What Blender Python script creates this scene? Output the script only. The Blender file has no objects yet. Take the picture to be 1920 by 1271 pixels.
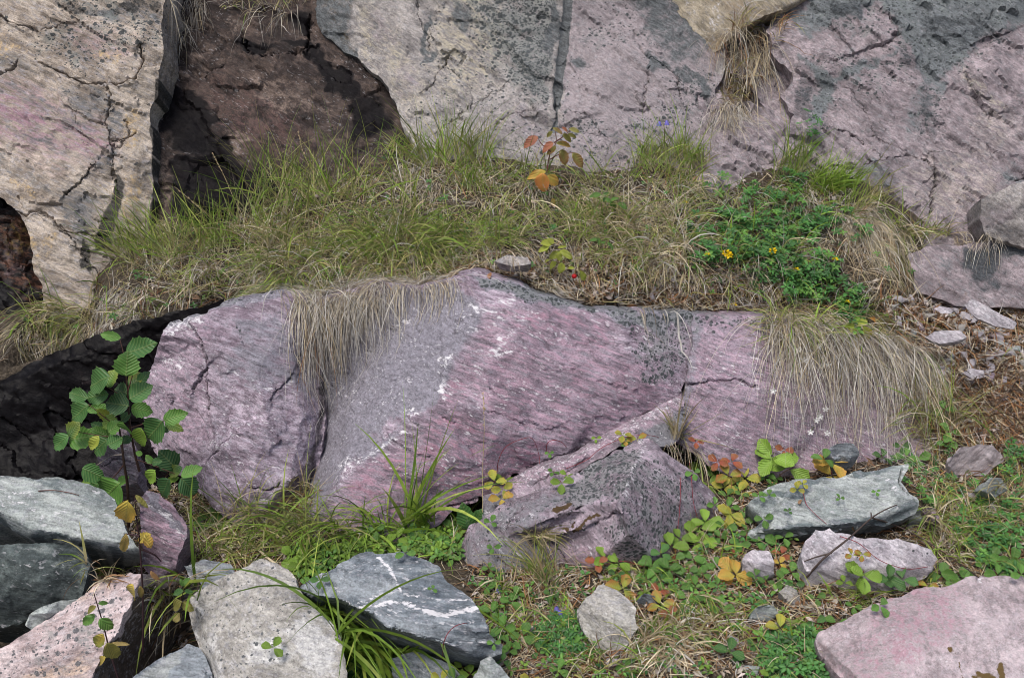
import bpy, bmesh, math, random
import numpy as np
from mathutils import Vector, Matrix
from mathutils.geometry import delaunay_2d_cdt
from mathutils.bvhtree import BVHTree

S = bpy.context.scene
COL = S.collection
R = math.radians

# ------------------------------------------------------------------ camera
CAM = np.array([0.0, 0.0, 1.35])
PITCH = R(22.0)
HFOV = R(56.0)
FPX = 960.0 / math.tan(HFOV / 2)
cd = bpy.data.cameras.new("camera")
cd.sensor_fit = 'HORIZONTAL'
cd.angle = HFOV
cd.clip_start = 0.05
cd.clip_end = 300
cam = bpy.data.objects.new("camera", cd)
cam.location = CAM
cam.rotation_euler = (math.pi / 2 - PITCH, 0, 0)
COL.objects.link(cam)
S.camera = cam

# ------------------------------------------------------------------ light
world = bpy.data.worlds.new("World")
S.world = world
world.use_nodes = True
wn = world.node_tree
bg = wn.nodes["Background"]
sky = wn.nodes.new("ShaderNodeTexSky")
sky.sky_type = 'NISHITA'
sky.sun_disc = False
SUN_EL, SUN_AZ = R(64), R(212)          # azimuth clockwise from +Y
sky.sun_elevation = SUN_EL
sky.sun_rotation = SUN_AZ
sky.air_density = 1.0
sky.dust_density = 4.0
sky.ozone_density = 1.0
wn.links.new(sky.outputs[0], bg.inputs[0])
bg.inputs[1].default_value = 0.085
sl = bpy.data.lights.new("sun", 'SUN')
sl.energy = 1.5
sl.angle = R(24)
sl.color = (1.0, 0.97, 0.93)
sun = bpy.data.objects.new("sun", sl)
sd = Vector((math.sin(SUN_AZ) * math.cos(SUN_EL), math.cos(SUN_AZ) * math.cos(SUN_EL), math.sin(SUN_EL)))
sun.rotation_euler = sd.to_track_quat('Z', 'Y').to_euler()
sun.location = (0, -2, 6)
COL.objects.link(sun)
S.view_settings.view_transform = 'Standard'
S.view_settings.look = 'None'
S.view_settings.exposure = 0.80
S.view_settings.gamma = 1.0
S.cycles.filter_width = 0.95
S.cycles.max_bounces = 5
S.cycles.diffuse_bounces = 3

# ------------------------------------------------------------------ maths helpers
SP, CP = math.sin(PITCH), math.cos(PITCH)


def rays(px, py):
    """world rays (unit forward component) through photo pixels (1920 wide)"""
    a = (np.asarray(px, float) - 960) / FPX
    b = (635.5 - np.asarray(py, float)) / FPX
    return np.stack([a, CP + b * SP, -SP + b * CP], -1)


def tparam(p):
    """(px,py,v): v > 1.4 is the world Y of the point, else its height z"""
    r = rays(p[0], p[1])
    if p[2] > 1.4:
        return p[2] / r[1]
    return (p[2] - CAM[2]) / r[2]


def W(p):
    return CAM + rays(p[0], p[1]) * tparam(p)


_PT = np.random.default_rng(12345).permutation(4096).astype(np.int32)
_PT = np.concatenate([_PT, _PT])
_VT = np.random.default_rng(777).random(8192)


def _hash(ix, iy, iz, seed):
    return _VT[_PT[(_PT[(_PT[(ix + seed * 131) & 4095] + iy) & 4095] + iz) & 4095] + (seed * 37) % 4000]


def vnoise(p, seed=0):
    """smooth value noise, -1..1"""
    f = np.floor(p)
    i = f.astype(np.int32) + 100000
    u = p - f
    u = u * u * u * (u * (u * 6 - 15) + 10)
    out = 0
    for dx in (0, 1):
        for dy in (0, 1):
            for dz in (0, 1):
                w = (u[:, 0] if dx else 1 - u[:, 0]) * (u[:, 1] if dy else 1 - u[:, 1]) * (u[:, 2] if dz else 1 - u[:, 2])
                out = out + w * _hash(i[:, 0] + dx, i[:, 1] + dy, i[:, 2] + dz, seed)
    return out * 2 - 1


def fbm(p, scale, octs=4, seed=0, gain=0.5):
    p = np.asarray(p, float)
    q = p * scale
    a, s, tot = 1.0, 0.0, 0.0
    for o in range(octs):
        s = s + a * vnoise(q + 17.3 * o, seed + o)
        tot += a
        a *= gain
        q = q * 2.03
    return s / tot


def seg_dist(P, line):
    """distance of 2-D points to a polyline and the side (+1 right of travel)"""
    best = np.full(len(P), 1e9)
    side = np.zeros(len(P))
    for (a, b) in zip(line[:-1], line[1:]):
        a = np.array(a[:2], float)
        b = np.array(b[:2], float)
        d = b - a
        L = max(1e-9, float(d @ d))
        t = np.clip(((P - a) @ d) / L, 0, 1)
        q = a + t[:, None] * d
        e = P - q
        dist = np.sqrt((e ** 2).sum(1))
        s = np.sign(d[0] * e[:, 1] - d[1] * e[:, 0])
        m = dist < best
        best = np.where(m, dist, best)
        side = np.where(m, s, side)
    return best, side


def inside(P, poly):
    x, y = P[:, 0], P[:, 1]
    n = len(poly)
    c = np.zeros(len(P), bool)
    j = n - 1
    for i in range(n):
        xi, yi = poly[i][0], poly[i][1]
        xj, yj = poly[j][0], poly[j][1]
        k = ((yi > y) != (yj > y)) & (x < (xj - xi) * (y - yi) / ((yj - yi) if yj != yi else 1e-9) + xi)
        c ^= k
        j = i
    return c


def sstep(a, b, x):
    t = np.clip((x - a) / (b - a), 0, 1)
    return t * t * (3 - 2 * t)


# ------------------------------------------------------------------ scene helpers
def tag(o, label=None, cat=None, group=None, kind=None):
    if label:
        o["label"] = label
    if cat:
        o["category"] = cat
    if group:
        o["group"] = group
    if kind:
        o["kind"] = kind
    return o


def mesh_np(name, verts, faces, mat, attrs=None, smooth=True, parent=None, origin=None, sharp=None, cornerfaces=None):
    """verts (N,3); faces: (M,k) array or list of arrays; attrs {name:(N,4)}"""
    v = np.asarray(verts, np.float64)
    o3 = np.zeros(3) if origin is None else np.asarray(origin, float)
    me = bpy.data.meshes.new(name)
    fl = faces if isinstance(faces, list) else [faces]
    nl = sum(f.size for f in fl)
    nf = sum(len(f) for f in fl)
    me.vertices.add(len(v))
    me.vertices.foreach_set("co", (v - o3).astype(np.float32).ravel())
    me.loops.add(nl)
    me.polygons.add(nf)
    me.loops.foreach_set("vertex_index", np.concatenate([f.ravel() for f in fl]).astype(np.int32))
    st, tot = [], []
    base = 0
    for f in fl:
        k = f.shape[1]
        st.append(base + np.arange(len(f)) * k)
        tot.append(np.full(len(f), k))
        base += f.size
    me.polygons.foreach_set("loop_start", np.concatenate(st).astype(np.int32))
    me.update(calc_edges=True)
    me.validate()
    for k, a in (attrs or {}).items():
        at = me.attributes.new(k, 'FLOAT_COLOR', 'POINT')
        at.data.foreach_set("color", np.asarray(a, np.float32).ravel())
    if smooth:
        me.shade_smooth()
        if sharp:
            me.set_sharp_from_angle(angle=R(sharp))
    if mat:
        me.materials.append(mat)
    ob = bpy.data.objects.new(name, me)
    COL.objects.link(ob)
    ob.location = o3
    if parent is not None:
        ob.parent = parent
        ob.location = o3 - np.array(parent.location)
    return ob


def empty(name, loc, label, cat, group=None):
    o = bpy.data.objects.new(name, None)
    COL.objects.link(o)
    o.location = loc
    o.empty_display_size = 0.02
    return tag(o, label, cat, group)


# ------------------------------------------------------------------ node helpers
class NT:
    def __init__(s, name):
        s.m = bpy.data.materials.new(name)
        s.m.use_nodes = True
        s.t = s.m.node_tree
        s.b = s.t.nodes["Principled BSDF"]

    def n(s, typ, **kw):
        nd = s.t.nodes.new(typ)
        for k, v in kw.items():
            setattr(nd, k, v)
        return nd

    def put(s, sock, v):
        if isinstance(v, bpy.types.NodeSocket):
            s.t.links.new(v, sock)
        elif isinstance(v, (tuple, list)) and len(v) == 3 and sock.type == 'RGBA':
            sock.default_value = (*v, 1)
        else:
            sock.default_value = v

    def math(s, op, a, b=None, c=None, clamp=False):
        nd = s.n("ShaderNodeMath", operation=op, use_clamp=clamp)
        s.put(nd.inputs[0], a)
        if b is not None:
            s.put(nd.inputs[1], b)
        if c is not None:
            s.put(nd.inputs[2], c)
        return nd.outputs[0]

    def mix(s, f, a, b, blend='MIX'):
        nd = s.n("ShaderNodeMix", data_type='RGBA', blend_type=blend)
        s.put(nd.inputs[0], f)
        s.put(nd.inputs[6], a)
        s.put(nd.inputs[7], b)
        return nd.outputs[2]

    def noise(s, vec, scale, detail=4, rough=0.55, dist=0.0):
        nd = s.n("ShaderNodeTexNoise")
        s.put(nd.inputs["Vector"], vec)
        nd.inputs["Scale"].default_value = scale
        nd.inputs["Detail"].default_value = detail
        nd.inputs["Roughness"].default_value = rough
        nd.inputs["Distortion"].default_value = dist
        return nd.outputs[0]

    def voro(s, vec, scale, feature='F1', rnd=1.0):
        nd = s.n("ShaderNodeTexVoronoi", feature=feature)
        s.put(nd.inputs["Vector"], vec)
        nd.inputs["Scale"].default_value = scale
        nd.inputs["Randomness"].default_value = rnd
        return nd

    def rng(s, v, a, b, c=0.0, d=1.0, smooth=True):
        nd = s.n("ShaderNodeMapRange", interpolation_type='SMOOTHSTEP' if smooth else 'LINEAR')
        s.put(nd.inputs[0], v)
        s.put(nd.inputs[1], a)
        s.put(nd.inputs[2], b)
        s.put(nd.inputs[3], c)
        s.put(nd.inputs[4], d)
        return nd.outputs[0]

    def mapping(s, vec, rot=(0, 0, 0), scale=(1, 1, 1), loc=(0, 0, 0)):
        nd = s.n("ShaderNodeMapping")
        s.put(nd.inputs["Vector"], vec)
        nd.inputs["Rotation"].default_value = rot
        nd.inputs["Scale"].default_value = scale
        nd.inputs["Location"].default_value = loc
        return nd.outputs[0]

    def attr(s, name):
        nd = s.n("ShaderNodeAttribute", attribute_name=name)
        return nd

    def bump(s, h, strength, dist, normal=None):
        nd = s.n("ShaderNodeBump")
        nd.inputs["Strength"].default_value = strength
        nd.inputs["Distance"].default_value = dist
        s.put(nd.inputs["Height"], h)
        if normal is not None:
            s.put(nd.inputs["Normal"], normal)
        return nd.outputs[0]


def rock_mat(name, c1, c2, tint, band=None, flow=28, stretch=6.0, lichen=(0.035, 0.04, 0.042), fleck=0.35,
             stain_shade=(0.02, 0.017, 0.017), moss=(0.07, 0.045, 0.015), flow_amt=0.6, spot_scale=70, bump=1.0, gloss=0.0, pale=(0.16, 0.18, 0.17), seed=0, base_rough=0.82, cool=(0.27, 0.27, 0.30), grain=1.0, wobble=0.022, spec=0.3, fscale=42, patch=1.0):
    """weathered rock: two mottled base colours with foliation streaks, a tint, lichen spots, white quartz and lit edges, stain.
    mask attr: r lichen density, g tint, b white quartz and lit edges, a stain; mask2: r band colour, g moss, b dirt"""
    N = NT(name)
    tc = N.n("ShaderNodeTexCoord").outputs["Object"]
    oi = N.n("ShaderNodeObjectInfo")
    co = N.mapping(tc, loc=(seed * 3.1, seed * 1.7, seed * 2.3))
    wob = N.noise(co, 7, 3)
    wobv = N.n("ShaderNodeVectorMath", operation='MULTIPLY_ADD')
    cmb = N.n("ShaderNodeCombineXYZ")
    N.put(cmb.inputs[0], wob); N.put(cmb.inputs[1], wob); N.put(cmb.inputs[2], wob)
    N.put(wobv.inputs[0], cmb.outputs[0]); wobv.inputs[1].default_value = (wobble, wobble, wobble); N.put(wobv.inputs[2], co)
    wv = wobv.outputs[0]
    # foliation frame: x along the streak, z across
    fv = N.mapping(N.mapping(wv, rot=(0, -R(flow), 0)), scale=(1.0 / stretch, 0.55, 1.0))
    fv2 = N.mapping(N.mapping(wv, rot=(0, -R(flow), 0)), scale=(0.33, 0.8, 1.0))
    m1 = N.attr("mask"); m2 = N.attr("mask2")
    s1 = N.n("ShaderNodeSeparateColor"); N.put(s1.inputs[0], m1.outputs["Color"])
    s2 = N.n("ShaderNodeSeparateColor"); N.put(s2.inputs[0], m2.outputs["Color"])
    mL, mT, mW, mS = s1.outputs[0], s1.outputs[1], s1.outputs[2], m1.outputs["Alpha"]
    mB, mM, mD = s2.outputs[0], s2.outputs[1], s2.outputs[2]
    big = N.noise(co, 6, 9, 0.7)
    mid = N.noise(wv, 24, 9, 0.76)
    fine = N.noise(co, 230, 3, 0.7)
    str1 = N.noise(fv, fscale, 9, 0.78)
    str2 = N.noise(fv, 150, 4, 0.7)
    f = N.math('ADD', N.math('MULTIPLY', str1, flow_amt), N.math('MULTIPLY', mid, 1 - flow_amt))
    f = N.math('ADD', f, N.math('MULTIPLY', N.math('SUBTRACT', big, 0.5), 0.4))
    col = N.mix(N.rng(f, 0.43, 0.57), c1, c2)
    dkb = N.rng(N.math('ADD', N.math('MULTIPLY', N.noise(wv, 11, 9, 0.74), 0.7), N.math('MULTIPLY', str1, 0.3)), 0.36, 0.56, 1 - 0.32 * patch, 1 + 0.10 * patch)
    cd_ = N.n("ShaderNodeCombineColor"); N.put(cd_.inputs[0], dkb); N.put(cd_.inputs[1], dkb); N.put(cd_.inputs[2], dkb)
    col = N.mix(1.0, col, cd_.outputs[0], 'MULTIPLY')
    if band is not None:
        bf = N.math('MULTIPLY', N.rng(N.math('ADD', N.math('MULTIPLY', str1, 0.6), N.math('MULTIPLY', str2, 0.4)), 0.45, 0.56), mB, clamp=True)
        col = N.mix(bf, col, band)
    tn = N.math('ADD', N.math('MULTIPLY', N.math('SUBTRACT', mid, 0.5), 0.9), N.math('MULTIPLY', N.math('SUBTRACT', str1, 0.5), 1.3))
    tf = N.rng(N.math('ADD', mT, tn), 0.34, 0.66)
    col = N.mix(tf, col, tint)
    # mineral grain: cool specks, light and dark streaks
    col = N.mix(N.math('MULTIPLY', N.rng(N.noise(fv2, 105, 3, 0.7), 0.50, 0.64), 0.45), col, cool)
    g = N.math('ADD', N.math('MULTIPLY', fine, 0.45), N.math('MULTIPLY', str2, 0.55))
    gr = N.rng(g, 0.36, 0.64, 1 - 0.48 * grain, 1 + 0.45 * grain, smooth=False)
    cg = N.n("ShaderNodeCombineColor"); N.put(cg.inputs[0], gr); N.put(cg.inputs[1], gr); N.put(cg.inputs[2], gr)
    col = N.mix(1.0, col, cg.outputs[0], 'MULTIPLY')
    dk = N.rng(N.noise(fv2, 70, 4, 0.7), 0.42, 0.34)
    col = N.mix(N.math('MULTIPLY', dk, 0.45 * grain), col, tuple(0.3 * x for x in c1))
    fl = N.math('MULTIPLY', N.rng(N.noise(fv2, 150, 2, 0.6), 0.60, 0.68), N.rng(N.noise(fv, 26, 2), 0.42, 0.6), clamp=True)
    col = N.mix(N.math('MULTIPLY', fl, fleck), col, (0.72, 0.70, 0.72))
    # pale grey crust lichen under the dark spots
    cr = N.rng(N.math('ADD', N.math('MULTIPLY', mL, 0.55), N.math('MULTIPLY', N.math('SUBTRACT', mid, 0.5), 1.5)), 0.36, 0.54)
    col = N.mix(N.math('MULTIPLY', cr, 0.6), col, pale)
    # dark lichen: spots of two sizes, density driven
    spots = None
    for sc, k in ((spot_scale, 1.0), (spot_scale * 2.3, 0.95), (spot_scale * 0.45, 0.55)):
        v = N.voro(N.mapping(wv, rot=(0, -R(flow), 0), scale=(0.75, 0.8, 1.0)), sc)
        sv = N.n("ShaderNodeSeparateColor"); N.put(sv.inputs[0], v.outputs["Color"])
        rad = N.math('MULTIPLY', N.math('SUBTRACT', N.math('ADD', N.math('MULTIPLY', mL, 1.05 * k), N.math('MULTIPLY', N.math('SUBTRACT', mid, 0.5), 0.9)), sv.outputs[0]), 0.75)
        rad = N.math('MINIMUM', rad, 0.5)
        d = N.math('ADD', v.outputs["Distance"], N.math('MULTIPLY', N.math('SUBTRACT', fine, 0.5), 0.35))
        sp = N.rng(N.math('SUBTRACT', rad, d), -0.04, 0.06)
        spots = sp if spots is None else N.math('MAXIMUM', spots, sp)
    spots = N.math('MULTIPLY', spots, N.rng(mL, 0.02, 0.08))
    lcol = N.mix(N.rng(fine, 0.45, 0.7), lichen, tuple(2.4 * x for x in lichen))
    col = N.mix(N.math('MULTIPLY', spots, 0.93), col, lcol)
    # quartz, also edges and tops painted as lit
    q = N.rng(N.math('ADD', mW, N.math('MULTIPLY', N.math('SUBTRACT', N.noise(fv2, 120, 5, 0.75), 0.5), 4.2)), 0.45, 0.95)
    q = N.math('MULTIPLY', q, N.rng(mW, 0.03, 0.15))
    col = N.mix(N.math('MULTIPLY', q, 0.85), col, (0.70, 0.68, 0.70))
    # moss / organic dirt
    mo = N.rng(N.math('ADD', mM, N.math('MULTIPLY', N.math('SUBTRACT', N.noise(co, 60, 4, 0.7), 0.5), 1.1)), 0.35, 0.65)
    mo = N.math('MULTIPLY', mo, N.rng(mM, 0.02, 0.12))
    col = N.mix(mo, col, N.mix(fine, moss, tuple(2.0 * x for x in moss)))
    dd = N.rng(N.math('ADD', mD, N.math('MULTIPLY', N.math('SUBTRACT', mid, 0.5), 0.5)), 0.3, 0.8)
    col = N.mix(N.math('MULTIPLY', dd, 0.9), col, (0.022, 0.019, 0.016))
    # dark stain (seepage, and shade painted at a step)
    stf = N.rng(N.math('ADD', mS, N.math('MULTIPLY', N.math('SUBTRACT', N.math('ADD', N.math('MULTIPLY', mid, 0.6), N.math('MULTIPLY', str1, 0.4)), 0.5), 1.5)), 0.36, 0.64)
    stf = N.math('MULTIPLY', stf, N.rng(mS, 0.0, 0.1))
    col = N.mix(N.math('MULTIPLY', stf, 0.95), col, N.mix(N.rng(g, 0.4, 0.62), tuple(0.7 * x for x in stain_shade), tuple(1.7 * x for x in stain_shade)))
    N.put(N.b.inputs["Base Color"], col)
    ro = N.math('SUBTRACT', base_rough, N.math('MULTIPLY', stf, gloss))
    N.put(N.b.inputs["Roughness"], ro)
    N.put(N.b.inputs["Specular IOR Level"], N.math('SUBTRACT', spec, N.math('MULTIPLY', stf, spec * 0.72)))
    h = N.math('ADD', N.math('MULTIPLY', str1, 0.28), N.math('MULTIPLY', mid, 0.6))
    nb = N.bump(h, 0.5 * bump, 0.011)
    h2 = N.math('ADD', N.math('MULTIPLY', str2, 0.6), N.math('MULTIPLY', fine, 0.5))
    h2 = N.math('ADD', h2, N.math('MULTIPLY', spots, 0.25))
    nb = N.bump(h2, 0.5 * bump, 0.003, nb)
    N.put(N.b.inputs["Normal"], nb)
    return N.m


# ------------------------------------------------------------------ rock builder
SOLIDS = []      # (verts, tris) of everything plants can stand on


def chips(P, cell, amp, seed, warp=0.35):
    """fractured surface: random tilted plates with steps between them"""
    rg = np.random.default_rng(seed)
    q = P / cell
    q = q + warp * np.stack([fbm(P, 2.2 / cell[0] if not np.isscalar(cell) else 2.2 / cell, 3, seed + 5 + k) for k in range(3)], 1)
    f = np.floor(q).astype(np.int32)
    best = np.full(len(P), 1e9)
    off = np.zeros(len(P))
    for dx in (-1, 0, 1):
        for dy in (-1, 0, 1):
            for dz in (-1, 0, 1):
                c = f + np.array([dx, dy, dz])
                ci = c + 5000
                s = np.stack([_hash(ci[:, 0], ci[:, 1], ci[:, 2], seed + k) for k in range(3)], 1)
                g = np.stack([_hash(ci[:, 0], ci[:, 1], ci[:, 2], seed + 7 + k) for k in range(4)], 1) - 0.5
                e = q - (c + s)
                d = (e ** 2).sum(1)
                o = (e * g[:, :3]).sum(1) * 1.1 + g[:, 3] * 0.9
                m = d < best
                best = np.where(m, d, best)
                off = np.where(m, o, off)
    return off * amp


def paint(PX, ops, seed, P3):
    """ops: (channel, kind, data, strength, soft px). kinds: blob (px,py,rx,ry,deg), line (polyline,width), poly, all"""
    n = len(PX)
    m = np.zeros((n, 8))
    w = np.stack([fbm(P3, 9, 4, seed + 31), fbm(P3, 9, 4, seed + 47)], 1)
    w2 = np.stack([fbm(P3, 45, 3, seed + 61), fbm(P3, 45, 3, seed + 77)], 1)
    Q = PX + w * 34 + w2 * 9
    for op in ops:
        ch, kind, data, st, soft = op
        if kind == 'all':
            v = np.full(n, 1.0)
        elif kind == 'blob':
            v = np.zeros(n)
            for (cx, cy, rx, ry, dg) in data:
                a = R(dg)
                d = Q - np.array([cx, cy])
                u = (d[:, 0] * math.cos(a) + d[:, 1] * math.sin(a)) / rx
                t = (-d[:, 0] * math.sin(a) + d[:, 1] * math.cos(a)) / ry
                r = np.sqrt(u * u + t * t)
                v = np.maximum(v, 1 - sstep(1 - soft / max(rx, ry), 1 + soft / max(rx, ry), r))
        elif kind == 'line0':
            d, _ = seg_dist(PX + w2 * 1.5, data[0])
            v = 1 - sstep(max(0, data[1] - soft), data[1] + soft, d)
        elif kind == 'line':
            pl, wd = data
            QQ = PX + (7 * np.stack([fbm(P3, 20, 3, seed + 91), fbm(P3, 20, 3, seed + 92)], 1) + 4.5 * np.stack([fbm(P3, 70, 2, seed + 93), fbm(P3, 70, 2, seed + 94)], 1) if ch == 6 else w * (6 + wd * 0.6) + w2 * min(6, wd * 0.5))
            d, _ = seg_dist(QQ, pl)
            v = 1 - sstep(max(0, wd - soft), wd + soft, d)
        elif kind == 'poly':
            d, _ = seg_dist(Q, list(data) + [data[0]])
            s = np.where(inside(Q, data), d, -d)
            v = sstep(-soft, soft, s)
        if st < 0:
            m[:, ch] *= 1 - v * (-st)
        else:
            m[:, ch] = np.maximum(m[:, ch], v * st) if kind != 'all' else m[:, ch] + st
    return np.clip(m, 0, 1)


def relief(outline, ridges=(), points=(), px=4.0, edge_noise=2.5, seed=1, lines=()):
    """fine triangulated front of a rock from photo-space control points -> PX (N,2), t (N,), tris, loop"""
    rg = np.random.default_rng(seed)
    cp, ce = [], []

    def add(p):
        for i, q in enumerate(cp):
            if abs(q[0] - p[0]) < 0.6 and abs(q[1] - p[1]) < 0.6:
                return i
        cp.append(p)
        return len(cp) - 1
    oi = [add(p) for p in outline]
    ce += [(oi[i], oi[(i + 1) % len(oi)]) for i in range(len(oi))]
    for rl in ridges:
        ri = [add(p) for p in rl]
        ce += list(zip(ri[:-1], ri[1:]))
    for p in points:
        add(p)
    r = delaunay_2d_cdt([Vector(p[:2]) for p in cp], [e for e in ce if e[0] != e[1]], [], 0, 1e-4)
    vs, tris, vo = r[0], r[2], r[3]
    CV = np.array([v[:] for v in vs])
    IT = np.zeros(len(vs))
    for i, o in enumerate(vo):
        if o:
            IT[i] = 1.0 / tparam(cp[o[0]])
        else:                                   # crossing point: nearest two
            d = [(abs(q[0] - CV[i, 0]) + abs(q[1] - CV[i, 1]), k) for k, q in enumerate(cp)]
            d.sort()
            IT[i] = np.mean([1 / tparam(cp[k]) for _, k in d[:2]])
    # fine points
    op = []
    n = len(outline)
    for i in range(n):
        a = np.array(outline[i][:2], float)
        b = np.array(outline[(i + 1) % n][:2], float)
        L = np.linalg.norm(b - a)
        k = max(1, int(L / px))
        nr = np.array([-(b - a)[1], (b - a)[0]]) / max(L, 1e-6)
        for j in range(k):
            q = a + (b - a) * j / k
            w = edge_noise * (fbm(np.array([[q[0], q[1], seed]]), 0.018, 4, seed, 0.6)[0]) * (4.0 if j else 3.0)
            op.append(q + nr * w)
    op = np.array(op)
    x0, y0 = op.min(0)
    x1, y1 = op.max(0)
    gx, gy = np.meshgrid(np.arange(x0, x1, px), np.arange(y0, y1, px * 0.87))
    gx = gx + (np.arange(gx.shape[0]) % 2)[:, None] * px * 0.5
    G = np.stack([gx.ravel(), gy.ravel()], 1) + rg.uniform(-0.22, 0.22, (gx.size, 2)) * px
    G = G[inside(G, op)]
    d, _ = seg_dist(G, list(op) + [op[0]])
    G = G[d > px * 0.55]
    X = []
    for l in lines:
        lo = np.min([q[:2] for q in l], 0) - 8
        hi = np.max([q[:2] for q in l], 0) + 8
        hx, hy = np.meshgrid(np.arange(lo[0], hi[0], 1.7), np.arange(lo[1], hi[1], 1.6))
        H = np.stack([hx.ravel(), hy.ravel()], 1)
        H = H + rg.uniform(-0.3, 0.3, H.shape)
        dd, _ = seg_dist(H, l)
        X.append(H[dd < 7.5])
        dd, _ = seg_dist(G, l)
        G = G[dd > 7.0]
    if X:
        X = np.vstack(X)
        X = X[inside(X, op)]
        d, _ = seg_dist(X, list(op) + [op[0]])
        X = X[d > 2.0]
        G = np.vstack([G, X])
    A = np.vstack([op, G])
    m = len(op)
    rr = delaunay_2d_cdt([Vector(p) for p in A], [(i, (i + 1) % m) for i in range(m)], [list(range(m))], 1, 1e-5)
    PX = np.array([v[:] for v in rr[0]])
    T = np.array([t for t in rr[2] if len(t) == 3], int)
    edge_count = {}
    for t in T:
        for a, b in ((t[0], t[1]), (t[1], t[2]), (t[2], t[0])):
            if (b, a) in edge_count:
                del edge_count[(b, a)]
            else:
                edge_count[(a, b)] = 1
    nxt = {a: b for (a, b) in edge_count}
    st = next(iter(nxt))
    loop = [st]
    while True:
        c = nxt[loop[-1]]
        if c == st or len(loop) > len(nxt):
            break
        loop.append(c)
    # interpolate 1/t over the coarse triangles
    it = np.full(len(PX), np.nan)
    for t in tris:
        if len(t) != 3:
            continue
        a, b, c = CV[t[0]], CV[t[1]], CV[t[2]]
        det = (b[1] - c[1]) * (a[0] - c[0]) + (c[0] - b[0]) * (a[1] - c[1])
        if abs(det) < 1e-9:
            continue
        l1 = ((b[1] - c[1]) * (PX[:, 0] - c[0]) + (c[0] - b[0]) * (PX[:, 1] - c[1])) / det
        l2 = ((c[1] - a[1]) * (PX[:, 0] - c[0]) + (a[0] - c[0]) * (PX[:, 1] - c[1])) / det
        l3 = 1 - l1 - l2
        k = (l1 > -1e-6) & (l2 > -1e-6) & (l3 > -1e-6)
        it[k] = (l1 * IT[t[0]] + l2 * IT[t[1]] + l3 * IT[t[2]])[k]
    bad = np.isnan(it)
    if bad.any():
        good = np.where(~bad)[0]
        for i in np.where(bad)[0]:
            j = good[np.argmin(((PX[good] - PX[i]) ** 2).sum(1))]
            it[i] = it[j]
    return PX, 1.0 / it, T, loop


def vnormals(P, T):
    fn = np.cross(P[T[:, 1]] - P[T[:, 0]], P[T[:, 2]] - P[T[:, 0]])
    vn = np.zeros_like(P)
    for k in range(3):
        np.add.at(vn, T[:, k], fn)
    return vn / np.maximum(1e-12, np.linalg.norm(vn, axis=1))[:, None]


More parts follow.
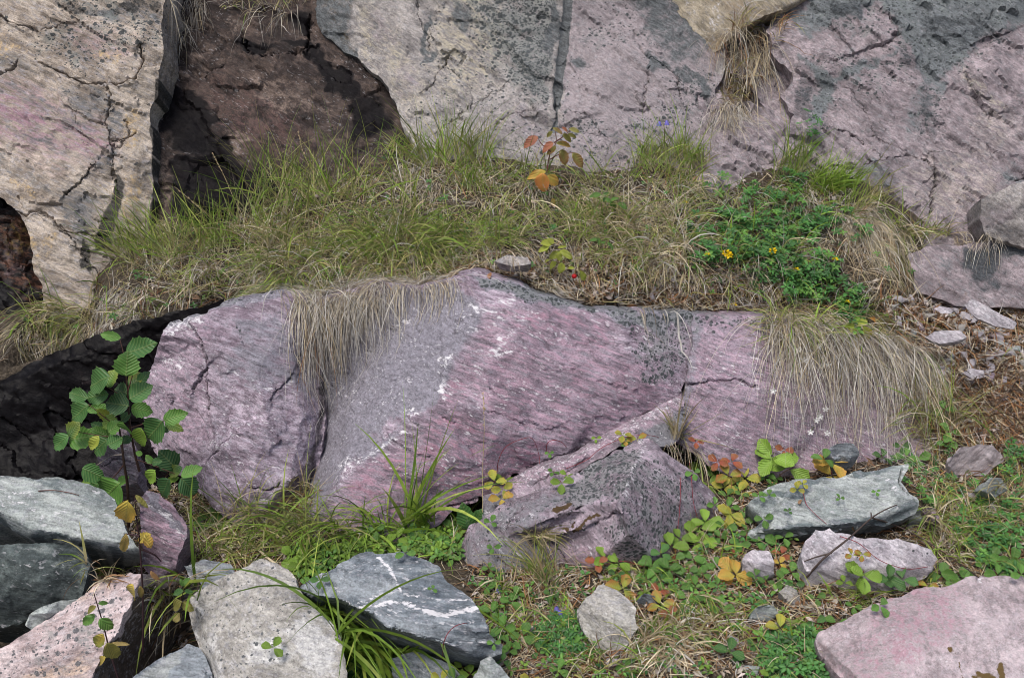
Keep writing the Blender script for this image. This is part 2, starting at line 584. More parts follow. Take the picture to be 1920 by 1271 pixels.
def rock(name, label, outline, mat, ridges=(), points=(), px=4.0, ops=(), cracks=(), back=(0, 0.75, -0.45), thick=0.25, taper=0.75,
         big=0.008, bigs=7.0, chip=0.006, chipcell=(0.10, 0.07, 0.05), small=0.0012, edge_noise=2.5, seed=1, cat="rock", group=None, soften=0, flow=28, facet=0.0):
    PX, t, T, loop = relief(outline, ridges, points, px, edge_noise, seed, [c[0] for c in cracks])
    P = CAM + rays(PX[:, 0], PX[:, 1]) * t[:, None]
    # front faces towards the camera
    fn = np.cross(P[T[:, 1]] - P[T[:, 0]], P[T[:, 2]] - P[T[:, 0]])
    if ((CAM - P[T[:, 0]]) * fn).sum() < 0:
        T = T[:, ::-1].copy()
        loop = loop[::-1]
    vn = vnormals(P, T)
    d = big * fbm(P, bigs, 4, seed)
    fa = R(flow)
    F = np.stack([P[:, 0] * math.cos(fa) - P[:, 2] * math.sin(fa), P[:, 1], P[:, 0] * math.sin(fa) + P[:, 2] * math.cos(fa)], 1)
    if chip:
        d = d + chips(F, np.array(chipcell) * 1.0, chip, seed + 3)
        d = d + chips(F, np.array(chipcell) * 0.36, chip * 0.28, seed + 13)
        if facet:
            d = d + chips(F, np.array(chipcell) * 2.3, chip * facet, seed + 23, 0.12)
    d = d + small * fbm(P, 60, 3, seed + 9, 0.6)
    for ck in cracks:
        pl, wd, dep = ck[:3]
        stp = ck[3] if len(ck) > 3 else 0.0
        QX = PX + 7 * np.stack([fbm(P, 20, 3, seed + 91), fbm(P, 20, 3, seed + 92)], 1) + 4.5 * np.stack([fbm(P, 70, 2, seed + 93), fbm(P, 70, 2, seed + 94)], 1)
        wd0 = wd
        wd = wd * (0.45 + 1.1 * np.clip(0.5 + 1.3 * fbm(P, 16, 3, seed + 95), 0, 1)) if len(ck) < 5 else wd
        dist, side = seg_dist(QX, pl)
        if len(ck) > 4:
            dist, side = seg_dist(PX, pl)
            d = d - dep * np.sqrt(np.clip(1 - (dist / wd) ** 2, 0, 1))
            continue
        d = d - dep * np.exp(-(dist / (wd * 0.55)) ** 2)
        if stp:
            d = d + stp * np.where(side > 0, np.exp(-dist / 70.0), 0) * sstep(0, 1.6, dist)
    P = P + vn * d[:, None]
    m8 = paint(PX, list(ops) + [(6, 'line', (c[0], c[1] * 0.35), 0.75, c[1] * 0.45) for c in cracks if c[2] > 0.004 and len(c) < 5], seed, P)
    # closed back
    L = np.array(loop)
    bd = np.array(back, float)
    bd /= np.linalg.norm(bd)
    cen = P[L].mean(0)
    V = [P]
    tris = [T]
    prev = L
    mm = [m8]
    base = len(P)
    rings = 5
    for k in range(1, rings + 1):
        f = k / rings
        sh = 1 - (1 - taper) * f ** 1.6
        Q = cen + (P[L] - cen) * sh + bd * thick * f
        Q = Q + 0.02 * f * np.stack([fbm(Q, 6, 3, seed + 20 + j) for j in range(3)], 1)
        idx = base + np.arange(len(L))
        V.append(Q)
        mm.append(m8[L])
        a, b = prev, np.roll(prev, -1)
        c, e = np.roll(idx, -1), idx
        tris.append(np.stack([b, a, e], 1))
        tris.append(np.stack([b, e, c], 1))
        prev = idx
        base += len(L)
    V.append((cen + bd * thick * 1.1)[None])
    mm.append(m8[L].mean(0)[None])
    tris.append(np.stack([np.roll(prev, -1), prev, np.full(len(L), base)], 1))
    V = np.vstack(V)
    F3 = np.vstack(tris)
    M = np.vstack(mm)
    org = np.array([V[:, 0].mean(), V[:, 1].mean(), V[:, 2].min()])
    ob = mesh_np(name, V, F3, mat, {"mask": M[:, [0, 1, 2, 3]], "mask2": np.stack([M[:, 4], M[:, 5], M[:, 6], M[:, 7]], 1)}, origin=org, sharp=48)
    tag(ob, label, cat, group, 'thing')
    SOLIDS.append((V, F3))
    return ob
# ------------------------------------------------------------------ terrain
def soil_mat():
    N = NT("soil")
    tc = N.n("ShaderNodeTexCoord").outputs["Object"]
    a = N.noise(tc, 9, 5, 0.6)
    b = N.noise(tc, 70, 5, 0.7)
    c = N.voro(tc, 120)
    col = N.mix(N.rng(a, 0.35, 0.65), (0.055, 0.042, 0.030), (0.11, 0.088, 0.062))
    col = N.mix(N.rng(b, 0.45, 0.7), col, (0.16, 0.13, 0.10))
    col = N.mix(N.math('MULTIPLY', N.rng(c.outputs["Distance"], 0.3, 0.5), 0.6), col, (0.03, 0.024, 0.018))
    N.put(N.b.inputs["Base Color"], col)
    N.b.inputs["Roughness"].default_value = 0.95
    N.b.inputs["Specular IOR Level"].default_value = 0.2
    N.put(N.b.inputs["Normal"], N.bump(N.math('ADD', b, N.math('MULTIPLY', c.outputs["Distance"], 0.6)), 0.9, 0.01))
    return N.m


TERR = [  # photo-space control points of the soil: (px, py, Y or z)
    # lower ground
    (-200, 1400, -.10), (300, 1400, -.12), (700, 1400, -.08), (1100, 1400, -.03), (1500, 1400, -.02), (2100, 1400, 0.0),
    (-200, 1150, -.22), (60, 1180, -.22), (150, 1120, -.08), (250, 1060, 0.0), (330, 1040, 0.0), (470, 1010, .01), (600, 1000, .01), (760, 1040, .0), (1000, 1100, .0),
    (640, 1220, -.06), (960, 1200, -.01), (1200, 1120, .0), (1400, 1060, .0), (1400, 950, .01), (1600, 1010, .0), (1600, 880, .02), (1800, 1000, .0), (2050, 1000, .02),
    (1500, 870, .01), (1900, 880, .02), (2100, 860, .05), (380, 960, .0), (250, 960, .0), (-100, 960, .02), (-300, 960, .02), (0, 880, .02), (200, 900, .0),
    (600, 985, -.02), (900, 960, -.02), (450, 985, -.04), (1300, 940, .02), (1450, 860, .02),
    # scree on the right
    (1560, 830, 2.47), (1700, 840, 2.46), (1740, 740, 2.54), (1900, 760, 2.54), (2100, 760, 2.54), (1700, 660, 2.66), (1900, 660, 2.66), (2100, 660, 2.68),
    (150, 760, 2.66), (-150, 780, 2.66), (-350, 780, 2.66),
    # ledge edge
    (-350, 740, 2.52), (-120, 715, 2.52), (0, 688, 2.52), (90, 655, 2.54), (200, 615, 2.57), (330, 586, 2.60), (500, 544, 2.62), (700, 540, 2.62), (850, 518, 2.62), (930, 506, 2.62),
    (1010, 538, 2.60), (1120, 566, 2.62), (1300, 572, 2.70), (1450, 586, 2.70), (1520, 612, 2.70), (1620, 645, 2.68), (1680, 640, 2.66),
    # ledge floor
    (700, 430, 2.80), (400, 510, 2.75), (950, 440, 2.78), (1200, 480, 2.78), (1400, 480, 2.80), (1540, 500, 2.80), (1650, 560, 2.72), (1620, 440, 2.90),
    # base of the cliff
    (-350, 640, 2.78), (-100, 600, 2.80), (60, 560, 2.85), (190, 505, 2.9), (300, 440, 3.0), (450, 415, 3.03), (600, 352, 3.10), (760, 312, 3.14), (900, 300, 3.15), (1050, 320, 3.14),
    (1200, 315, 3.16), (1320, 330, 3.16), (1430, 335, 3.14), (1520, 335, 3.10), (1620, 385, 3.02), (1720, 425, 3.02), (1800, 440, 3.02), (1900, 572, 2.84), (1760, 568, 2.84), (2100, 580, 2.8),
]
TW = [W(p) for p in TERR]
TW += [np.array(p) for p in [
    (-6, 1.3, -.1), (-2.2, 1.3, -.1), (0, 1.3, -.1), (2.2, 1.3, -.02), (6, 1.3, 0), (-6, -3, -.1), (6, -3, -.1), (0, 0, -.1), (-40, -40, -.1), (40, -40, -.1),
    (-1.3, 2.60, .0), (-.8, 2.59, .0), (-.4, 2.59, .0), (0, 2.59, .0), (.4, 2.62, .0), (.75, 2.66, .0), (.95, 2.62, .02), (-1.3, 2.45, .0), (-.6, 2.45, .0), (0, 2.45, .0), (.5, 2.45, .0),
    (-6, 2.5, .2), (6, 2.6, .2), (-6, 3.2, .7), (6, 3.2, .7), (-1.9, 2.9, .4), (2.2, 2.9, .5),
    (-2, 3.35, .62), (-1.2, 3.3, .62), (-.4, 3.4, .74), (.3, 3.45, .76), (.85, 3.35, .74), (1.4, 3.3, .7), (2.2, 3.2, .7),
    (-2, 3.85, 1.25), (-1, 3.9, 1.27), (0, 3.95, 1.3), (1, 3.95, 1.3), (2, 3.9, 1.3), (-6, 3.9, 1.3), (6, 3.9, 1.3),
    (-6, 6, 2.0), (6, 6, 2.0), (0, 6, 2.0), (-40, 40, 8), (40, 40, 8), (-40, 6, 2), (40, 6, 2), (-40, 1, 0), (40, 1, 0)]]
TWa = np.array(TW)
_r = delaunay_2d_cdt([Vector(p[:2]) for p in TWa], [], [], 0, 1e-5)
TT = [t for t in _r[2] if len(t) == 3]
TV = np.array([v[:] for v in _r[0]])
TZ = np.array([TWa[o[0]][2] for o in _r[3]])


def ground_z(xy):
    z = np.full(len(xy), np.nan)
    for t in TT:
        a, b, c = TV[t[0]], TV[t[1]], TV[t[2]]
        det = (b[1] - c[1]) * (a[0] - c[0]) + (c[0] - b[0]) * (a[1] - c[1])
        if abs(det) < 1e-12:
            continue
        l1 = ((b[1] - c[1]) * (xy[:, 0] - c[0]) + (c[0] - b[0]) * (xy[:, 1] - c[1])) / det
        l2 = ((c[1] - a[1]) * (xy[:, 0] - c[0]) + (a[0] - c[0]) * (xy[:, 1] - c[1])) / det
        l3 = 1 - l1 - l2
        k = (l1 > -1e-7) & (l2 > -1e-7) & (l3 > -1e-7)
        z[k] = (l1 * TZ[t[0]] + l2 * TZ[t[1]] + l3 * TZ[t[2]])[k]
    return np.nan_to_num(z, nan=-0.1)


def axis(a, b, step, far):
    c = np.arange(a, b + step / 2, step)
    o = [far[0]]
    g = np.geomspace(step, abs(far[0] - a), 18)
    lo = a - g[::-1]
    hi = b + np.geomspace(step, abs(far[1] - b), 18)
    return np.concatenate([lo, c, hi])


ax = axis(-1.9, 2.0, 0.014, (-38, 38))
ay = axis(1.35, 3.7, 0.014, (-38, 38))
gx, gy = np.meshgrid(ax, ay)
xy = np.stack([gx.ravel(), gy.ravel()], 1)
gz = ground_z(xy)
Z2 = gz.reshape(gx.shape)
for _ in range(2):                      # soften the creases between control points
    Z2[1:-1, 1:-1] = (Z2[1:-1, 1:-1] * 2 + Z2[:-2, 1:-1] + Z2[2:, 1:-1] + Z2[1:-1, :-2] + Z2[1:-1, 2:]) / 6
P0 = np.stack([gx.ravel(), gy.ravel(), Z2.ravel()], 1)
P0[:, 2] += 0.022 * fbm(P0, 6, 4, 3) + 0.007 * fbm(P0, 40, 3, 8)
ny, nx = gx.shape
ii = (np.arange(ny - 1)[:, None] * nx + np.arange(nx - 1)[None]).ravel()
quads = np.stack([ii, ii + 1, ii + nx + 1, ii + nx], 1)
ground = mesh_np("ground", P0, quads, soil_mat())
tag(ground, kind='structure')
SOLIDS.append((P0, np.vstack([quads[:, [0, 1, 2]], quads[:, [0, 2, 3]]])))

# ------------------------------------------------------------------ rock materials
M_TAN = rock_mat("tan_quartzite", (0.225, 0.185, 0.150), (0.44, 0.375, 0.31), (0.125, 0.125, 0.125), band=(0.27, 0.17, 0.20), flow=27, seed=1, spot_scale=70, fleck=0.2, stain_shade=(0.04, 0.038, 0.036), stretch=7, flow_amt=0.6, fscale=55, moss=(0.34, 0.245, 0.13), patch=0.7)
M_BROWN = rock_mat("brown_wet_rock", (0.030, 0.022, 0.020), (0.085, 0.062, 0.052), (0.19, 0.145, 0.12), band=(0.085, 0.05, 0.046), flow=32, flow_amt=0.35, stretch=4, seed=2, fleck=0.22, stain_shade=(0.0045, 0.004, 0.005), gloss=0.36, spot_scale=45, cool=(.05, .045, .045), spec=0.2)
M_GREY = rock_mat("pale_lichen_rock", (0.225, 0.205, 0.198), (0.35, 0.32, 0.30), (0.265, 0.228, 0.236), band=(0.36, 0.32, 0.235), flow=34, flow_amt=0.3, stretch=4, seed=3, spot_scale=85, fleck=0.2, stain_shade=(0.085, 0.092, 0.096), cool=(.21, .215, .23))
M_ROSE = rock_mat("rose_grey_rock", (0.175, 0.146, 0.155), (0.295, 0.246, 0.258), (0.13, 0.142, 0.148), band=(0.33, 0.30, 0.225), flow=34, flow_amt=0.38, stretch=5, seed=4, spot_scale=85, fleck=0.2, stain_shade=(0.05, 0.055, 0.06), cool=(.17, .18, .19))
M_CREAM = rock_mat("cream_rock", (0.33, 0.28, 0.205), (0.44, 0.38, 0.29), (0.20, 0.165, 0.12), band=(0.17, 0.125, 0.08), flow=40, seed=5, fleck=0.3, stretch=12)
M_PINK = rock_mat("pink_quartzite", (0.182, 0.138, 0.170), (0.345, 0.287, 0.335), (0.20, 0.188, 0.218), band=(0.285, 0.165, 0.212), flow=21, seed=6, fleck=0.6, spot_scale=95, flow_amt=0.7, stretch=9, fscale=85, grain=1.15, cool=(.24, .235, .27))
M_PINKL = rock_mat("pink_lichen_rock", (0.185, 0.148, 0.172), (0.325, 0.265, 0.305), (0.18, 0.175, 0.19), band=(0.31, 0.185, 0.235), flow=38, seed=7, moss=(0.045, 0.028, 0.012), fleck=0.5, spot_scale=112, flow_amt=0.5, cool=(.2, .2, .22))
M_BLACK = rock_mat("black_wet_rock", (0.006, 0.005, 0.0055), (0.016, 0.011, 0.012), (0.12, 0.08, 0.08), band=(0.12, 0.055, 0.035), flow=20, seed=8, fleck=0.03, stain_shade=(0.004, 0.0035, 0.004), gloss=0.3, base_rough=0.6, cool=(.012, .011, .012), spec=0.22, bump=0.8)
M_SLATE = rock_mat("grey_schist", (0.115, 0.135, 0.155), (0.24, 0.265, 0.285), (0.29, 0.305, 0.30), flow=12, seed=9, fleck=0.5, spot_scale=90, flow_amt=0.7, stretch=9)
M_PALE = rock_mat("pale_grey_slab", (0.20, 0.225, 0.22), (0.325, 0.35, 0.335), (0.115, 0.138, 0.142), flow=10, seed=10, patch=0.5, bump=0.7, fleck=0.4, spot_scale=90, flow_amt=0.7, stretch=8)
M_GREEN = rock_mat("dark_green_boulder", (0.042, 0.053, 0.053), (0.095, 0.115, 0.11), (0.19, 0.21, 0.20), flow=15, seed=11, fleck=0.4, spot_scale=70, flow_amt=0.35, cool=(.1, .12, .12))
M_SPECK = rock_mat("speckled_granite", (0.27, 0.255, 0.232), (0.39, 0.372, 0.34), (0.48, 0.47, 0.455), flow=24, seed=12, patch=0.5, fleck=0.35, spot_scale=110, flow_amt=0.35, lichen=(0.06, 0.065, 0.07))
M_GRAN = rock_mat("pink_granite", (0.38, 0.30, 0.295), (0.51, 0.425, 0.42), (0.085, 0.065, 0.052), band=(0.47, 0.34, 0.235), flow=-18, seed=13, fleck=0.25, spot_scale=85, flow_amt=0.5, lichen=(0.08, 0.08, 0.085), cool=(.36, .34, .36))
M_ROSES = rock_mat("rose_slab", (0.31, 0.258, 0.266), (0.45, 0.39, 0.40), (0.27, 0.21, 0.22), band=(0.33, 0.205, 0.24), flow=-52, seed=14, fleck=0.25, spot_scale=60, flow_amt=0.75, stretch=14, grain=0.7, cool=(.34, .31, .33))
M_LILAC = rock_mat("lilac_white_rock", (0.31, 0.28, 0.305), (0.47, 0.435, 0.46), (0.19, 0.185, 0.19), flow=30, seed=15, fleck=0.5, spot_scale=80, flow_amt=0.5, cool=(.36, .36, .38))

# ------------------------------------------------------------------ the cliff
L_, T_, W_, S_, B_, Mo, D_ = 0, 1, 2, 3, 4, 5, 6     # mask channels: lichen, tint, white, stain, band, moss, dirt

rock("cliff_block", "tan cliff block with pink bands, cracked, left of the dark crevice",
     [(-900, -160, 3.50), (-60, -170, 3.5), (300, -150, 3.47), (303, 30, 3.36), (302, 120, 3.28), (296, 175, 3.235), (284, 215, 3.20), (289, 330, 3.10), (281, 440, 3.0), (262, 520, 2.93), (190, 600, 2.84), (84, 600, 2.80),
      (78, 520, 2.85), (52, 440, 2.90), (28, 390, 2.935), (-20, 355, 2.96), (-250, 360, 2.95), (-900, 370, 2.95)],
     M_TAN,
     ridges=[[(-300, 100, 3.22), (0, 60, 3.27), (140, 42, 3.30), (300, 10, 3.375)], [(210, 165, 3.19), (205, 230, 3.14), (216, 290, 3.09), (212, 340, 3.055), (235, 420, 2.98)],
             [(0, 300, 3.02), (110, 330, 3.01), (190, 300, 3.06), (212, 285, 3.085)], [(140, 420, 2.94), (150, 480, 2.90)]],
     points=[(150, 153, 3.19), (90, 240, 3.10), (60, 120, 3.22), (248, 230, 3.165), (250, 330, 3.06), (250, 90, 3.27)],
     ops=[(L_, 'all', None, 0.16, 0), (L_, 'blob', [(230, 60, 90, 50, 20), (130, 90, 90, 45, 20), (200, 5, 120, 40, 0)], 0.72, 50), (L_, 'blob', [(40, 60, 80, 40, 10), (170, 170, 60, 50, 20)], 0.42, 40),
          (L_, 'poly', [(215, 180), (280, 180), (285, 420), (240, 420), (218, 330)], -0.7, 20), (L_, 'blob', [(40, 440, 120, 120, 0), (30, 250, 120, 60, 20)], -0.55, 60),
          (T_, 'blob', [(175, 190, 60, 38, 20), (195, 240, 40, 40, 0), (150, 400, 55, 60, -30), (230, 30, 90, 25, 15), (190, 300, 40, 25, 0)], 0.56, 45), (T_, 'blob', [(180, 480, 40, 40, 0), (60, 190, 150, 12, 25), (90, 270, 160, 10, 24), (60, 330, 140, 12, 22), (140, 240, 90, 12, 26), (30, 120, 70, 30, 20), (150, 110, 60, 10, 25)], 0.45, 30),
          (B_, 'poly', [(-200, 110), (0, 150), (120, 190), (205, 260), (200, 300), (120, 300), (0, 270), (-200, 240)], 1.0, 40), (B_, 'blob', [(190, 85, 70, 30, 18)], 0.5, 30), (W_, 'blob', [(250, 200, 26, 30, 0), (250, 350, 24, 60, 0)], 0.12, 24), (Mo, 'blob', [(245, 240, 30, 70, 0), (248, 360, 26, 60, 0), (20, 90, 50, 30, 0), (200, 110, 50, 24, 20), (70, 470, 50, 60, 0), (40, 350, 60, 20, 20)], 0.42, 40),
          (S_, 'line', ([(222, 345), (215, 400), (195, 450)], 14), 0.9, 12), (S_, 'blob', [(170, 470, 12, 50, -10)], 0.6, 14), (S_, 'line', ([(296, 150), (287, 220), (291, 330), (282, 440)], 5), 0.8, 5),
          (S_, 'blob', [(150, 10, 40, 18, 0), (255, 20, 60, 20, 0)], 0.55, 20)],
     cracks=[([(-60, 20), (0, 30), (30, 45), (78, 63), (112, 47), (142, 41)], 3.4, 0.022, 0.010), ([(75, 122), (110, 138), (150, 156), (170, 152), (200, 153), (230, 161), (256, 148), (268, 112), (264, 84)], 2.6, 0.018, 0.009),
             ([(-40, 150), (0, 140), (20, 133), (33, 117)], 2.8, 0.02, 0.006), ([(204, 165), (206, 195), (199, 230), (203, 262), (215, 290), (214, 320), (222, 360)], 3, 0.02, -0.008),
             ([(207, 268), (236, 262), (252, 246)], 2.2, 0.010, 0.006), ([(240, 225), (239, 262), (232, 275), (216, 290)], 2, 0.010), ([(172, 318), (150, 348), (122, 366)], 2.4, 0.014, 0.008), ([(122, 180), (190, 330)], 1.6, 0.004),
             ([(20, 395), (48, 402), (70, 398), (100, 412), (124, 432), (180, 442), (270, 452)], 2.6, 0.016, 0.010), ([(120, 420), (150, 470), (190, 520)], 2.2, 0.008)],
     thick=0.6, taper=0.95, big=0.016, bigs=4.5, chip=0.011, chipcell=(0.17, 0.09, 0.04), small=0.002, edge_noise=4, facet=1.3, seed=11, flow=27)

rock("cliff_block", "brown dark stained cliff block with wet black streaks, right of the crevice",
     [(265, -120, 3.85), (420, -60, 3.75), (600, -80, 3.74), (700, -60, 3.70), (720, 80, 3.53), (790, 180, 3.42), (820, 300, 3.29), (790, 400, 3.14), (600, 420, 3.08), (400, 500, 2.95), (255, 540, 2.93), (262, 400, 3.10), (270, 200, 3.33)],
     M_BROWN,
     ridges=[[(296, 20, 3.62), (380, 36, 3.58), (470, 50, 3.56), (580, 40, 3.58)], [(400, 138, 3.46), (420, 132, 3.455), (470, 110, 3.47), (530, 102, 3.48), (580, 95, 3.50)], [(455, 62, 3.54), (470, 108, 3.475)],
             [(310, 165, 3.40), (355, 190, 3.36), (430, 245, 3.28), (500, 330, 3.17), (520, 380, 3.1)], [(300, 320, 3.18), (400, 300, 3.24), (470, 330, 3.18)], [(540, 110, 3.45), (640, 180, 3.375), (720, 260, 3.29)]],
     points=[(350, 100, 3.47), (560, 200, 3.33), (420, 190, 3.37), (380, 400, 3.02), (640, 300, 3.19)],
     ops=[(T_, 'all', None, 0.14, 0), (T_, 'blob', [(420, 60, 60, 25, 20), (520, 180, 90, 40, 30), (340, 130, 40, 60, 20), (600, 190, 60, 30, 40), (360, 40, 50, 14, 0)], 0.42, 50), (T_, 'blob', [(310, 340, 26, 50, 0), (440, 270, 50, 30, 35)], 0.5, 24),
          (S_, 'poly', [(300, 175), (345, 170), (420, 215), (400, 235), (470, 300), (500, 350), (440, 345), (380, 320), (310, 285), (300, 240)], 0.75, 22), (S_, 'poly', [(330, 300), (480, 320), (560, 360), (520, 420), (400, 480), (330, 440)], 1.0, 26),
          (S_, 'blob', [(575, 50, 30, 30, 0), (480, 85, 50, 16, 10), (570, 100, 50, 14, 20), (640, 150, 60, 26, 40), (300, 120, 10, 130, 0), (690, 220, 40, 60, 30)], 0.7, 24), (B_, 'blob', [(480, 240, 120, 60, 30)], 0.8, 60)],
     cracks=[([(400, 138), (420, 132), (445, 112), (470, 108), (530, 102), (580, 95), (582, 40)], 5, 0.03, 0.02), ([(470, 110), (455, 62)], 3, 0.014)],
     thick=0.5, taper=0.95, big=0.02, bigs=5, chip=0.010, facet=1.4, chipcell=(0.14, 0.08, 0.05), seed=12, flow=30)

rock("cliff_block", "pale grey cliff block spotted with black lichen, crossed by a vertical drill groove",
     [(592, -140, 3.66), (800, -150, 3.66), (1060, -150, 3.67), (1240, -150, 3.68), (1330, -60, 3.64), (1322, 40, 3.56), (1352, 96, 3.51), (1368, 130, 3.47), (1340, 170, 3.42), (1348, 215, 3.37), (1382, 262, 3.31), (1360, 300, 3.25), (1350, 340, 3.19), (1330, 420, 3.05), (1050, 430, 3.02), (800, 420, 3.04),
      (775, 330, 3.17), (768, 262, 3.25), (728, 172, 3.36), (668, 108, 3.44), (640, 96, 3.47), (602, 62, 3.52), (588, 20, 3.56)],
     M_GREY,
     ridges=[[(668, -60, 3.585), (668, 60, 3.49), (672, 110, 3.435), (730, 180, 3.345), (772, 262, 3.23), (800, 330, 3.14)], [(1064, -100, 3.63), (1058, 60, 3.52), (1046, 160, 3.40), (1036, 245, 3.29)],
             [(805, -60, 3.58), (812, 100, 3.455), (835, 130, 3.42)], [(790, 175, 3.335), (838, 130, 3.415), (842, 110, 3.44)], [(800, 260, 3.235), (900, 200, 3.32), (980, 135, 3.41)],
             [(925, 240, 3.26), (960, 215, 3.28), (1030, 215, 3.30)], [(1060, 215, 3.30), (1100, 215, 3.27), (1130, 260, 3.22)], [(1100, 50, 3.53), (1180, 110, 3.44), (1212, 130, 3.42), (1208, 205, 3.335)], [(1212, 125, 3.43), (1270, 160, 3.40), (1285, 220, 3.33)]],
     points=[(740, 100, 3.43), (930, 80, 3.475), (1140, 120, 3.41), (1170, 180, 3.345), (1000, 290, 3.18), (1200, 280, 3.22), (900, 300, 3.18)],
     ops=[(L_, 'all', None, 0.20, 0), (L_, 'poly', [(870, -20), (1060, -20), (1050, 150), (1035, 230), (960, 190), (900, 110)], 0.98, 50), (L_, 'blob', [(820, 60, 40, 70, 10), (900, 160, 130, 60, 30), (830, 200, 60, 60, 0), (960, 260, 90, 50, 0)], 0.55, 60),
          (L_, 'blob', [(1050, 160, 20, 120, 5)], 0.75, 30), (L_, 'poly', [(668, -60), (760, -20), (800, 60), (800, 150), (760, 200), (690, 110)], -0.75, 30), (L_, 'blob', [(1240, 30, 120, 60, 20), (1090, 120, 50, 40, 0), (1190, 250, 110, 50, 0), (1120, 250, 60, 40, 0)], 0.55, 50),
          (L_, 'blob', [(1300, 180, 60, 70, 0), (1130, 60, 60, 40, 0), (1230, 230, 80, 30, -10), (1090, 250, 60, 40, 0), (1190, 290, 120, 30, 0)], 0.66, 40), (L_, 'blob', [(1150, 150, 50, 50, 0)], -0.5, 30), (T_, 'poly', [(1060, -40), (1350, -40), (1350, 330), (1050, 330)], 0.95, 20), (T_, 'blob', [(720, 60, 40, 50, 0), (770, 150, 30, 50, 0), (990, 240, 80, 60, 0)], 0.5, 40),
          (B_, 'blob', [(880, 80, 60, 120, 10), (760, 130, 30, 90, -20), (690, 60, 20, 60, 0)], 0.8, 50),
          (S_, 'poly', [(1150, -60), (1340, -60), (1350, 120), (1290, 130), (1200, 70)], 0.60, 40), (S_, 'blob', [(930, 20, 60, 70, 20), (1000, 110, 40, 90, 10), (1090, 60, 26, 70, 0), (1270, 190, 30, 60, -20), (1110, 190, 30, 30, 0), (1160, 255, 60, 24, 0)], 0.42, 40), (S_, 'blob', [(1215, 105, 14, 30, -30), (1240, 110, 36, 16, 20), (1300, 160, 14, 50, -20), (880, 30, 20, 40, 0), (1085, 120, 25, 14, 0), (810, 80, 8, 60, 4), (1030, 70, 16, 60, 5)], 0.62, 20),
          (S_, 'poly', [(560, -40), (664, -40), (664, 105), (735, 185), (775, 275), (740, 260), (660, 150), (600, 80)], 0.62, 14), (Mo, 'poly', [(560, -40), (664, -40), (664, 105), (735, 185), (775, 275), (740, 260), (660, 150), (600, 80)], 0.45, 14), (Mo, 'line', ([(1062, 60), (1050, 90), (1055, 110)], 6), 0.5, 6), (S_, 'line0', ([(1068, -100), (1064, 20), (1056, 90), (1047, 160), (1040, 250)], 8.5), 0.95, 1.2), (L_, 'line0', ([(1068, -100), (1064, 20), (1056, 90), (1047, 160), (1040, 250)], 16), -0.8, 3), (T_, 'line0', ([(1057, -100), (1052, 20), (1044, 90), (1035, 160), (1028, 250)], 3), -0.9, 3)],
     cracks=[([(1068, -100), (1064, 20), (1056, 90), (1047, 160), (1040, 250)], 10, 0.010, 0, 'tube'), ([(776, -20), (790, 40), (805, 70), (808, 95)], 2.4, 0.008), ([(796, 173), (815, 158), (824, 140), (838, 118), (842, 106)], 2.4, 0.014, 0.006),
             ([(826, 128), (850, 132), (866, 150)], 2, 0.008, 0.004), ([(800, 262), (858, 226), (880, 205), (925, 175), (960, 150), (982, 132)], 2.2, 0.012, 0.010), ([(924, 250), (932, 232), (965, 214), (1000, 212)], 2.4, 0.010, 0.010),
             ([(1060, 208), (1100, 214), (1120, 236), (1140, 262)], 2.6, 0.010, 0.008), ([(1214, 130), (1212, 170), (1206, 206)], 2.6, 0.010, -0.006), ([(1200, 85), (1222, 118), (1262, 140), (1278, 180)], 4, 0.012, 0.008)],
     thick=0.5, taper=0.95, big=0.014, bigs=5, chip=0.010, chipcell=(0.13, 0.08, 0.05), small=0.002, edge_noise=4, facet=1.3, seed=13, flow=34)

rock("cliff_block", "rough rock deep in the cleft behind hanging dry grass, under the cream slab",
     [(1310, 60, 3.58), (1400, 40, 3.60), (1500, 60, 3.57), (1510, 200, 3.38), (1500, 330, 3.20), (1480, 400, 3.08), (1290, 400, 3.06), (1310, 250, 3.30)],
     M_ROSE, ridges=[[(1340, 120, 3.50), (1380, 240, 3.27), (1330, 320, 3.14)], [(1380, 240, 3.27), (1440, 290, 3.19), (1480, 300, 3.21)], [(1400, 190, 3.42), (1440, 210, 3.37)]], points=[(1430, 120, 3.52), (1405, 205, 3.36), (1400, 150, 3.40)],
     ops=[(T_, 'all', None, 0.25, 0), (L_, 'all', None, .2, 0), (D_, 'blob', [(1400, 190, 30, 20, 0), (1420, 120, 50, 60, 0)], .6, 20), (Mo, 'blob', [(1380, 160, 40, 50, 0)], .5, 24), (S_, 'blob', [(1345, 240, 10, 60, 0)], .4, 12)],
     thick=0.3, taper=.95, big=0.03, bigs=9, chip=0.022, chipcell=(0.10, 0.07, 0.05), seed=61, flow=36)

rock("cliff_slab", "cream slab leaning out at the top of the cliff over dry grass",
     [(1236, -8, 3.61), (1270, -120, 3.65), (1560, -130, 3.60), (1540, -20, 3.56), (1452, 26, 3.51), (1412, 42, 3.495), (1372, 70, 3.49), (1340, 98, 3.505), (1318, 94, 3.52), (1290, 52, 3.55), (1262, 16, 3.59)],
     M_CREAM, ridges=[[(1412, 42, 3.495), (1340, -10, 3.53), (1280, -60, 3.58)]], points=[(1480, -30, 3.54)],
     ops=[(B_, 'blob', [(1385, 20, 90, 16, 33)], 0.8, 14), (B_, 'line', ([(1300, -20), (1410, 50)], 8), 0.7, 8), (W_, 'blob', [(1334, 40, 12, 30, 10)], 0.5, 10), (T_, 'blob', [(1340, 85, 30, 14, -20), (1440, 20, 40, 12, -20)], 0.6, 12)],
     thick=0.25, big=0.006, chip=0.003, chipcell=(0.2, 0.1, 0.03), seed=14, flow=36)

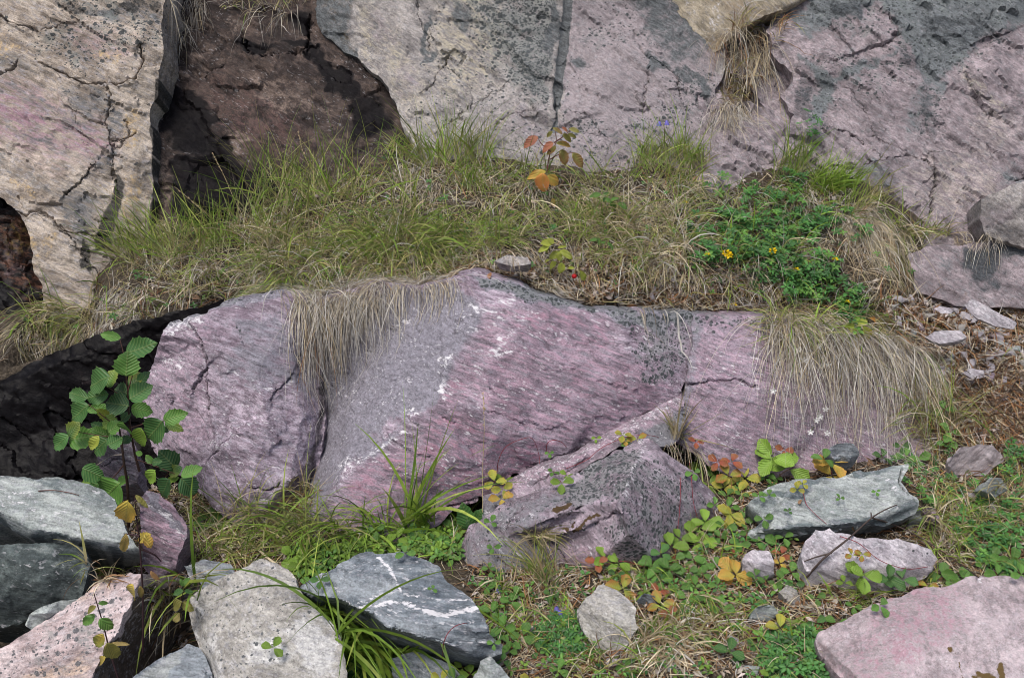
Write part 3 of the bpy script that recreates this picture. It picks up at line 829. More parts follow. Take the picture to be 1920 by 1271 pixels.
rock("cliff_block", "rose grey cliff block with tilted cracked plates and dark grey lichen, at the right",
     [(1462, -120, 3.66), (1700, -140, 3.72), (1950, -140, 3.70), (2900, -120, 3.7), (2900, 300, 3.3), (2500, 380, 3.2), (2150, 420, 3.1), (1960, 470, 2.97), (1880, 480, 2.94), (1720, 500, 2.90), (1560, 470, 2.95), (1440, 400, 3.08), (1436, 340, 3.15), (1420, 300, 3.20), (1462, 262, 3.25), (1490, 215, 3.31), (1462, 180, 3.36), (1484, 140, 3.40), (1452, 100, 3.47), (1436, 60, 3.53), (1462, 20, 3.58)],
     M_ROSE,
     ridges=[[(1476, 150, 3.38), (1560, 170, 3.35), (1640, 120, 3.40), (1760, 110, 3.42), (1920, 50, 3.50)], [(1520, 70, 3.46), (1600, 30, 3.50), (1640, 8, 3.53), (1680, 60, 3.455), (1612, 92, 3.42), (1590, 112, 3.40), (1535, 140, 3.37)],
             [(1600, 30, 3.50), (1612, 92, 3.42)], [(1560, 180, 3.325), (1580, 165, 3.34), (1660, 115, 3.39), (1700, 160, 3.355), (1720, 250, 3.26)], [(1550, 236, 3.26), (1590, 240, 3.25), (1620, 268, 3.215), (1650, 295, 3.185)],
             [(1510, 280, 3.215), (1540, 312, 3.18), (1650, 303, 3.18), (1735, 294, 3.20), (1800, 288, 3.215)], [(1735, 295, 3.195), (1755, 355, 3.125), (1740, 410, 3.05)], [(1808, 120, 3.405), (1850, 190, 3.32), (1868, 215, 3.28), (1880, 208, 3.29)], [(1868, 65, 3.46), (1920, 160, 3.37)]],
     points=[(1640, 60, 3.45), (1560, 105, 3.405), (1640, 200, 3.29), (1850, 130, 3.36), (1860, 300, 3.18), (1640, 360, 3.10), (1820, 400, 3.05), (1960, 300, 3.2)],
     ops=[(L_, 'all', None, 0.12, 0), (L_, 'blob', [(1600, 130, 120, 40, 10), (1750, 90, 110, 50, 0), (1700, 20, 220, 50, 0), (1530, 200, 40, 80, 0), (1740, 200, 40, 70, 0), (1850, 80, 60, 30, 20)], 0.62, 40),
          (T_, 'poly', [(1460, 20), (1580, -40), (2380, -60), (2100, 40), (1880, 60), (1800, 110), (1760, 170), (1720, 150), (1700, 105), (1690, 60), (1640, 5), (1600, 28), (1520, 70)], 0.76, 26), (T_, 'poly', [(1500, 75), (1560, 150), (1620, 100), (1690, 92), (1640, 125), (1570, 170), (1530, 230), (1500, 240), (1520, 170)], 0.74, 16),
          (T_, 'blob', [(1720, 200, 30, 60, 20), (1740, 160, 40, 26, 20), (1520, 235, 22, 60, 0), (1600, 75, 10, 40, 10), (1640, 330, 60, 20, 20), (1900, 350, 60, 40, 0)], 0.52, 40), (B_, 'poly', [(1808, 110), (1880, 205), (1860, 215), (1812, 150)], 0.8, 12), (B_, 'blob', [(1880, 240, 40, 30, 0), (1780, 340, 90, 60, 0)], 0.35, 40),
          (S_, 'blob', [(1735, 210, 20, 60, -10), (1560, 235, 30, 14, 30), (1500, 180, 22, 60, 10), (1820, 60, 90, 30, 10), (1700, 110, 40, 30, 0), (1580, 20, 70, 16, -20)], 0.5, 24), (Mo, 'blob', [(1640, 360, 60, 40, 0), (1580, 370, 60, 40, 0)], 0.35, 30), (W_, 'blob', [(1680, 165, 30, 12, 20)], 0.2, 12)],
     cracks=[([(1545, 236), (1580, 240), (1602, 255), (1622, 270)], 2.6, 0.016, 0.012), ([(1506, 276), (1520, 292), (1540, 314)], 2.6, 0.016, 0.006), ([(1545, 320), (1610, 310), (1650, 305), (1690, 298), (1740, 294), (1795, 289)], 2.8, 0.02, 0.012), ([(1730, 298), (1742, 318), (1754, 350), (1748, 385), (1738, 410)], 2.6, 0.018, -0.006),
             ([(1560, 235), (1620, 262), (1650, 296)], 2.0, 0.006), ([(1812, 140), (1836, 176), (1852, 212), (1880, 205)], 2.2, 0.010, -0.008), ([(1616, 94), (1640, 86), (1672, 74), (1690, 58), (1674, 22)], 3, 0.014, -0.012), ([(1553, 45), (1572, 62), (1596, 88)], 2, 0.01),
             ([(1582, 165), (1620, 200), (1650, 260), (1730, 300)], 1.8, 0.006, 0.004), ([(1826, 262), (1850, 270), (1875, 284)], 2, 0.008, 0.006), ([(1870, 330), (1890, 340), (1930, 330)], 2.5, 0.016, 0.01)],
     thick=0.6, taper=0.95, big=0.016, bigs=5, chip=0.014, chipcell=(0.17, 0.09, 0.05), small=0.002, edge_noise=4, facet=1.3, seed=15, flow=36)

rock("cliff_block", "small light grey block low at the right end of the cliff",
     [(1838, 372, 2.90), (1880, 352, 2.90), (1930, 332, 2.90), (2160, 330, 2.92), (2160, 480, 2.86), (1940, 470, 2.86), (1880, 452, 2.87), (1848, 440, 2.88), (1836, 410, 2.89)],
     M_GREY, ops=[(L_, 'all', None, 0.15, 0), (T_, 'blob', [(1880, 400, 40, 30, 0)], 0.6, 30)], points=[(1900, 400, 2.855)], thick=0.3, seed=16)
rock("cliff_block", "dull pink rock face under the scree top at the right, stained dark in the middle",
     [(1700, 480, 2.88), (1740, 462, 2.89), (1850, 452, 2.90), (1960, 460, 2.89), (2200, 470, 2.9), (2200, 585, 2.78), (1900, 578, 2.78), (1800, 572, 2.79), (1720, 545, 2.82)],
     M_ROSE, ops=[(S_, 'blob', [(1850, 500, 40, 40, 0), (1890, 480, 40, 20, 0)], 0.75, 24), (Mo, 'blob', [(1830, 560, 70, 26, 0)], 0.3, 24), (T_, 'blob', [(1770, 490, 40, 24, 0)], 0.4, 20)], thick=0.3, seed=17)
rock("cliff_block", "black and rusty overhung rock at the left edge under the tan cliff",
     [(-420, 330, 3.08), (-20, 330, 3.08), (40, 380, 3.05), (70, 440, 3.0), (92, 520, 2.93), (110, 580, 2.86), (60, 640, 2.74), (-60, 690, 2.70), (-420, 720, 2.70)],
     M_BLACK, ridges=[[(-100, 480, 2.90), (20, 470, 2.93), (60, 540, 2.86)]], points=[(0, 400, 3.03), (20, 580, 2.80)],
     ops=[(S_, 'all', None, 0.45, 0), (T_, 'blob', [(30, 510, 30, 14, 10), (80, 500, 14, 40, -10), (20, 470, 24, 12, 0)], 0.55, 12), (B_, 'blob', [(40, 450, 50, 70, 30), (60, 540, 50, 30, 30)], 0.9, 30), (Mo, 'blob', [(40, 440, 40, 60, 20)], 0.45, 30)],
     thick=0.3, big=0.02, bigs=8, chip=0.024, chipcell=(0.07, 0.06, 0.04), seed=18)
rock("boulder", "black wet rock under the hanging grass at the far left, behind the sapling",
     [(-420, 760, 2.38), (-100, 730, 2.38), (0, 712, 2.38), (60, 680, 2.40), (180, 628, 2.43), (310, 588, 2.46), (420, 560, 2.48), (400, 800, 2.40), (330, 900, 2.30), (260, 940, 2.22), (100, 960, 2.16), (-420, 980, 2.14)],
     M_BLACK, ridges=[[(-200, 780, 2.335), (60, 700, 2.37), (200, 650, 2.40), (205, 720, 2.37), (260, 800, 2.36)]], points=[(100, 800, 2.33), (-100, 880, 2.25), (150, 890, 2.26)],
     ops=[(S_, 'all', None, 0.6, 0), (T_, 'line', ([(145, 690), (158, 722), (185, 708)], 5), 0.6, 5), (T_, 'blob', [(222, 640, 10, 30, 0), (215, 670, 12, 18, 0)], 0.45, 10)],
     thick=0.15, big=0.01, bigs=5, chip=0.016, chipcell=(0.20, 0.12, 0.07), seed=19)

# ------------------------------------------------------------------ the boulders of the ledge
rock("boulder", "rounded grey pink boulder right of the sapling, pale chipped top left corner",
     [(304, 628, 2.33), (316, 606, 2.39), (376, 586, 2.41), (420, 566, 2.44), (520, 546, 2.47), (570, 560, 2.47), (600, 620, 2.46), (604, 700, 2.42), (608, 770, 2.35), (602, 850, 2.27), (570, 940, 2.20), (540, 1000, 2.09), (470, 1000, 2.06), (410, 960, 2.08),
      (372, 905, 2.16), (330, 888, 2.21), (292, 848, 2.26), (272, 790, 2.31), (266, 740, 2.34), (280, 690, 2.35)],
     M_PINK,
     ridges=[[(304, 628, 2.34), (378, 592, 2.365), (440, 576, 2.40), (530, 560, 2.44)], [(378, 592, 2.365), (382, 640, 2.325), (388, 720, 2.275), (392, 760, 2.25)], [(378, 865, 2.165), (390, 840, 2.17), (440, 815, 2.17), (500, 800, 2.185)], [(378, 865, 2.165), (400, 930, 2.10), (470, 975, 2.06)],
             [(470, 915, 2.085), (540, 900, 2.12)]],
     points=[(320, 740, 2.285), (340, 840, 2.205), (480, 680, 2.295), (540, 640, 2.36), (480, 860, 2.125), (560, 830, 2.205), (560, 740, 2.30)],
     ops=[(L_, 'all', None, 0.04, 0), (L_, 'blob', [(420, 630, 50, 40, 0)], 0.36, 40), (W_, 'blob', [(345, 607, 40, 10, -22), (370, 600, 14, 16, 0)], 0.6, 14), (W_, 'blob', [(415, 830, 30, 12, -25), (335, 672, 30, 12, 20), (560, 575, 30, 8, -10)], 0.3, 14), (W_, 'all', None, 0.05, 0),
          (B_, 'poly', [(280, 620), (375, 595), (385, 760), (400, 820), (300, 860), (262, 740)], 0.4, 30), (T_, 'poly', [(385, 600), (520, 560), (600, 620), (600, 760), (440, 740)], 0.55, 50), (T_, 'line', ([(316, 604), (380, 582), (520, 546)], 9), 0.9, 8), (L_, 'line', ([(316, 603), (380, 580), (520, 544)], 8), 0.7, 8),
          (S_, 'blob', [(420, 800, 70, 14, 25)], 0.12, 20), (D_, 'line', ([(604, 700), (600, 800), (585, 880), (560, 940)], 7), 0.7, 8)],
     cracks=[([(366, 625), (378, 640), (384, 690), (386, 740), (391, 770)], 3.4, 0.014, -0.010), ([(386, 690), (372, 702), (362, 730)], 2.2, 0.010, 0.008), ([(470, 915), (500, 918), (522, 905)], 2.4, 0.012, 0.008), ([(388, 865), (420, 830), (445, 812)], 3, 0.006, 0.010), ([(545, 700), (520, 730), (512, 750)], 2, 0.006, 0.005), ([(300, 750), (318, 745), (330, 770)], 2, 0.005, 0.006), ([(560, 670), (600, 640)], 2.2, 0.008)],
     thick=0.3, back=(0, .95, -.22), taper=0.9, big=0.008, bigs=7, chip=0.007, chipcell=(0.09, 0.07, 0.04), seed=21, flow=28)

rock("boulder", "big pink striped quartzite boulder with a broken face in the middle of the ledge",
     [(560, 700, 2.46), (580, 560, 2.50), (700, 528, 2.52), (780, 540, 2.49), (840, 522, 2.47), (890, 508, 2.48), (930, 520, 2.47), (1010, 552, 2.46), (1100, 576, 2.48), (1200, 588, 2.51), (1300, 586, 2.58), (1300, 660, 2.50), (1282, 740, 2.405), (1240, 762, 2.37), (1160, 805, 2.30), (1080, 850, 2.255), (1010, 872, 2.22),
      (965, 890, 2.20), (945, 915, 2.17), (905, 935, 2.14), (860, 948, 2.11), (820, 985, 2.06), (700, 1040, 1.98), (560, 1040, 1.99), (540, 1000, 2.06), (560, 940, 2.19), (590, 850, 2.33)],
     M_PINK,
     ridges=[[(880, 520, 2.455), (905, 575, 2.375), (880, 620, 2.33), (842, 680, 2.27), (828, 730, 2.235), (836, 760, 2.20), (760, 800, 2.165), (700, 850, 2.12), (640, 905, 2.075), (590, 960, 2.03), (555, 1000, 2.02)],
             [(905, 575, 2.375), (955, 565, 2.40), (1020, 592, 2.40), (965, 635, 2.325), (935, 655, 2.305), (912, 690, 2.27)], [(890, 508, 2.475), (905, 528, 2.45), (960, 560, 2.41), (1040, 582, 2.43), (1110, 600, 2.45), (1165, 604, 2.455)],
             [(912, 690, 2.27), (880, 720, 2.255), (836, 760, 2.20)], [(886, 768, 2.203), (920, 772, 2.206), (960, 785, 2.212), (995, 806, 2.222)], [(886, 776, 2.19), (940, 798, 2.188), (995, 812, 2.208), (1060, 850, 2.225)],
             [(1165, 604, 2.455), (1180, 660, 2.40), (1210, 720, 2.36), (1280, 735, 2.40)], [(600, 800, 2.37), (640, 730, 2.40), (720, 640, 2.42), (800, 570, 2.45)], [(840, 765, 2.195), (900, 870, 2.145), (905, 930, 2.13)]],
     points=[(720, 740, 2.28), (660, 820, 2.22), (820, 640, 2.345), (1060, 690, 2.33), (1130, 760, 2.30), (760, 900, 2.085), (860, 860, 2.125), (1000, 740, 2.265)],
     ops=[(T_, 'poly', [(560, 800), (600, 560), (860, 530), (900, 575), (840, 700), (820, 745), (640, 890), (550, 1000)], 0.85, 26), (L_, 'blob', [(700, 790, 90, 60, -40), (640, 840, 50, 60, 40), (820, 660, 30, 40, 0)], 0.22, 40), (S_, 'blob', [(620, 850, 30, 70, 35)], 0.25, 30),
          (B_, 'poly', [(830, 775), (900, 800), (1000, 820), (1060, 850), (960, 890), (900, 935), (820, 985), (600, 1000), (640, 905)], 1.0, 14), (B_, 'poly', [(905, 580), (960, 565), (1110, 595), (1180, 660), (1280, 735), (1160, 805), (1000, 870), (1060, 850), (890, 765), (840, 740)], 0.62, 16), (B_, 'blob', [(1080, 620, 70, 16, 28), (850, 740, 24, 26, 0), (1000, 610, 40, 20, -30)], 0.9, 16),
          (W_, 'all', None, 0.05, 0), (W_, 'blob', [(955, 567, 20, 9, 0)], 0.7, 10), (W_, 'line', ([(872, 570), (895, 582), (930, 586)], 4), 0.75, 4), (W_, 'line', ([(938, 630), (940, 655), (895, 658), (930, 668), (960, 656)], 4), 0.7, 5), (W_, 'blob', [(842, 672, 5, 12, 0), (905, 702, 8, 7, 0), (828, 722, 8, 16, -20), (836, 745, 14, 8, 0), (782, 772, 18, 5, -15)], 0.72, 9),
          (W_, 'line', ([(640, 890), (700, 845), (760, 805)], 3), 0.6, 4), (W_, 'blob', [(640, 880, 14, 20, 40), (570, 950, 8, 20, 40)], 0.55, 8), (W_, 'blob', [(762, 595, 8, 6, 30)], 0.8, 4), (W_, 'poly', [(950, 572), (1016, 592), (940, 650), (925, 620)], 0.24, 8), (S_, 'line', ([(1022, 600), (945, 656)], 6), 0.22, 6),  # white wedge paints the diagonal edge as lit, thin dark line below it
          (W_, 'blob', [(1030, 680, 30, 20, 30), (905, 750, 6, 20, 0)], 0.26, 16),
          (L_, 'poly', [(885, 505), (1010, 540), (1110, 570), (1310, 575), (1310, 610), (1170, 606), (1100, 596), (1020, 580), (960, 556), (910, 540)], 0.95, 10), (T_, 'poly', [(885, 505), (1010, 540), (1110, 570), (1310, 575), (1310, 610), (1170, 606), (1100, 596), (1020, 580), (960, 556), (910, 540)], 0.9, 8),
          (L_, 'poly', [(1165, 600), (1310, 590), (1285, 735), (1205, 715), (1175, 650)], 0.80, 14), (S_, 'poly', [(1170, 604), (1230, 610), (1240, 690), (1205, 715), (1175, 650)], 0.35, 14), (S_, 'blob', [(1050, 600, 60, 12, 28), (1090, 655, 90, 10, 26)], 0.16, 14), (S_, 'blob', [(940, 786, 50, 8, 22)], 0.3, 8)],  # last dark blob paints the shadow along the broken step
     cracks=[([(800, 975), (830, 952), (870, 940), (900, 934)], 2.6, 0.016, 0.006), ([(995, 875), (1060, 850), (1120, 828), (1165, 805), (1230, 770)], 2.4, 0.012), ([(882, 768), (910, 770), (950, 780), (996, 806)], 3, 0.006, 0.006)],
     thick=0.3, back=(0, .95, -.22), taper=0.92, big=0.005, bigs=6, chip=0.006, chipcell=(0.13, 0.08, 0.03), seed=22, flow=21)

rock("boulder", "pink boulder right of the grassy crack, lichen along its top, hanging grass at its end",
     [(1296, 590, 2.57), (1440, 592, 2.58), (1530, 612, 2.60), (1660, 640, 2.63), (1790, 700, 2.62), (1800, 790, 2.52), (1770, 850, 2.44), (1690, 875, 2.38), (1600, 880, 2.355), (1480, 900, 2.31), (1360, 890, 2.27), (1290, 850, 2.30), (1262, 830, 2.34), (1275, 770, 2.385), (1284, 720, 2.42), (1298, 640, 2.50)],
     M_PINK, ridges=[[(1290, 715, 2.41), (1340, 722, 2.40), (1400, 716, 2.41), (1500, 740, 2.42)], [(1310, 620, 2.52), (1420, 640, 2.51), (1480, 660, 2.51)]], points=[(1380, 670, 2.455), (1380, 800, 2.345), (1560, 760, 2.47), (1700, 760, 2.53)],
     ops=[(B_, 'all', None, 0.45, 0), (S_, 'poly', [(1500, 700), (1820, 690), (1820, 900), (1520, 880)], 0.35, 40), (T_, 'line', ([(1308, 600), (1296, 660), (1288, 720), (1276, 820)], 22), 0.55, 14), (L_, 'poly', [(1290, 585), (1480, 590), (1470, 625), (1400, 625), (1330, 625), (1300, 640)], 0.72, 12), (L_, 'all', None, 0.05, 0), (S_, 'blob', [(1410, 640, 50, 24, 20), (1420, 850, 60, 20, 20)], 0.22, 24),  # right end darker behind the hanging grass
          (W_, 'all', None, 0.06, 0), (D_, 'line', ([(1288, 715), (1276, 770), (1266, 820)], 5), 0.6, 6)],
     cracks=[([(1292, 716), (1320, 722), (1350, 716), (1378, 712), (1420, 724)], 2.6, 0.012, 0.006)], back=(0, .95, -.22), thick=0.3, taper=0.92, big=0.010, bigs=6, chip=0.005, chipcell=(0.12, 0.08, 0.04), seed=23, flow=22)

rock("rock_slab", "narrow pale pink slab wedged along the foot of the big boulder",
     [(968, 892, 2.15), (1010, 868, 2.185), (1080, 846, 2.22), (1160, 803, 2.275), (1240, 757, 2.34), (1280, 736, 2.375), (1284, 770, 2.35), (1278, 830, 2.26), (1240, 840, 2.22), (1160, 838, 2.20), (1100, 880, 2.15), (1040, 920, 2.09), (960, 960, 2.04), (900, 985, 2.01), (905, 930, 2.11), (945, 905, 2.135)],
     M_PINKL, ridges=[[(900, 960, 2.06), (975, 910, 2.10), (1040, 885, 2.135), (1120, 838, 2.20), (1170, 815, 2.225), (1280, 770, 2.32)]], points=[(1220, 810, 2.25)],
     ops=[(W_, 'line', ([(980, 895), (1080, 856), (1160, 815), (1270, 748)], 9), 0.42, 10), (B_, 'line', ([(960, 900), (1080, 862), (1160, 815), (1275, 742)], 14), 0.5, 10), (T_, 'poly', [(1150, 830), (1285, 765), (1285, 840), (1150, 850)], 0.8, 12), (L_, 'blob', [(1240, 800, 60, 30, -20)], 0.4, 20), (T_, 'blob', [(930, 950, 50, 30, -30)], 0.7, 20)],  # white streak paints the light caught along the top of the slab
     cracks=[([(1000, 905), (1050, 890), (1100, 862)], 2.2, 0.010)], thick=0.2, big=0.006, chip=0.005, chipcell=(0.10, 0.07, 0.03), seed=24, flow=-26)

rock("boulder", "pyramid shaped pink boulder speckled with black lichen, its ridge facing the viewer",
     [(1206, 822, .185), (1222, 826, .185), (1256, 850, .165), (1300, 880, .12), (1340, 930, .05), (1346, 970, .0), (1310, 1030, -.05), (1210, 1090, -.06), (1120, 1120, -.06), (1000, 1140, -.06), (900, 1120, -.05), (850, 1080, -.04), (862, 1030, .0), (880, 985, .06), (930, 950, .10), (1010, 915, .13), (1060, 895, .145), (1120, 862, .165), (1170, 836, .18)],
     M_PINKL,
     ridges=[[(1212, 826, .19), (1188, 870, .198), (1178, 900, .196), (1160, 945, .182), (1180, 1000, .125), (1230, 1050, .03)], [(880, 990, .06), (960, 985, .11), (1000, 945, .13), (1060, 905, .142)], [(1000, 985, .115), (1060, 960, .135), (1090, 945, .14), (1160, 940, .165)], [(1016, 1000, .075), (1060, 975, .10), (1100, 960, .125)],
             [(1055, 1000, .09), (1100, 985, .105), (1150, 965, .13)], [(1055, 1012, .05), (1100, 1000, .075), (1150, 975, .115)], [(1016, 1000, .075), (1040, 1040, .03), (1070, 1090, -.03)], [(880, 1040, .03), (950, 1010, .075), (1016, 1000, .075)]],
     points=[(1100, 900, .142), (1260, 940, .105), (940, 1070, .015), (1130, 1040, .04)],
     ops=[(L_, 'all', None, 0.46, 0), (L_, 'poly', [(1210, 825), (1180, 900), (1160, 945), (1000, 960), (1060, 900), (1150, 840)], 0.9, 16), (L_, 'blob', [(1220, 930, 100, 70, 60), (1200, 1010, 70, 50, 40), (1280, 920, 50, 60, 30)], 0.80, 40), (S_, 'blob', [(1120, 880, 70, 30, -30), (1000, 960, 60, 30, -30), (960, 1060, 80, 24, 0)], 0.22, 24), (L_, 'blob', [(1120, 1080, 90, 30, 0)], -0.6, 40), (L_, 'blob', [(960, 1060, 60, 26, 0), (1080, 1000, 60, 20, -20)], 0.55, 30),
          (T_, 'poly', [(850, 1090), (880, 985), (1000, 930), (1060, 900), (1060, 960), (1010, 1000), (1050, 1060), (1000, 1130)], 0.55, 26), (W_, 'line', ([(1212, 828), (1186, 880), (1170, 930)], 5), 0.45, 6), (W_, 'blob', [(1030, 1000, 30, 8, -10), (1200, 832, 12, 8, 0)], 0.4, 8), (B_, 'blob', [(1130, 1060, 90, 30, 0)], 0.5, 30),
          (Mo, 'blob', [(1055, 956, 26, 6, -25), (1098, 987, 38, 6, -22)], 0.85, 4), (Mo, 'blob', [(1010, 930, 50, 16, -25)], 0.3, 16)],
     cracks=[([(1012, 985), (1040, 968), (1075, 950), (1090, 945)], 6, 0.016), ([(1055, 1005), (1085, 992), (1130, 975), (1148, 965)], 8, 0.022), ([(945, 985), (960, 965), (980, 950)], 3, 0.014), ([(1040, 1010), (1062, 1060)], 3, 0.008)],
     back=(0.1, 0.6, -0.8), thick=0.15, taper=0.9, big=0.008, bigs=10, chip=0.005, chipcell=(0.07, 0.05, 0.03), seed=25, flow=35)

# ------------------------------------------------------------------ loose rocks in front
rock("rock_slab", "long pale grey slab lying at the left edge, a thin twig on top",
     [(-160, 905, .26), (-40, 893, .26), (60, 894, .255), (140, 900, .25), (190, 918, .235), (215, 935, .22), (228, 965, .20), (243, 1000, .17), (262, 1030, .14), (200, 1030, .13), (160, 1022, .135), (60, 1006, .14), (20, 985, .15), (-20, 974, .155), (-160, 990, .15)],
     M_PALE, ridges=[[(-160, 960, .20), (0, 958, .20), (60, 990, .175), (150, 1008, .165), (240, 1020, .15)]], points=[(100, 945, .215)],
     ops=[(T_, 'blob', [(190, 930, 60, 20, 20), (90, 905, 120, 10, 3)], 0.5, 14), (T_, 'poly', [(-60, 990), (0, 965), (60, 992), (240, 1022), (200, 1034), (60, 1012)], 0.75, 8), (W_, 'all', None, 0.05, 0), (W_, 'blob', [(60, 950, 80, 16, 8)], 0.22, 14)],
     back=(0, 0.6, -0.8), thick=0.2, taper=0.7, big=0.012, bigs=6, chip=0.004, chipcell=(0.16, 0.08, 0.04), seed=31, flow=8, group=None)
rock("boulder", "dark green grey boulder at the left edge below the long pale slab",
     [(-160, 1040, .16), (-40, 1028, .17), (40, 1018, .175), (110, 1018, .17), (158, 1026, .15), (172, 1060, .12), (162, 1095, .09), (146, 1130, .05), (100, 1152, .02), (60, 1164, .0), (0, 1176, -.02), (-160, 1180, -.02)],
     M_GREEN, ridges=[[(-160, 1110, .09), (0, 1120, .08), (90, 1110, .085), (150, 1080, .10)]], points=[(60, 1060, .15)], ops=[(T_, 'blob', [(70, 1040, 40, 20, 0), (120, 1070, 30, 20, 0)], 0.35, 20), (T_, 'all', None, 0.1, 0), (W_, 'all', None, 0.06, 0)],
     back=(0, 0.6, -0.8), thick=0.2, taper=0.8, big=0.01, bigs=9, chip=0.004, chipcell=(0.08, 0.08, 0.06), seed=32)
rock("stone", "small smooth pale stone lying on the edge of the pink granite rock, lower left",
     [(48, 1172, .115), (56, 1152, .13), (75, 1138, .14), (110, 1128, .145), (156, 1122, .145), (146, 1136, .13), (118, 1150, .12), (90, 1166, .108), (60, 1180, .10)],
     M_PALE, points=[(85, 1150, .14)], back=(0, 0.5, -0.85), thick=0.03, taper=0.7, big=0.003, bigs=15, chip=0.0015, px=3, seed=33, edge_noise=1)
rock("boulder", "pink granite rock in the lower left corner with a brown side, speckled grey",
     [(-120, 1270, .06), (-40, 1228, .075), (20, 1202, .09), (60, 1182, .10), (120, 1146, .13), (160, 1110, .155), (186, 1086, .175), (230, 1076, .185), (268, 1072, .185), (320, 1078, .15), (372, 1090, .10), (366, 1110, .08), (330, 1170, .0), (290, 1230, -.04), (250, 1320, -.06), (100, 1360, -.02), (-120, 1360, -.02)],
     M_GRAN, ridges=[[(268, 1072, .185), (252, 1110, .17), (246, 1135, .155), (232, 1150, .15), (222, 1185, .125), (205, 1205, .115), (180, 1255, .08), (150, 1320, .04)]], points=[(110, 1220, .10), (300, 1120, .09), (160, 1150, .145)],
     ops=[(T_, 'poly', [(255, 1100), (300, 1075), (400, 1080), (330, 1200), (260, 1330), (160, 1330), (182, 1258), (222, 1190), (248, 1135)], 1.0, 6), (T_, 'blob', [(320, 1090, 40, 12, 10)], -0.8, 10), (L_, 'poly', [(-60, 1270), (180, 1090), (245, 1080), (240, 1140), (180, 1255), (0, 1300)], 0.6, 20), (B_, 'blob', [(170, 1110, 40, 20, -30), (140, 1250, 40, 24, -40), (70, 1260, 60, 16, -20)], 0.6, 20), (L_, 'poly', [(255, 1100), (400, 1080), (330, 1200), (260, 1330), (160, 1330)], -1, 8)],
     back=(0, 0.6, -0.8), thick=0.12, taper=0.9, big=0.008, bigs=9, chip=0.004, chipcell=(0.09, 0.06, 0.04), seed=34, flow=-20)
rock("rock", "small triangular pink rock with a dark top edge, right of the sapling stem",
     [(262, 935, .20), (275, 918, .215), (300, 922, .21), (330, 950, .18), (348, 980, .14), (350, 1005, .11), (338, 1035, .07), (330, 1070, .02), (285, 1085, .0), (268, 1060, .03), (264, 1000, .11)],
     M_PINK, ridges=[[(265, 945, .18), (290, 945, .18), (322, 968, .15), (338, 1000, .11)]], ops=[(B_, 'all', None, 0.55, 0), (W_, 'line', ([(268, 945), (290, 945), (322, 970), (340, 1000)], 4), 0.5, 4), (T_, 'poly', [(262, 930), (300, 915), (350, 985), (335, 985), (290, 943)], 0.9, 5), (S_, 'poly', [(262, 925), (300, 915), (350, 985), (335, 980), (292, 940)], 0.35, 5), (W_, 'all', None, 0.08, 0)],
     back=(0, 0.6, -0.8), thick=0.12, big=0.006, bigs=10, chip=0.004, chipcell=(0.05, 0.04, 0.03), seed=35)
rock("rock_slab", "light grey speckled slab, slanting, at the bottom left of centre",
     [(350, 1118, .11), (372, 1102, .125), (400, 1090, .14), (440, 1070, .165), (488, 1050, .185), (520, 1058, .18), (546, 1076, .17), (560, 1100, .165), (582, 1130, .15), (620, 1165, .125), (642, 1195, .11), (648, 1240, .09), (652, 1330, .05), (440, 1340, .02), (402, 1290, .02), (378, 1220, .05), (356, 1150, .08)],
     M_SPECK, ridges=[[(350, 1118, .11), (372, 1148, .105), (392, 1200, .085), (420, 1270, .06), (440, 1340, .03)], [(488, 1050, .185), (500, 1090, .17), (545, 1110, .165)]], points=[(480, 1170, .125), (560, 1220, .10)],
     ops=[(L_, 'all', None, 0.42, 0), (L_, 'blob', [(440, 1100, 60, 30, -20), (430, 1200, 50, 30, 20)], 0.45, 24), (L_, 'blob', [(600, 1220, 50, 50, 0)], -0.7, 30), (T_, 'blob', [(590, 1210, 60, 40, 30), (500, 1220, 50, 30, 0), (600, 1160, 40, 12, 40)], 0.7, 30), (T_, 'poly', [(345, 1115), (374, 1150), (440, 1340), (400, 1320)], 0.6, 8), (W_, 'blob', [(610, 1190, 40, 40, 0)], 0.25, 20)],  # left side face tinted paler, painting in the light it gets
     back=(0, 0.5, -0.85), thick=0.14, taper=0.9, big=0.008, bigs=8, chip=0.003, chipcell=(0.1, 0.08, 0.04), seed=36)
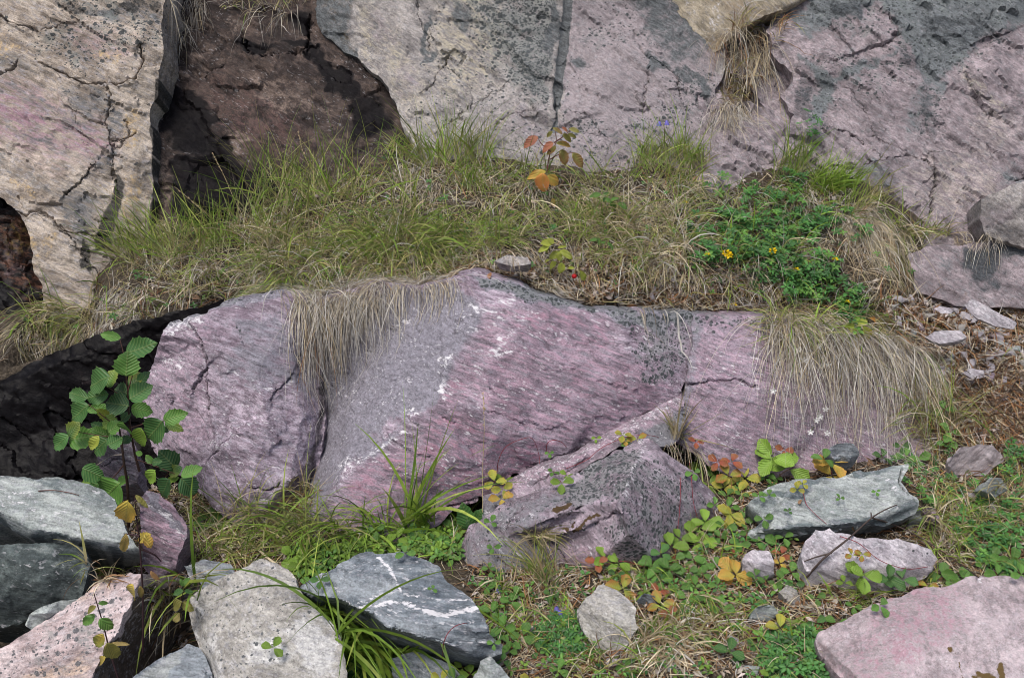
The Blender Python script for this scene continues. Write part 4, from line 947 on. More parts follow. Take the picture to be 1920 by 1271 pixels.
rock("boulder", "blue grey boulder with wavy white veins and a dark undercut front, bottom centre",
     [(560, 1102, 0.137), (600, 1076, 0.162), (642, 1052, 0.182), (690, 1036, 0.197), (740, 1034, 0.202), (766, 1034, 0.202), (800, 1050, 0.197), (822, 1064, 0.192), (832, 1085, 0.182), (860, 1106, 0.162), (886, 1128, 0.147), (905, 1155, 0.132), (918, 1190, 0.102), (944, 1212, 0.072), (940, 1226, 0.062), (900, 1242, 0.022), (860, 1246, -0.008), (800, 1240, -0.038), (740, 1226, -0.048), (680, 1200, -0.038), (620, 1160, 0.002), (572, 1124, 0.082)],
     M_SLATE, ridges=[[(560, 1102, 0.137), (590, 1118, 0.147), (640, 1122, 0.152), (668, 1138, 0.150), (700, 1150, 0.147), (730, 1176, 0.132), (780, 1192, 0.117), (840, 1205, 0.097), (880, 1225, 0.067), (915, 1232, 0.042)], [(715, 1036, 0.200), (745, 1085, 0.184), (752, 1120, 0.164), (700, 1150, 0.147)], [(880, 1128, 0.147), (790, 1140, 0.152), (752, 1120, 0.164)], [(640, 1126, 0.112), (720, 1180, 0.072), (830, 1222, 0.032)]],
     points=[(660, 1085, 0.177), (800, 1095, 0.177), (850, 1180, 0.117)],
     ops=[(W_, 'line', ([(660, 1148), (690, 1138), (730, 1133), (752, 1132), (780, 1142), (820, 1156), (850, 1152), (902, 1142)], 4), 1.0, 2), (W_, 'line', ([(590, 1125), (640, 1124), (665, 1134), (700, 1120), (745, 1112), (800, 1126), (840, 1128), (890, 1126)], 2), 0.8, 2), (W_, 'line', ([(708, 1040), (728, 1062), (742, 1085), (752, 1112)], 2.5), 0.85, 2), (W_, 'blob', [(690, 1128, 26, 6, -15)], 0.4, 6), (W_, 'line', ([(760, 1215), (840, 1212), (900, 1205), (940, 1208)], 2), 0.35, 4), (W_, 'all', None, 0.05, 0), (T_, 'blob', [(750, 1110, 30, 20, 0), (800, 1070, 30, 20, 0)], 0.4, 16)],
     cracks=[([(662, 1140), (720, 1172), (790, 1194), (850, 1206)], 3, 0.004)], back=(0, 0.6, -0.8), thick=0.2, taper=0.8, big=0.007, bigs=9, chip=0.004, chipcell=(0.12, 0.07, 0.025), seed=37, flow=10)
rock("rock", "grey rock cut by the bottom edge, between the pink granite and the speckled slab",
     [(215, 1320, .06), (250, 1270, .075), (290, 1240, .08), (350, 1206, .085), (374, 1216, .075), (390, 1250, .055), (420, 1330, .0), (300, 1360, .0)], M_SLATE, ridges=[[(350, 1206, .085), (330, 1245, .075), (310, 1300, .05)]], ops=[(T_, 'poly', [(200, 1330), (350, 1200), (330, 1250), (310, 1340)], 0.75, 8)], back=(0, 0.5, -0.85), thick=0.1, seed=38, flow=-30)
rock("stone", "low grey stone half hidden in grass behind the speckled slab",
     [(345, 1060, .06), (380, 1050, .075), (432, 1058, .07), (440, 1078, .05), (420, 1105, .02), (370, 1110, .01)], M_SLATE, ops=[(T_, 'blob', [(380, 1062, 30, 12, 0)], 0.6, 10)], back=(0, 0.5, -0.85), thick=0.08, seed=39, px=3)
rock("stone", "grey stone under the blue grey boulder at the bottom edge",
     [(735, 1232, .01), (790, 1225, .02), (850, 1250, .01), (900, 1300, -.03), (840, 1350, -.08), (745, 1330, -.08)], M_SLATE, back=(0, 0.5, -0.85), thick=0.08, seed=40, px=3)
rock("stone", "pointed pale grey stone at the bottom edge, right of the blue grey boulder",
     [(888, 1262, .02), (900, 1238, .05), (918, 1230, .06), (940, 1246, .04), (962, 1275, .01), (980, 1330, -.04), (880, 1330, -.04)], M_PALE, ridges=[[(912, 1232, .058), (920, 1270, .03), (910, 1330, -.01)]], ops=[(T_, 'all', None, 0.3, 0)], back=(0, 0.5, -0.85), thick=0.06, seed=41, px=3)
rock("rock", "whitish angular rock streaked with yellow, right of the harebells",
     [(1084, 1150, .05), (1098, 1126, .075), (1128, 1098, .095), (1160, 1112, .085), (1192, 1140, .065), (1200, 1176, .035), (1180, 1205, .01), (1156, 1230, -.02), (1120, 1226, -.02), (1104, 1200, .0)],
     M_SPECK, ridges=[[(1128, 1098, .095), (1150, 1150, .07), (1150, 1230, -.01)]], ops=[(T_, 'all', None, 0.25, 0), (B_, 'blob', [(1160, 1160, 30, 30, 0)], 0.5, 20), (L_, 'all', None, 0.06, 0)], back=(0, 0.5, -0.85), thick=0.08, seed=42, flow=60, px=3)
rock("rock_slab", "flat greenish grey slab on the ground at the right, twigs lying across it",
     [(1396, 946, 0.078), (1440, 912, 0.118), (1490, 900, 0.128), (1560, 896, 0.128), (1640, 880, 0.138), (1704, 870, 0.143), (1696, 890, 0.128), (1688, 905, 0.128), (1704, 925, 0.123), (1722, 938, 0.113), (1716, 962, 0.078), (1680, 976, 0.058), (1620, 988, 0.043), (1560, 996, 0.038), (1480, 1004, 0.028), (1400, 1006, 0.018), (1432, 976, 0.058)],
     M_PALE, ridges=[[(1444, 992, 0.062), (1560, 986, 0.066), (1640, 974, 0.072), (1720, 946, 0.10)]], points=[(1560, 930, 0.113), (1650, 915, 0.118)],
     ops=[(T_, 'poly', [(1430, 994), (1560, 987), (1640, 976), (1720, 948), (1700, 985), (1480, 1012)], 0.75, 5), (T_, 'blob', [(1500, 920, 60, 14, -8), (1640, 890, 50, 10, -10)], 0.6, 14), (T_, 'all', None, 0.2, 0), (W_, 'blob', [(1690, 920, 30, 14, 20)], 0.3, 14), (L_, 'all', None, 0.05, 0)],
     cracks=[([(1690, 880), (1688, 905), (1706, 926)], 3, 0.012)], back=(0, 0.6, -0.8), thick=0.1, taper=0.9, big=0.008, bigs=8, chip=0.004, chipcell=(0.14, 0.08, 0.03), seed=43, flow=14)
rock("rock", "lilac white rock in front of the flat greenish slab, a stick leaning on it",
     [(1500, 1042, 0.075), (1510, 1012, 0.105), (1530, 992, 0.120), (1556, 990, 0.120), (1590, 998, 0.115), (1650, 1010, 0.110), (1720, 1018, 0.105), (1748, 1030, 0.090), (1760, 1050, 0.070), (1748, 1072, 0.040), (1700, 1098, 0.005), (1640, 1110, -0.005), (1560, 1116, -0.015), (1522, 1106, -0.005), (1506, 1078, 0.030)],
     M_LILAC, ridges=[[(1510, 1070, 0.050), (1600, 1062, 0.065), (1700, 1064, 0.060), (1756, 1052, 0.065)], [(1530, 992, 0.120), (1540, 1020, 0.105), (1560, 1066, 0.060)]], points=[(1620, 1030, 0.095)],
     ops=[(L_, 'blob', [(1690, 1040, 50, 20, 0), (1600, 1060, 60, 20, 0)], 0.32, 20), (T_, 'blob', [(1540, 1030, 14, 40, -20)], 0.5, 12), (B_, 'all', None, 0.2, 0), (W_, 'all', None, 0.08, 0)], back=(0, 0.6, -0.8), thick=0.1, taper=0.85, big=0.007, bigs=10, chip=0.004, chipcell=(0.07, 0.06, 0.04), seed=44)
rock("stone", "small lilac white stone among strawberry leaves, left of the lilac rock",
     [(1394, 1046, .05), (1412, 1032, .07), (1440, 1032, .07), (1452, 1052, .055), (1454, 1078, .02), (1420, 1096, -.01), (1398, 1080, .01)], M_LILAC, ridges=[[(1412, 1032, .07), (1424, 1060, .05), (1420, 1096, -.01)]], back=(0, 0.5, -0.85), thick=0.06, seed=45, px=3)
rock("rock_slab", "large smooth rose slab with red lines filling the lower right corner",
     [(1530, 1200, 0.042), (1536, 1186, 0.057), (1570, 1168, 0.072), (1600, 1150, 0.082), (1650, 1128, 0.092), (1700, 1112, 0.102), (1760, 1096, 0.112), (1800, 1088, 0.117), (1810, 1081, 0.122), (1880, 1080, 0.122), (1960, 1084, 0.122), (2120, 1090, 0.112), (2140, 1360, 0.062), (1640, 1360, 0.032), (1600, 1290, 0.032), (1560, 1244, 0.032), (1540, 1224, 0.032)],
     M_ROSES, ridges=[[(1530, 1200, 0.047), (1556, 1222, 0.052), (1600, 1262, 0.057), (1660, 1330, 0.062)]], points=[(1700, 1200, 0.097), (1860, 1180, 0.107)],
     ops=[(B_, 'blob', [(1700, 1180, 120, 60, -40), (1640, 1230, 60, 40, -40)], 0.75, 40), (B_, 'all', None, 0.2, 0), (W_, 'blob', [(1830, 1150, 10, 6, 0), (1760, 1240, 14, 5, -20), (1855, 1090, 8, 8, 0)], 0.5, 6), (Mo, 'blob', [(1850, 1262, 24, 8, 30), (1876, 1258, 10, 16, 0), (1776, 1205, 4, 6, 0)], 0.75, 5), (Mo, 'line', ([(1790, 1218), (1800, 1240), (1808, 1270)], 2), 0.7, 2), (T_, 'poly', [(1525, 1195), (1556, 1225), (1660, 1340), (1600, 1340), (1530, 1230)], 0.8, 5)],
     back=(0, 0.5, -0.85), thick=0.1, taper=0.95, big=0.004, bigs=6, chip=0.0018, chipcell=(0.3, 0.12, 0.05), seed=46, flow=-52, small=0.0008)
rock("rock_slab", "thin long white slab lying on the brown scree at the right edge",
     [(1808, 572, .40), (1822, 563, .415), (1850, 575, .405), (1880, 592, .385), (1906, 606, .365), (1900, 617, .35), (1870, 612, .355), (1830, 594, .375)], M_LILAC, back=(0, 0.5, -0.85), thick=0.02, big=0.002, chip=0.001, seed=47, px=2.5, edge_noise=1.2)
rock("stone", "white flake lying left of the thin long slab on the scree",
     [(1748, 578, .375), (1762, 573, .38), (1790, 580, .37), (1784, 588, .36), (1764, 588, .36)], M_LILAC, back=(0, 0.5, -0.85), thick=0.015, big=0.002, chip=0.001, seed=48, px=2.5, edge_noise=1)
rock("stone", "pale pink plate lying across the scree below the white flake",
     [(1735, 632, .31), (1752, 622, .325), (1800, 620, .325), (1812, 632, .31), (1790, 640, .30), (1764, 644, .295)], M_LILAC, ops=[(T_, 'all', None, .15, 0)], back=(0, 0.5, -0.85), thick=0.02, big=0.002, chip=0.001, seed=49, px=2.5, edge_noise=1)
rock("stone", "pale broken stone on the scree above the dark root tangle",
     [(1804, 700, .22), (1820, 690, .23), (1846, 694, .225), (1848, 708, .205), (1826, 712, .20)], M_LILAC, back=(0, 0.5, -0.85), thick=0.02, big=0.002, chip=0.001, seed=50, px=2.5, edge_noise=1)
rock("stone", "rounded purple stone at the right end of the flat greenish slab",
     [(1728, 956, .07), (1748, 950, .075), (1762, 966, .06), (1760, 980, .04), (1736, 974, .04)], M_PINK, ops=[(B_, 'all', None, .5, 0)], back=(0, 0.5, -0.85), thick=0.04, seed=51, px=2.5, edge_noise=1)
rock("stone", "grey stone wedged between the flat slab and the purple stone",
     [(1702, 960, .06), (1716, 950, .07), (1732, 956, .065), (1738, 976, .035), (1706, 982, .02)], M_PALE, ops=[(T_, 'all', None, .3, 0)], back=(0, 0.5, -0.85), thick=0.04, seed=52, px=2.5, edge_noise=1)
rock("stone", "square grey stone in brown debris right of the flat slab",
     [(1838, 918, .08), (1856, 896, .11), (1876, 898, .105), (1890, 918, .08), (1868, 932, .05)], M_PALE, ops=[(T_, 'all', None, .25, 0)], back=(0, 0.5, -0.85), thick=0.05, seed=53, px=2.5, edge_noise=1)
rock("stone", "bluish stone half sunk in grass between the whitish rock and the rose slab",
     [(1404, 1156, .02), (1420, 1134, .045), (1450, 1136, .045), (1462, 1152, .025), (1440, 1170, .0)], M_PALE, ops=[(T_, 'all', None, .35, 0)], back=(0, 0.5, -0.85), thick=0.05, seed=54, px=2.5, edge_noise=1)
rock("stone", "beige stone behind the bluish stone in the grass",
     [(1458, 1110, .03), (1476, 1094, .05), (1496, 1106, .04), (1506, 1136, .0), (1480, 1132, .01)], M_SPECK, ops=[(L_, 'all', None, .2, 0)], back=(0, 0.5, -0.85), thick=0.04, seed=55, px=2.5, edge_noise=1)
rock("stone", "blue grey stone beside the red strawberry leaves right of the whitish rock",
     [(1196, 1126, .03), (1208, 1112, .045), (1228, 1116, .04), (1232, 1132, .02), (1206, 1140, .0)], M_SLATE, back=(0, 0.5, -0.85), thick=0.04, seed=56, px=2.5, edge_noise=1)
rock("stone", "flat grey stone lying in the grass above the big boulder top",
     [(926, 490, 2.56), (950, 478, 2.58), (990, 482, 2.58), (996, 496, 2.55), (960, 502, 2.54)], M_GREY, ops=[(T_, 'all', None, .2, 0)], back=(0, 0.6, -0.7), thick=0.05, seed=57, px=2.5, edge_noise=1)
rock("rock", "broken dull pink rock at the lower end of the scree at the right edge",
     [(1776, 862, .07), (1800, 838, .10), (1832, 826, .12), (1862, 834, .11), (1880, 862, .06), (1850, 890, .02), (1790, 888, .02)], M_ROSES, back=(0, 0.5, -0.85), thick=0.08, seed=58, px=3)
rock("rock", "bluish rock at the foot of the hanging dry grass",
     [(1548, 850, .10), (1570, 830, .12), (1600, 832, .12), (1612, 850, .09), (1580, 866, .06)], M_SLATE, back=(0, 0.5, -0.85), thick=0.06, seed=59, px=3)
rock("rock", "brown pink rock at the foot of the sapling, behind the pale slab",
     [(182, 830, .24), (215, 795, .28), (240, 800, .28), (262, 850, .22), (258, 905, .14), (200, 912, .12), (186, 880, .17)], M_PINK, ops=[(S_, 'blob', [(220, 850, 30, 30, 0)], .4, 15)], cracks=[([(190, 870), (215, 862), (240, 868)], 2.5, .012)], back=(0, 0.5, -0.85), thick=0.1, seed=60, px=3)
# ------------------------------------------------------------------ what plants stand on
_ov, _of, _own = [], [], []
_b = 0
for k, (v, f) in enumerate(SOLIDS):
    _ov.append(v); _of.append(f + _b); _own.append(np.full(len(f), k)); _b += len(v)
_V = np.vstack(_ov); _F = np.vstack(_of); OWN = np.concatenate(_own)
BVH = BVHTree.FromPolygons(_V.tolist(), _F.tolist(), all_triangles=True)
CAMV = Vector(CAM)


def hit(px, py):
    d = Vector(rays(px, py))
    p, n, i, t = BVH.ray_cast(CAMV, d)
    if p is None:
        return None
    if n.dot(d) > 0:
        n = -n
    return np.array(p), np.array(n), int(OWN[i])


def unit(v):
    v = np.asarray(v, float)
    return v / np.maximum(1e-9, np.linalg.norm(v, axis=-1, keepdims=True))


def leafy_mat(name, transl=0.3, rough=0.5, vein=False, var=0.25):
    N = NT(name)
    at = N.attr("col")
    tc = N.n("ShaderNodeTexCoord").outputs["Object"]
    n1 = N.rng(N.noise(tc, 55, 3), 0.3, 0.7, 1 - var, 1 + var, smooth=False)
    cg = N.n("ShaderNodeCombineColor"); N.put(cg.inputs[0], n1); N.put(cg.inputs[1], n1); N.put(cg.inputs[2], n1)
    col = N.mix(1.0, at.outputs["Color"], cg.outputs[0], 'MULTIPLY')
    nrm = None
    if vein:
        lu = N.n("ShaderNodeSeparateColor"); N.put(lu.inputs[0], N.attr("luv").outputs["Color"])
        u, v = lu.outputs[0], N.math('ABSOLUTE', N.math('SUBTRACT', lu.outputs[1], 0.5))
        ph = N.math('MULTIPLY', N.math('SUBTRACT', u, N.math('MULTIPLY', v, 0.75)), 50.0)
        rib = N.math('SINE', ph)
        mid = N.rng(v, 0.035, 0.012)
        vn = N.math('MAXIMUM', N.rng(rib, 0.72, 0.98), mid)
        col = N.mix(N.math('MULTIPLY', vn, 0.28), col, (0.30, 0.34, 0.12))
        blot = N.rng(N.noise(tc, 120, 3, 0.7), 0.66, 0.74)
        col = N.mix(N.math('MULTIPLY', blot, 0.35), col, (0.10, 0.05, 0.02))
        nrm = N.bump(N.math('SUBTRACT', N.math('MULTIPLY', rib, -0.5), mid), 0.5, 0.002)
        N.put(N.b.inputs["Normal"], nrm)
    N.put(N.b.inputs["Base Color"], col)
    N.b.inputs["Roughness"].default_value = rough
    N.b.inputs["Specular IOR Level"].default_value = 0.35
    tr = N.n("ShaderNodeBsdfTranslucent")
    N.put(tr.inputs["Color"], col)
    ms = N.n("ShaderNodeMixShader")
    ms.inputs[0].default_value = transl
    N.t.links.new(N.b.outputs[0], ms.inputs[1])
    N.t.links.new(tr.outputs[0], ms.inputs[2])
    out = N.t.nodes["Material Output"]
    N.t.links.new(ms.outputs[0], out.inputs["Surface"])
    return N.m


M_BLADE = leafy_mat("grass_blade", 0.25, 0.55)
M_LEAF = leafy_mat("green_leaf", 0.28, 0.42, vein=True, var=0.15)
M_SMALL = leafy_mat("small_leaf", 0.28, 0.5)
M_STEM = leafy_mat("plant_stem", 0.0, 0.6)
M_LITTER = leafy_mat("dry_litter", 0.05, 0.85, var=0.35)

GREEN = np.array([(0.14, 0.235, 0.025), (0.19, 0.29, 0.04), (0.085, 0.15, 0.02), (0.26, 0.32, 0.06), (0.16, 0.255, 0.03)])
OLIVE = np.array([(0.24, 0.235, 0.075), (0.17, 0.18, 0.055), (0.29, 0.26, 0.10)])
STRAW = np.array([(0.46, 0.39, 0.26), (0.53, 0.46, 0.33), (0.37, 0.30, 0.19), (0.30, 0.23, 0.13)])
ASH = np.array([(0.42, 0.40, 0.37), (0.50, 0.48, 0.44), (0.32, 0.30, 0.275), (0.40, 0.36, 0.30), (0.18, 0.15, 0.125)])
RUST = np.array([(0.22, 0.10, 0.04), (0.16, 0.08, 0.04), (0.30, 0.16, 0.07)])
DARK = np.array([(.055, .035, .024), (.08, .05, .034), (.035, .024, .018)])
PAL = dict(d=DARK, g=GREEN, o=OLIVE, s=STRAW, a=ASH, r=RUST)


def pick(rg, n, mix):
    """mix: 'ggos' letters weight palettes"""
    ch = rg.choice(list(mix), n)
    out = np.zeros((n, 3))
    for c in set(mix):
        k = ch == c
        p = PAL[c]
        out[k] = p[rg.integers(0, len(p), k.sum())]
    return out * rg.uniform(0.9, 1.45, (n, 1))


def grow(rg, roots, dirs, L, droop, segs=5, wob=0.12, collide=True, push=0.0015):
    """blade centre lines (n, segs+1, 3) bending under their weight and sliding over the rocks"""
    n = len(roots)
    pts = np.zeros((n, segs + 1, 3))
    p = roots.copy()
    d = unit(dirs)
    pts[:, 0] = p
    side = unit(rg.normal(size=(n, 3)))
    for s in range(segs):
        ds = (L / segs)[:, None]
        d = unit(d + np.array([0, 0, -1.0]) * (droop / segs)[:, None] * 2.0 + side * wob / segs * 2)
        if collide:
            for i in range(n):
                st = float(ds[i, 0])
                o = Vector(p[i]); dv = Vector(d[i])
                q, nn, fi, t = BVH.ray_cast(o, dv, st * 1.15)
                if q is not None:
                    if nn.dot(dv) > 0:
                        nn = -nn
                    na = np.array(nn)
                    e = d[i] - na * (d[i] @ na) + na * 0.12
                    d[i] = e / max(1e-6, np.linalg.norm(e))
                    p[i] = p[i] + na * push
        p = p + d * ds
        pts[:, s + 1] = p
    return pts


def ribbons(rg, pts, width, col, base_col=None, base_mix=0.5, tip_col=None, flat=False):
    n, m, _ = pts.shape
    tan = np.zeros_like(pts)
    tan[:, 1:-1] = pts[:, 2:] - pts[:, :-2]
    tan[:, 0] = pts[:, 1] - pts[:, 0]
    tan[:, -1] = pts[:, -1] - pts[:, -2]
    tan = unit(tan)
    ref = unit(rg.normal(size=(n, 1, 3)) + (np.array([0, 0, 3.0]) if flat else np.array([0, -0.8, 0.5])))
    sd = unit(np.cross(tan, np.broadcast_to(ref, pts.shape)))
    u = np.linspace(0, 1, m)[None, :, None]
    w = width[:, None, None] * 0.5 * np.clip(1.05 - u ** 2.2, 0.06, 1) * np.where(u < 0.01, 0.7, 1.0)
    V = np.stack([pts - sd * w, pts + sd * w], 2).reshape(-1, 3)
    idx = (np.arange(n)[:, None] * m + np.arange(m - 1)[None]) * 2
    F = np.stack([idx, idx + 1, idx + 3, idx + 2], -1).reshape(-1, 4)
    c = np.repeat(col[:, None, :], m, 1)
    if base_col is not None:
        k = np.clip(1 - u / base_mix, 0, 1)
        c = c * (1 - k) + base_col[:, None, :] * k
    if tip_col is not None:
        k = np.clip((u - 0.6) / 0.4, 0, 1) * 0.7
        c = c * (1 - k) + tip_col[:, None, :] * k
    C = np.concatenate([np.repeat(c, 2, 1).reshape(-1, 3), np.ones((n * m * 2, 1))], 1)
    return V, F, C


class Pile:
    """collects ribbons / leaves into one mesh"""
    def __init__(s):
        s.V, s.F, s.C, s.n = [], [], [], 0

    def add(s, V, F, C):
        s.V.append(V); s.F.append(F + s.n); s.C.append(C); s.n += len(V)

    def build(s, name, mat, parent=None, origin=None):
        if not s.V:
            return None
        fs = {}
        for f in s.F:
            fs.setdefault(f.shape[1], []).append(f)
        V = np.vstack(s.V)
        return mesh_np(name, V, [np.vstack(x) for x in fs.values()], mat, {"col": np.vstack(s.C)}, origin=origin, parent=parent)


def spots(rg, shape, n, owners=None, ymax=None, tries=6, patch=None):
    """surface points seen inside ellipses (px,py,rx,ry) or a polygon, in photo pixels"""
    P, Nn = [], []
    need = n
    for _ in range(n * tries):
        if len(P) >= need:
            break
        if isinstance(shape, tuple):
            a, r = rg.uniform(0, 6.2832), math.sqrt(rg.uniform(0, 1))
            x, y = shape[0] + shape[2] * r * math.cos(a), shape[1] + shape[3] * r * math.sin(a)
        else:
            A = np.array(shape)
            x, y = rg.uniform(A[:, 0].min(), A[:, 0].max()), rg.uniform(A[:, 1].min(), A[:, 1].max())
            if not inside(np.array([[x, y]]), shape)[0]:
                continue
        h = hit(x, y)
        if h is None:
            continue
        if owners is not None and h[2] not in owners:
            continue
        if ymax is not None and h[0][1] > ymax:
            continue
        if patch is not None and fbm(h[0][None], 7.0, 2, 71)[0] * 1.3 + fbm(h[0][None], 19.0, 2, 75)[0] < patch + rg.normal() * .08:
            continue
        P.append(h[0]); Nn.append(h[1])
    return np.array(P).reshape(-1, 3), np.array(Nn).reshape(-1, 3)


def blades(pile, rg, roots, lean, spread, L, width, droop, mix, base='s', base_mix=0.45, tip=None, segs=5, collide=True, up=1.0, fan=0.0, wob=0.12, clump=0.30):
    n = len(roots)
    if n == 0:
        return
    d = np.array([0, 0, up]) + np.array(lean)[None] + rg.normal(size=(n, 3)) * spread
    K = max(2, n // 14)
    ctr = roots[rg.integers(0, n, K)]
    cid = np.argmin(((roots[:, None, :] - ctr[None]) ** 2).sum(-1) + rg.uniform(0, 2e-4, (n, K)), 1)
    d = d + (rg.normal(size=(K, 3)) * clump * np.array([1, .6, .5]))[cid]
    tone = rg.uniform(.72, 1.22, K)[cid][:, None]
    lenk = rg.uniform(.65, 1.25, K)[cid]
    if fan:
        c = roots.mean(0)
        e = roots - c
        e[:, 2] = 0
        d = d + e / max(1e-6, np.abs(e).max()) * fan
    Ls = L * rg.uniform(0.35, 1.15, n) * lenk
    dr = droop * rg.uniform(0.6, 1.4, n)
    pts = grow(rg, roots + np.array([0, -0.002, 0.004]), d, Ls, dr, segs, wob, collide)
    bc = pick(rg, n, base) if base else None
    tc = pick(rg, n, tip) if tip else None
    pile.add(*ribbons(rg, pts, width * np.exp(rg.normal(0, .38, n)) * 1.02, pick(rg, n, mix) * tone, bc, base_mix, tc))


GROUND = {0}


def tuft(label, comps, seed, name="grass_tuft", group=None, cat="grass tuft"):
    rg = np.random.default_rng(seed)
    pile = Pile()
    for c in comps:
        c = dict(c)
        sh = c.pop('at'); n = c.pop('n')
        P, Nn = spots(rg, sh, n, ymax=c.pop('ymax', None), owners=c.pop('own', None))
        if len(P) == 0:
            continue
        med = np.median(P[:, 1])
        P = P[np.abs(P[:, 1] - med) < c.pop('tol', 0.22)]
        c.setdefault('lean', (0, -0.2, 0)); c.setdefault('spread', 0.35)
        c.setdefault('width', 0.0022); c.setdefault('droop', 0.6); c.setdefault('mix', 'ggo')
        blades(pile, rg, P, **c)
    allv = np.vstack(pile.V)
    org = np.array([np.median(allv[:, 0]), np.median(allv[:, 1]), allv[:, 2].min()])
    ob = pile.build(name, M_BLADE, origin=org)
    return tag(ob, label, cat, group, 'thing')


H = dict(up=0.12, droop=1.7, mix='aaas', base='sa', spread=0.28, lean=(0, -0.45, 0), segs=8, width=0.00115, wob=.26, clump=.2)      # hanging dry grass

tuft("dry pale tuft hanging over the top of the brown stained cliff block", [dict(H, at=(345, 10, 45, 26), n=170, L=0.20, lean=(0.15, -0.9, 0)), dict(H, at=(335, 60, 22, 20), n=60, L=0.13, lean=(.2, -.9, 0))], 101)
tuft("thin dry straws hanging at the cliff top, left of the pale spotted block", [dict(H, at=(520, 22, 40, 14), n=45, L=0.17), dict(at=(490, 10, 90, 16), n=110, L=0.10, mix='gosa', droop=.5)], 102)
tuft("green tuft with a pale hanging beard at the far left, above the black wet rock", [dict(at=(115, 600, 75, 30), n=260, L=0.15, mix='ggoos', lean=(-.25, -.55, 0), droop=.9, spread=.4), dict(H, at=(110, 622, 95, 28), n=420, L=0.20, lean=(-.45, -.8, 0), mix='saso')], 103)
tuft("pale grey beard of dead grass hanging beside the tan cliff foot", [dict(H, at=(238, 556, 42, 26), n=260, L=0.17, lean=(-.1, -.9, 0), mix='aaas')], 104)
tuft("upright bright green grass at the foot of the tan cliff block", [dict(at=(270, 480, 70, 26), n=250, L=0.21, mix='gggo', lean=(-.15, -.1, 0), droop=.35, spread=.3), dict(at=(370, 470, 70, 30), n=210, L=0.24, mix='ggo', lean=(.1, -.1, 0), droop=.3, spread=.3), dict(at=(320, 510, 100, 24), n=160, L=.1, mix='aso', droop=.8)], 105)
tuft("yellow green mound of grass on the ledge edge above the grey pink boulder", [dict(at=(545, 490, 62, 44), n=560, L=0.16, mix='oggos', droop=.8, spread=.45, fan=.6, lean=(0, -.35, 0)), dict(H, at=(545, 528, 75, 20), n=520, L=0.17, mix='saaog', fan=.5), dict(at=(520, 470, 70, 40), n=70, L=.30, mix='sgo', droop=.5, spread=.35)], 106)
tuft("wide dome of green grass with a straw skirt above the middle of the big boulder", [dict(at=(735, 455, 85, 30), n=700, L=0.17, mix='gggoo', droop=.75, spread=.42, fan=.6, lean=(0, -.3, 0)), dict(at=(740, 495, 100, 26), n=420, L=0.14, mix='gos', droop=1.1, spread=.3, fan=.5, lean=(0, -.6, 0)), dict(H, at=(745, 526, 110, 18), n=800, L=0.16, mix='saa', fan=.4)], 107)
tuft("low green grass right of the straw skirted dome, beside a flat grey stone", [dict(at=(895, 450, 85, 24), n=520, L=0.14, mix='gggo', droop=.7, spread=.45, fan=.5), dict(H, at=(900, 478, 80, 14), n=200, L=0.10, mix='ssoa', fan=.5)], 108)
tuft("long grey beard of dead grass hanging into the cleft between the two pink boulders", [dict(H, at=(612, 560, 58, 22), n=640, L=0.30, mix='aaaas', lean=(.04, -.85, 0), spread=.16), dict(H, at=(680, 560, 46, 16), n=300, L=0.20, mix='aaa'), dict(H, at=(600, 590, 26, 22), n=90, L=0.32, mix='aaar', spread=.14)], 109)
tuft("sparse upright green grass growing against the pale spotted cliff block", [dict(at=(845, 300, 70, 26), n=230, L=0.20, mix='ggo', droop=.3, spread=.22, lean=(.1, -.05, 0)), dict(at=(770, 300, 60, 18), n=90, L=.13, mix='go', droop=.3, spread=.25)], 110)
tuft("green grass in front of the brown stained cliff block", [dict(at=(590, 370, 120, 36), n=270, L=0.26, mix='ggoo', droop=.4, spread=.28, lean=(.05, -.05, 0)), dict(at=(480, 425, 80, 34), n=150, L=.27, mix='ggo', droop=.4, spread=.3)], 111)
tuft("flattened mat of pale dead grass at the foot of the pale spotted cliff block", [dict(H, at=(780, 335, 48, 30), n=330, L=0.13, mix='aas', droop=1.0), dict(H, at=(905, 320, 40, 24), n=170, L=.10, mix='saa')], 112)
tuft("green grass under the blue harebell against the cliff", [dict(at=(1260, 310, 70, 24), n=360, L=0.17, mix='ggo', droop=.4, spread=.3), dict(H, at=(1270, 340, 60, 24), n=220, L=.12, mix='sas')], 113)
tuft("brown and grey straw spilling from under the cream slab down the cleft", [dict(H, at=(1395, 85, 55, 40), n=330, L=0.20, mix='rsas', lean=(.0, -.7, 0), spread=.35), dict(H, at=(1415, 110, 30, 30), n=120, L=0.36, mix='aas', spread=.12), dict(at=(1420, 60, 50, 30), n=140, L=.1, mix='rros', droop=.6)], 114)
tuft("lower clump of drooping straw in the cleft, under the brown straw", [dict(H, at=(1368, 205, 36, 24), n=220, L=0.22, mix='aas', lean=(.08, -.8, 0)), dict(at=(1385, 170, 34, 34), n=140, L=.09, mix='oors', droop=.7)], 115)
tuft("bright green tuft leaning right in front of the rose cliff block", [dict(at=(1560, 352, 46, 16), n=360, L=0.13, mix='ggg', droop=.45, spread=.28, lean=(.25, -.2, 0), base='g'), dict(at=(1480, 325, 34, 26), n=160, L=.17, mix='ggg', droop=.3, spread=.2), dict(at=(1630, 380, 40, 20), n=90, L=.12, mix='goo', droop=.4, lean=(.2, -.1, 0))], 116)
tuft("thick straw tuft combed down to the right of the green trefoil patch", [dict(H, at=(1600, 410, 46, 30), n=430, L=0.26, mix='ssa', lean=(.35, -.7, 0), spread=.2), dict(H, at=(1660, 440, 40, 30), n=300, L=0.22, mix='ssao', lean=(.3, -.7, 0), spread=.22)], 117)
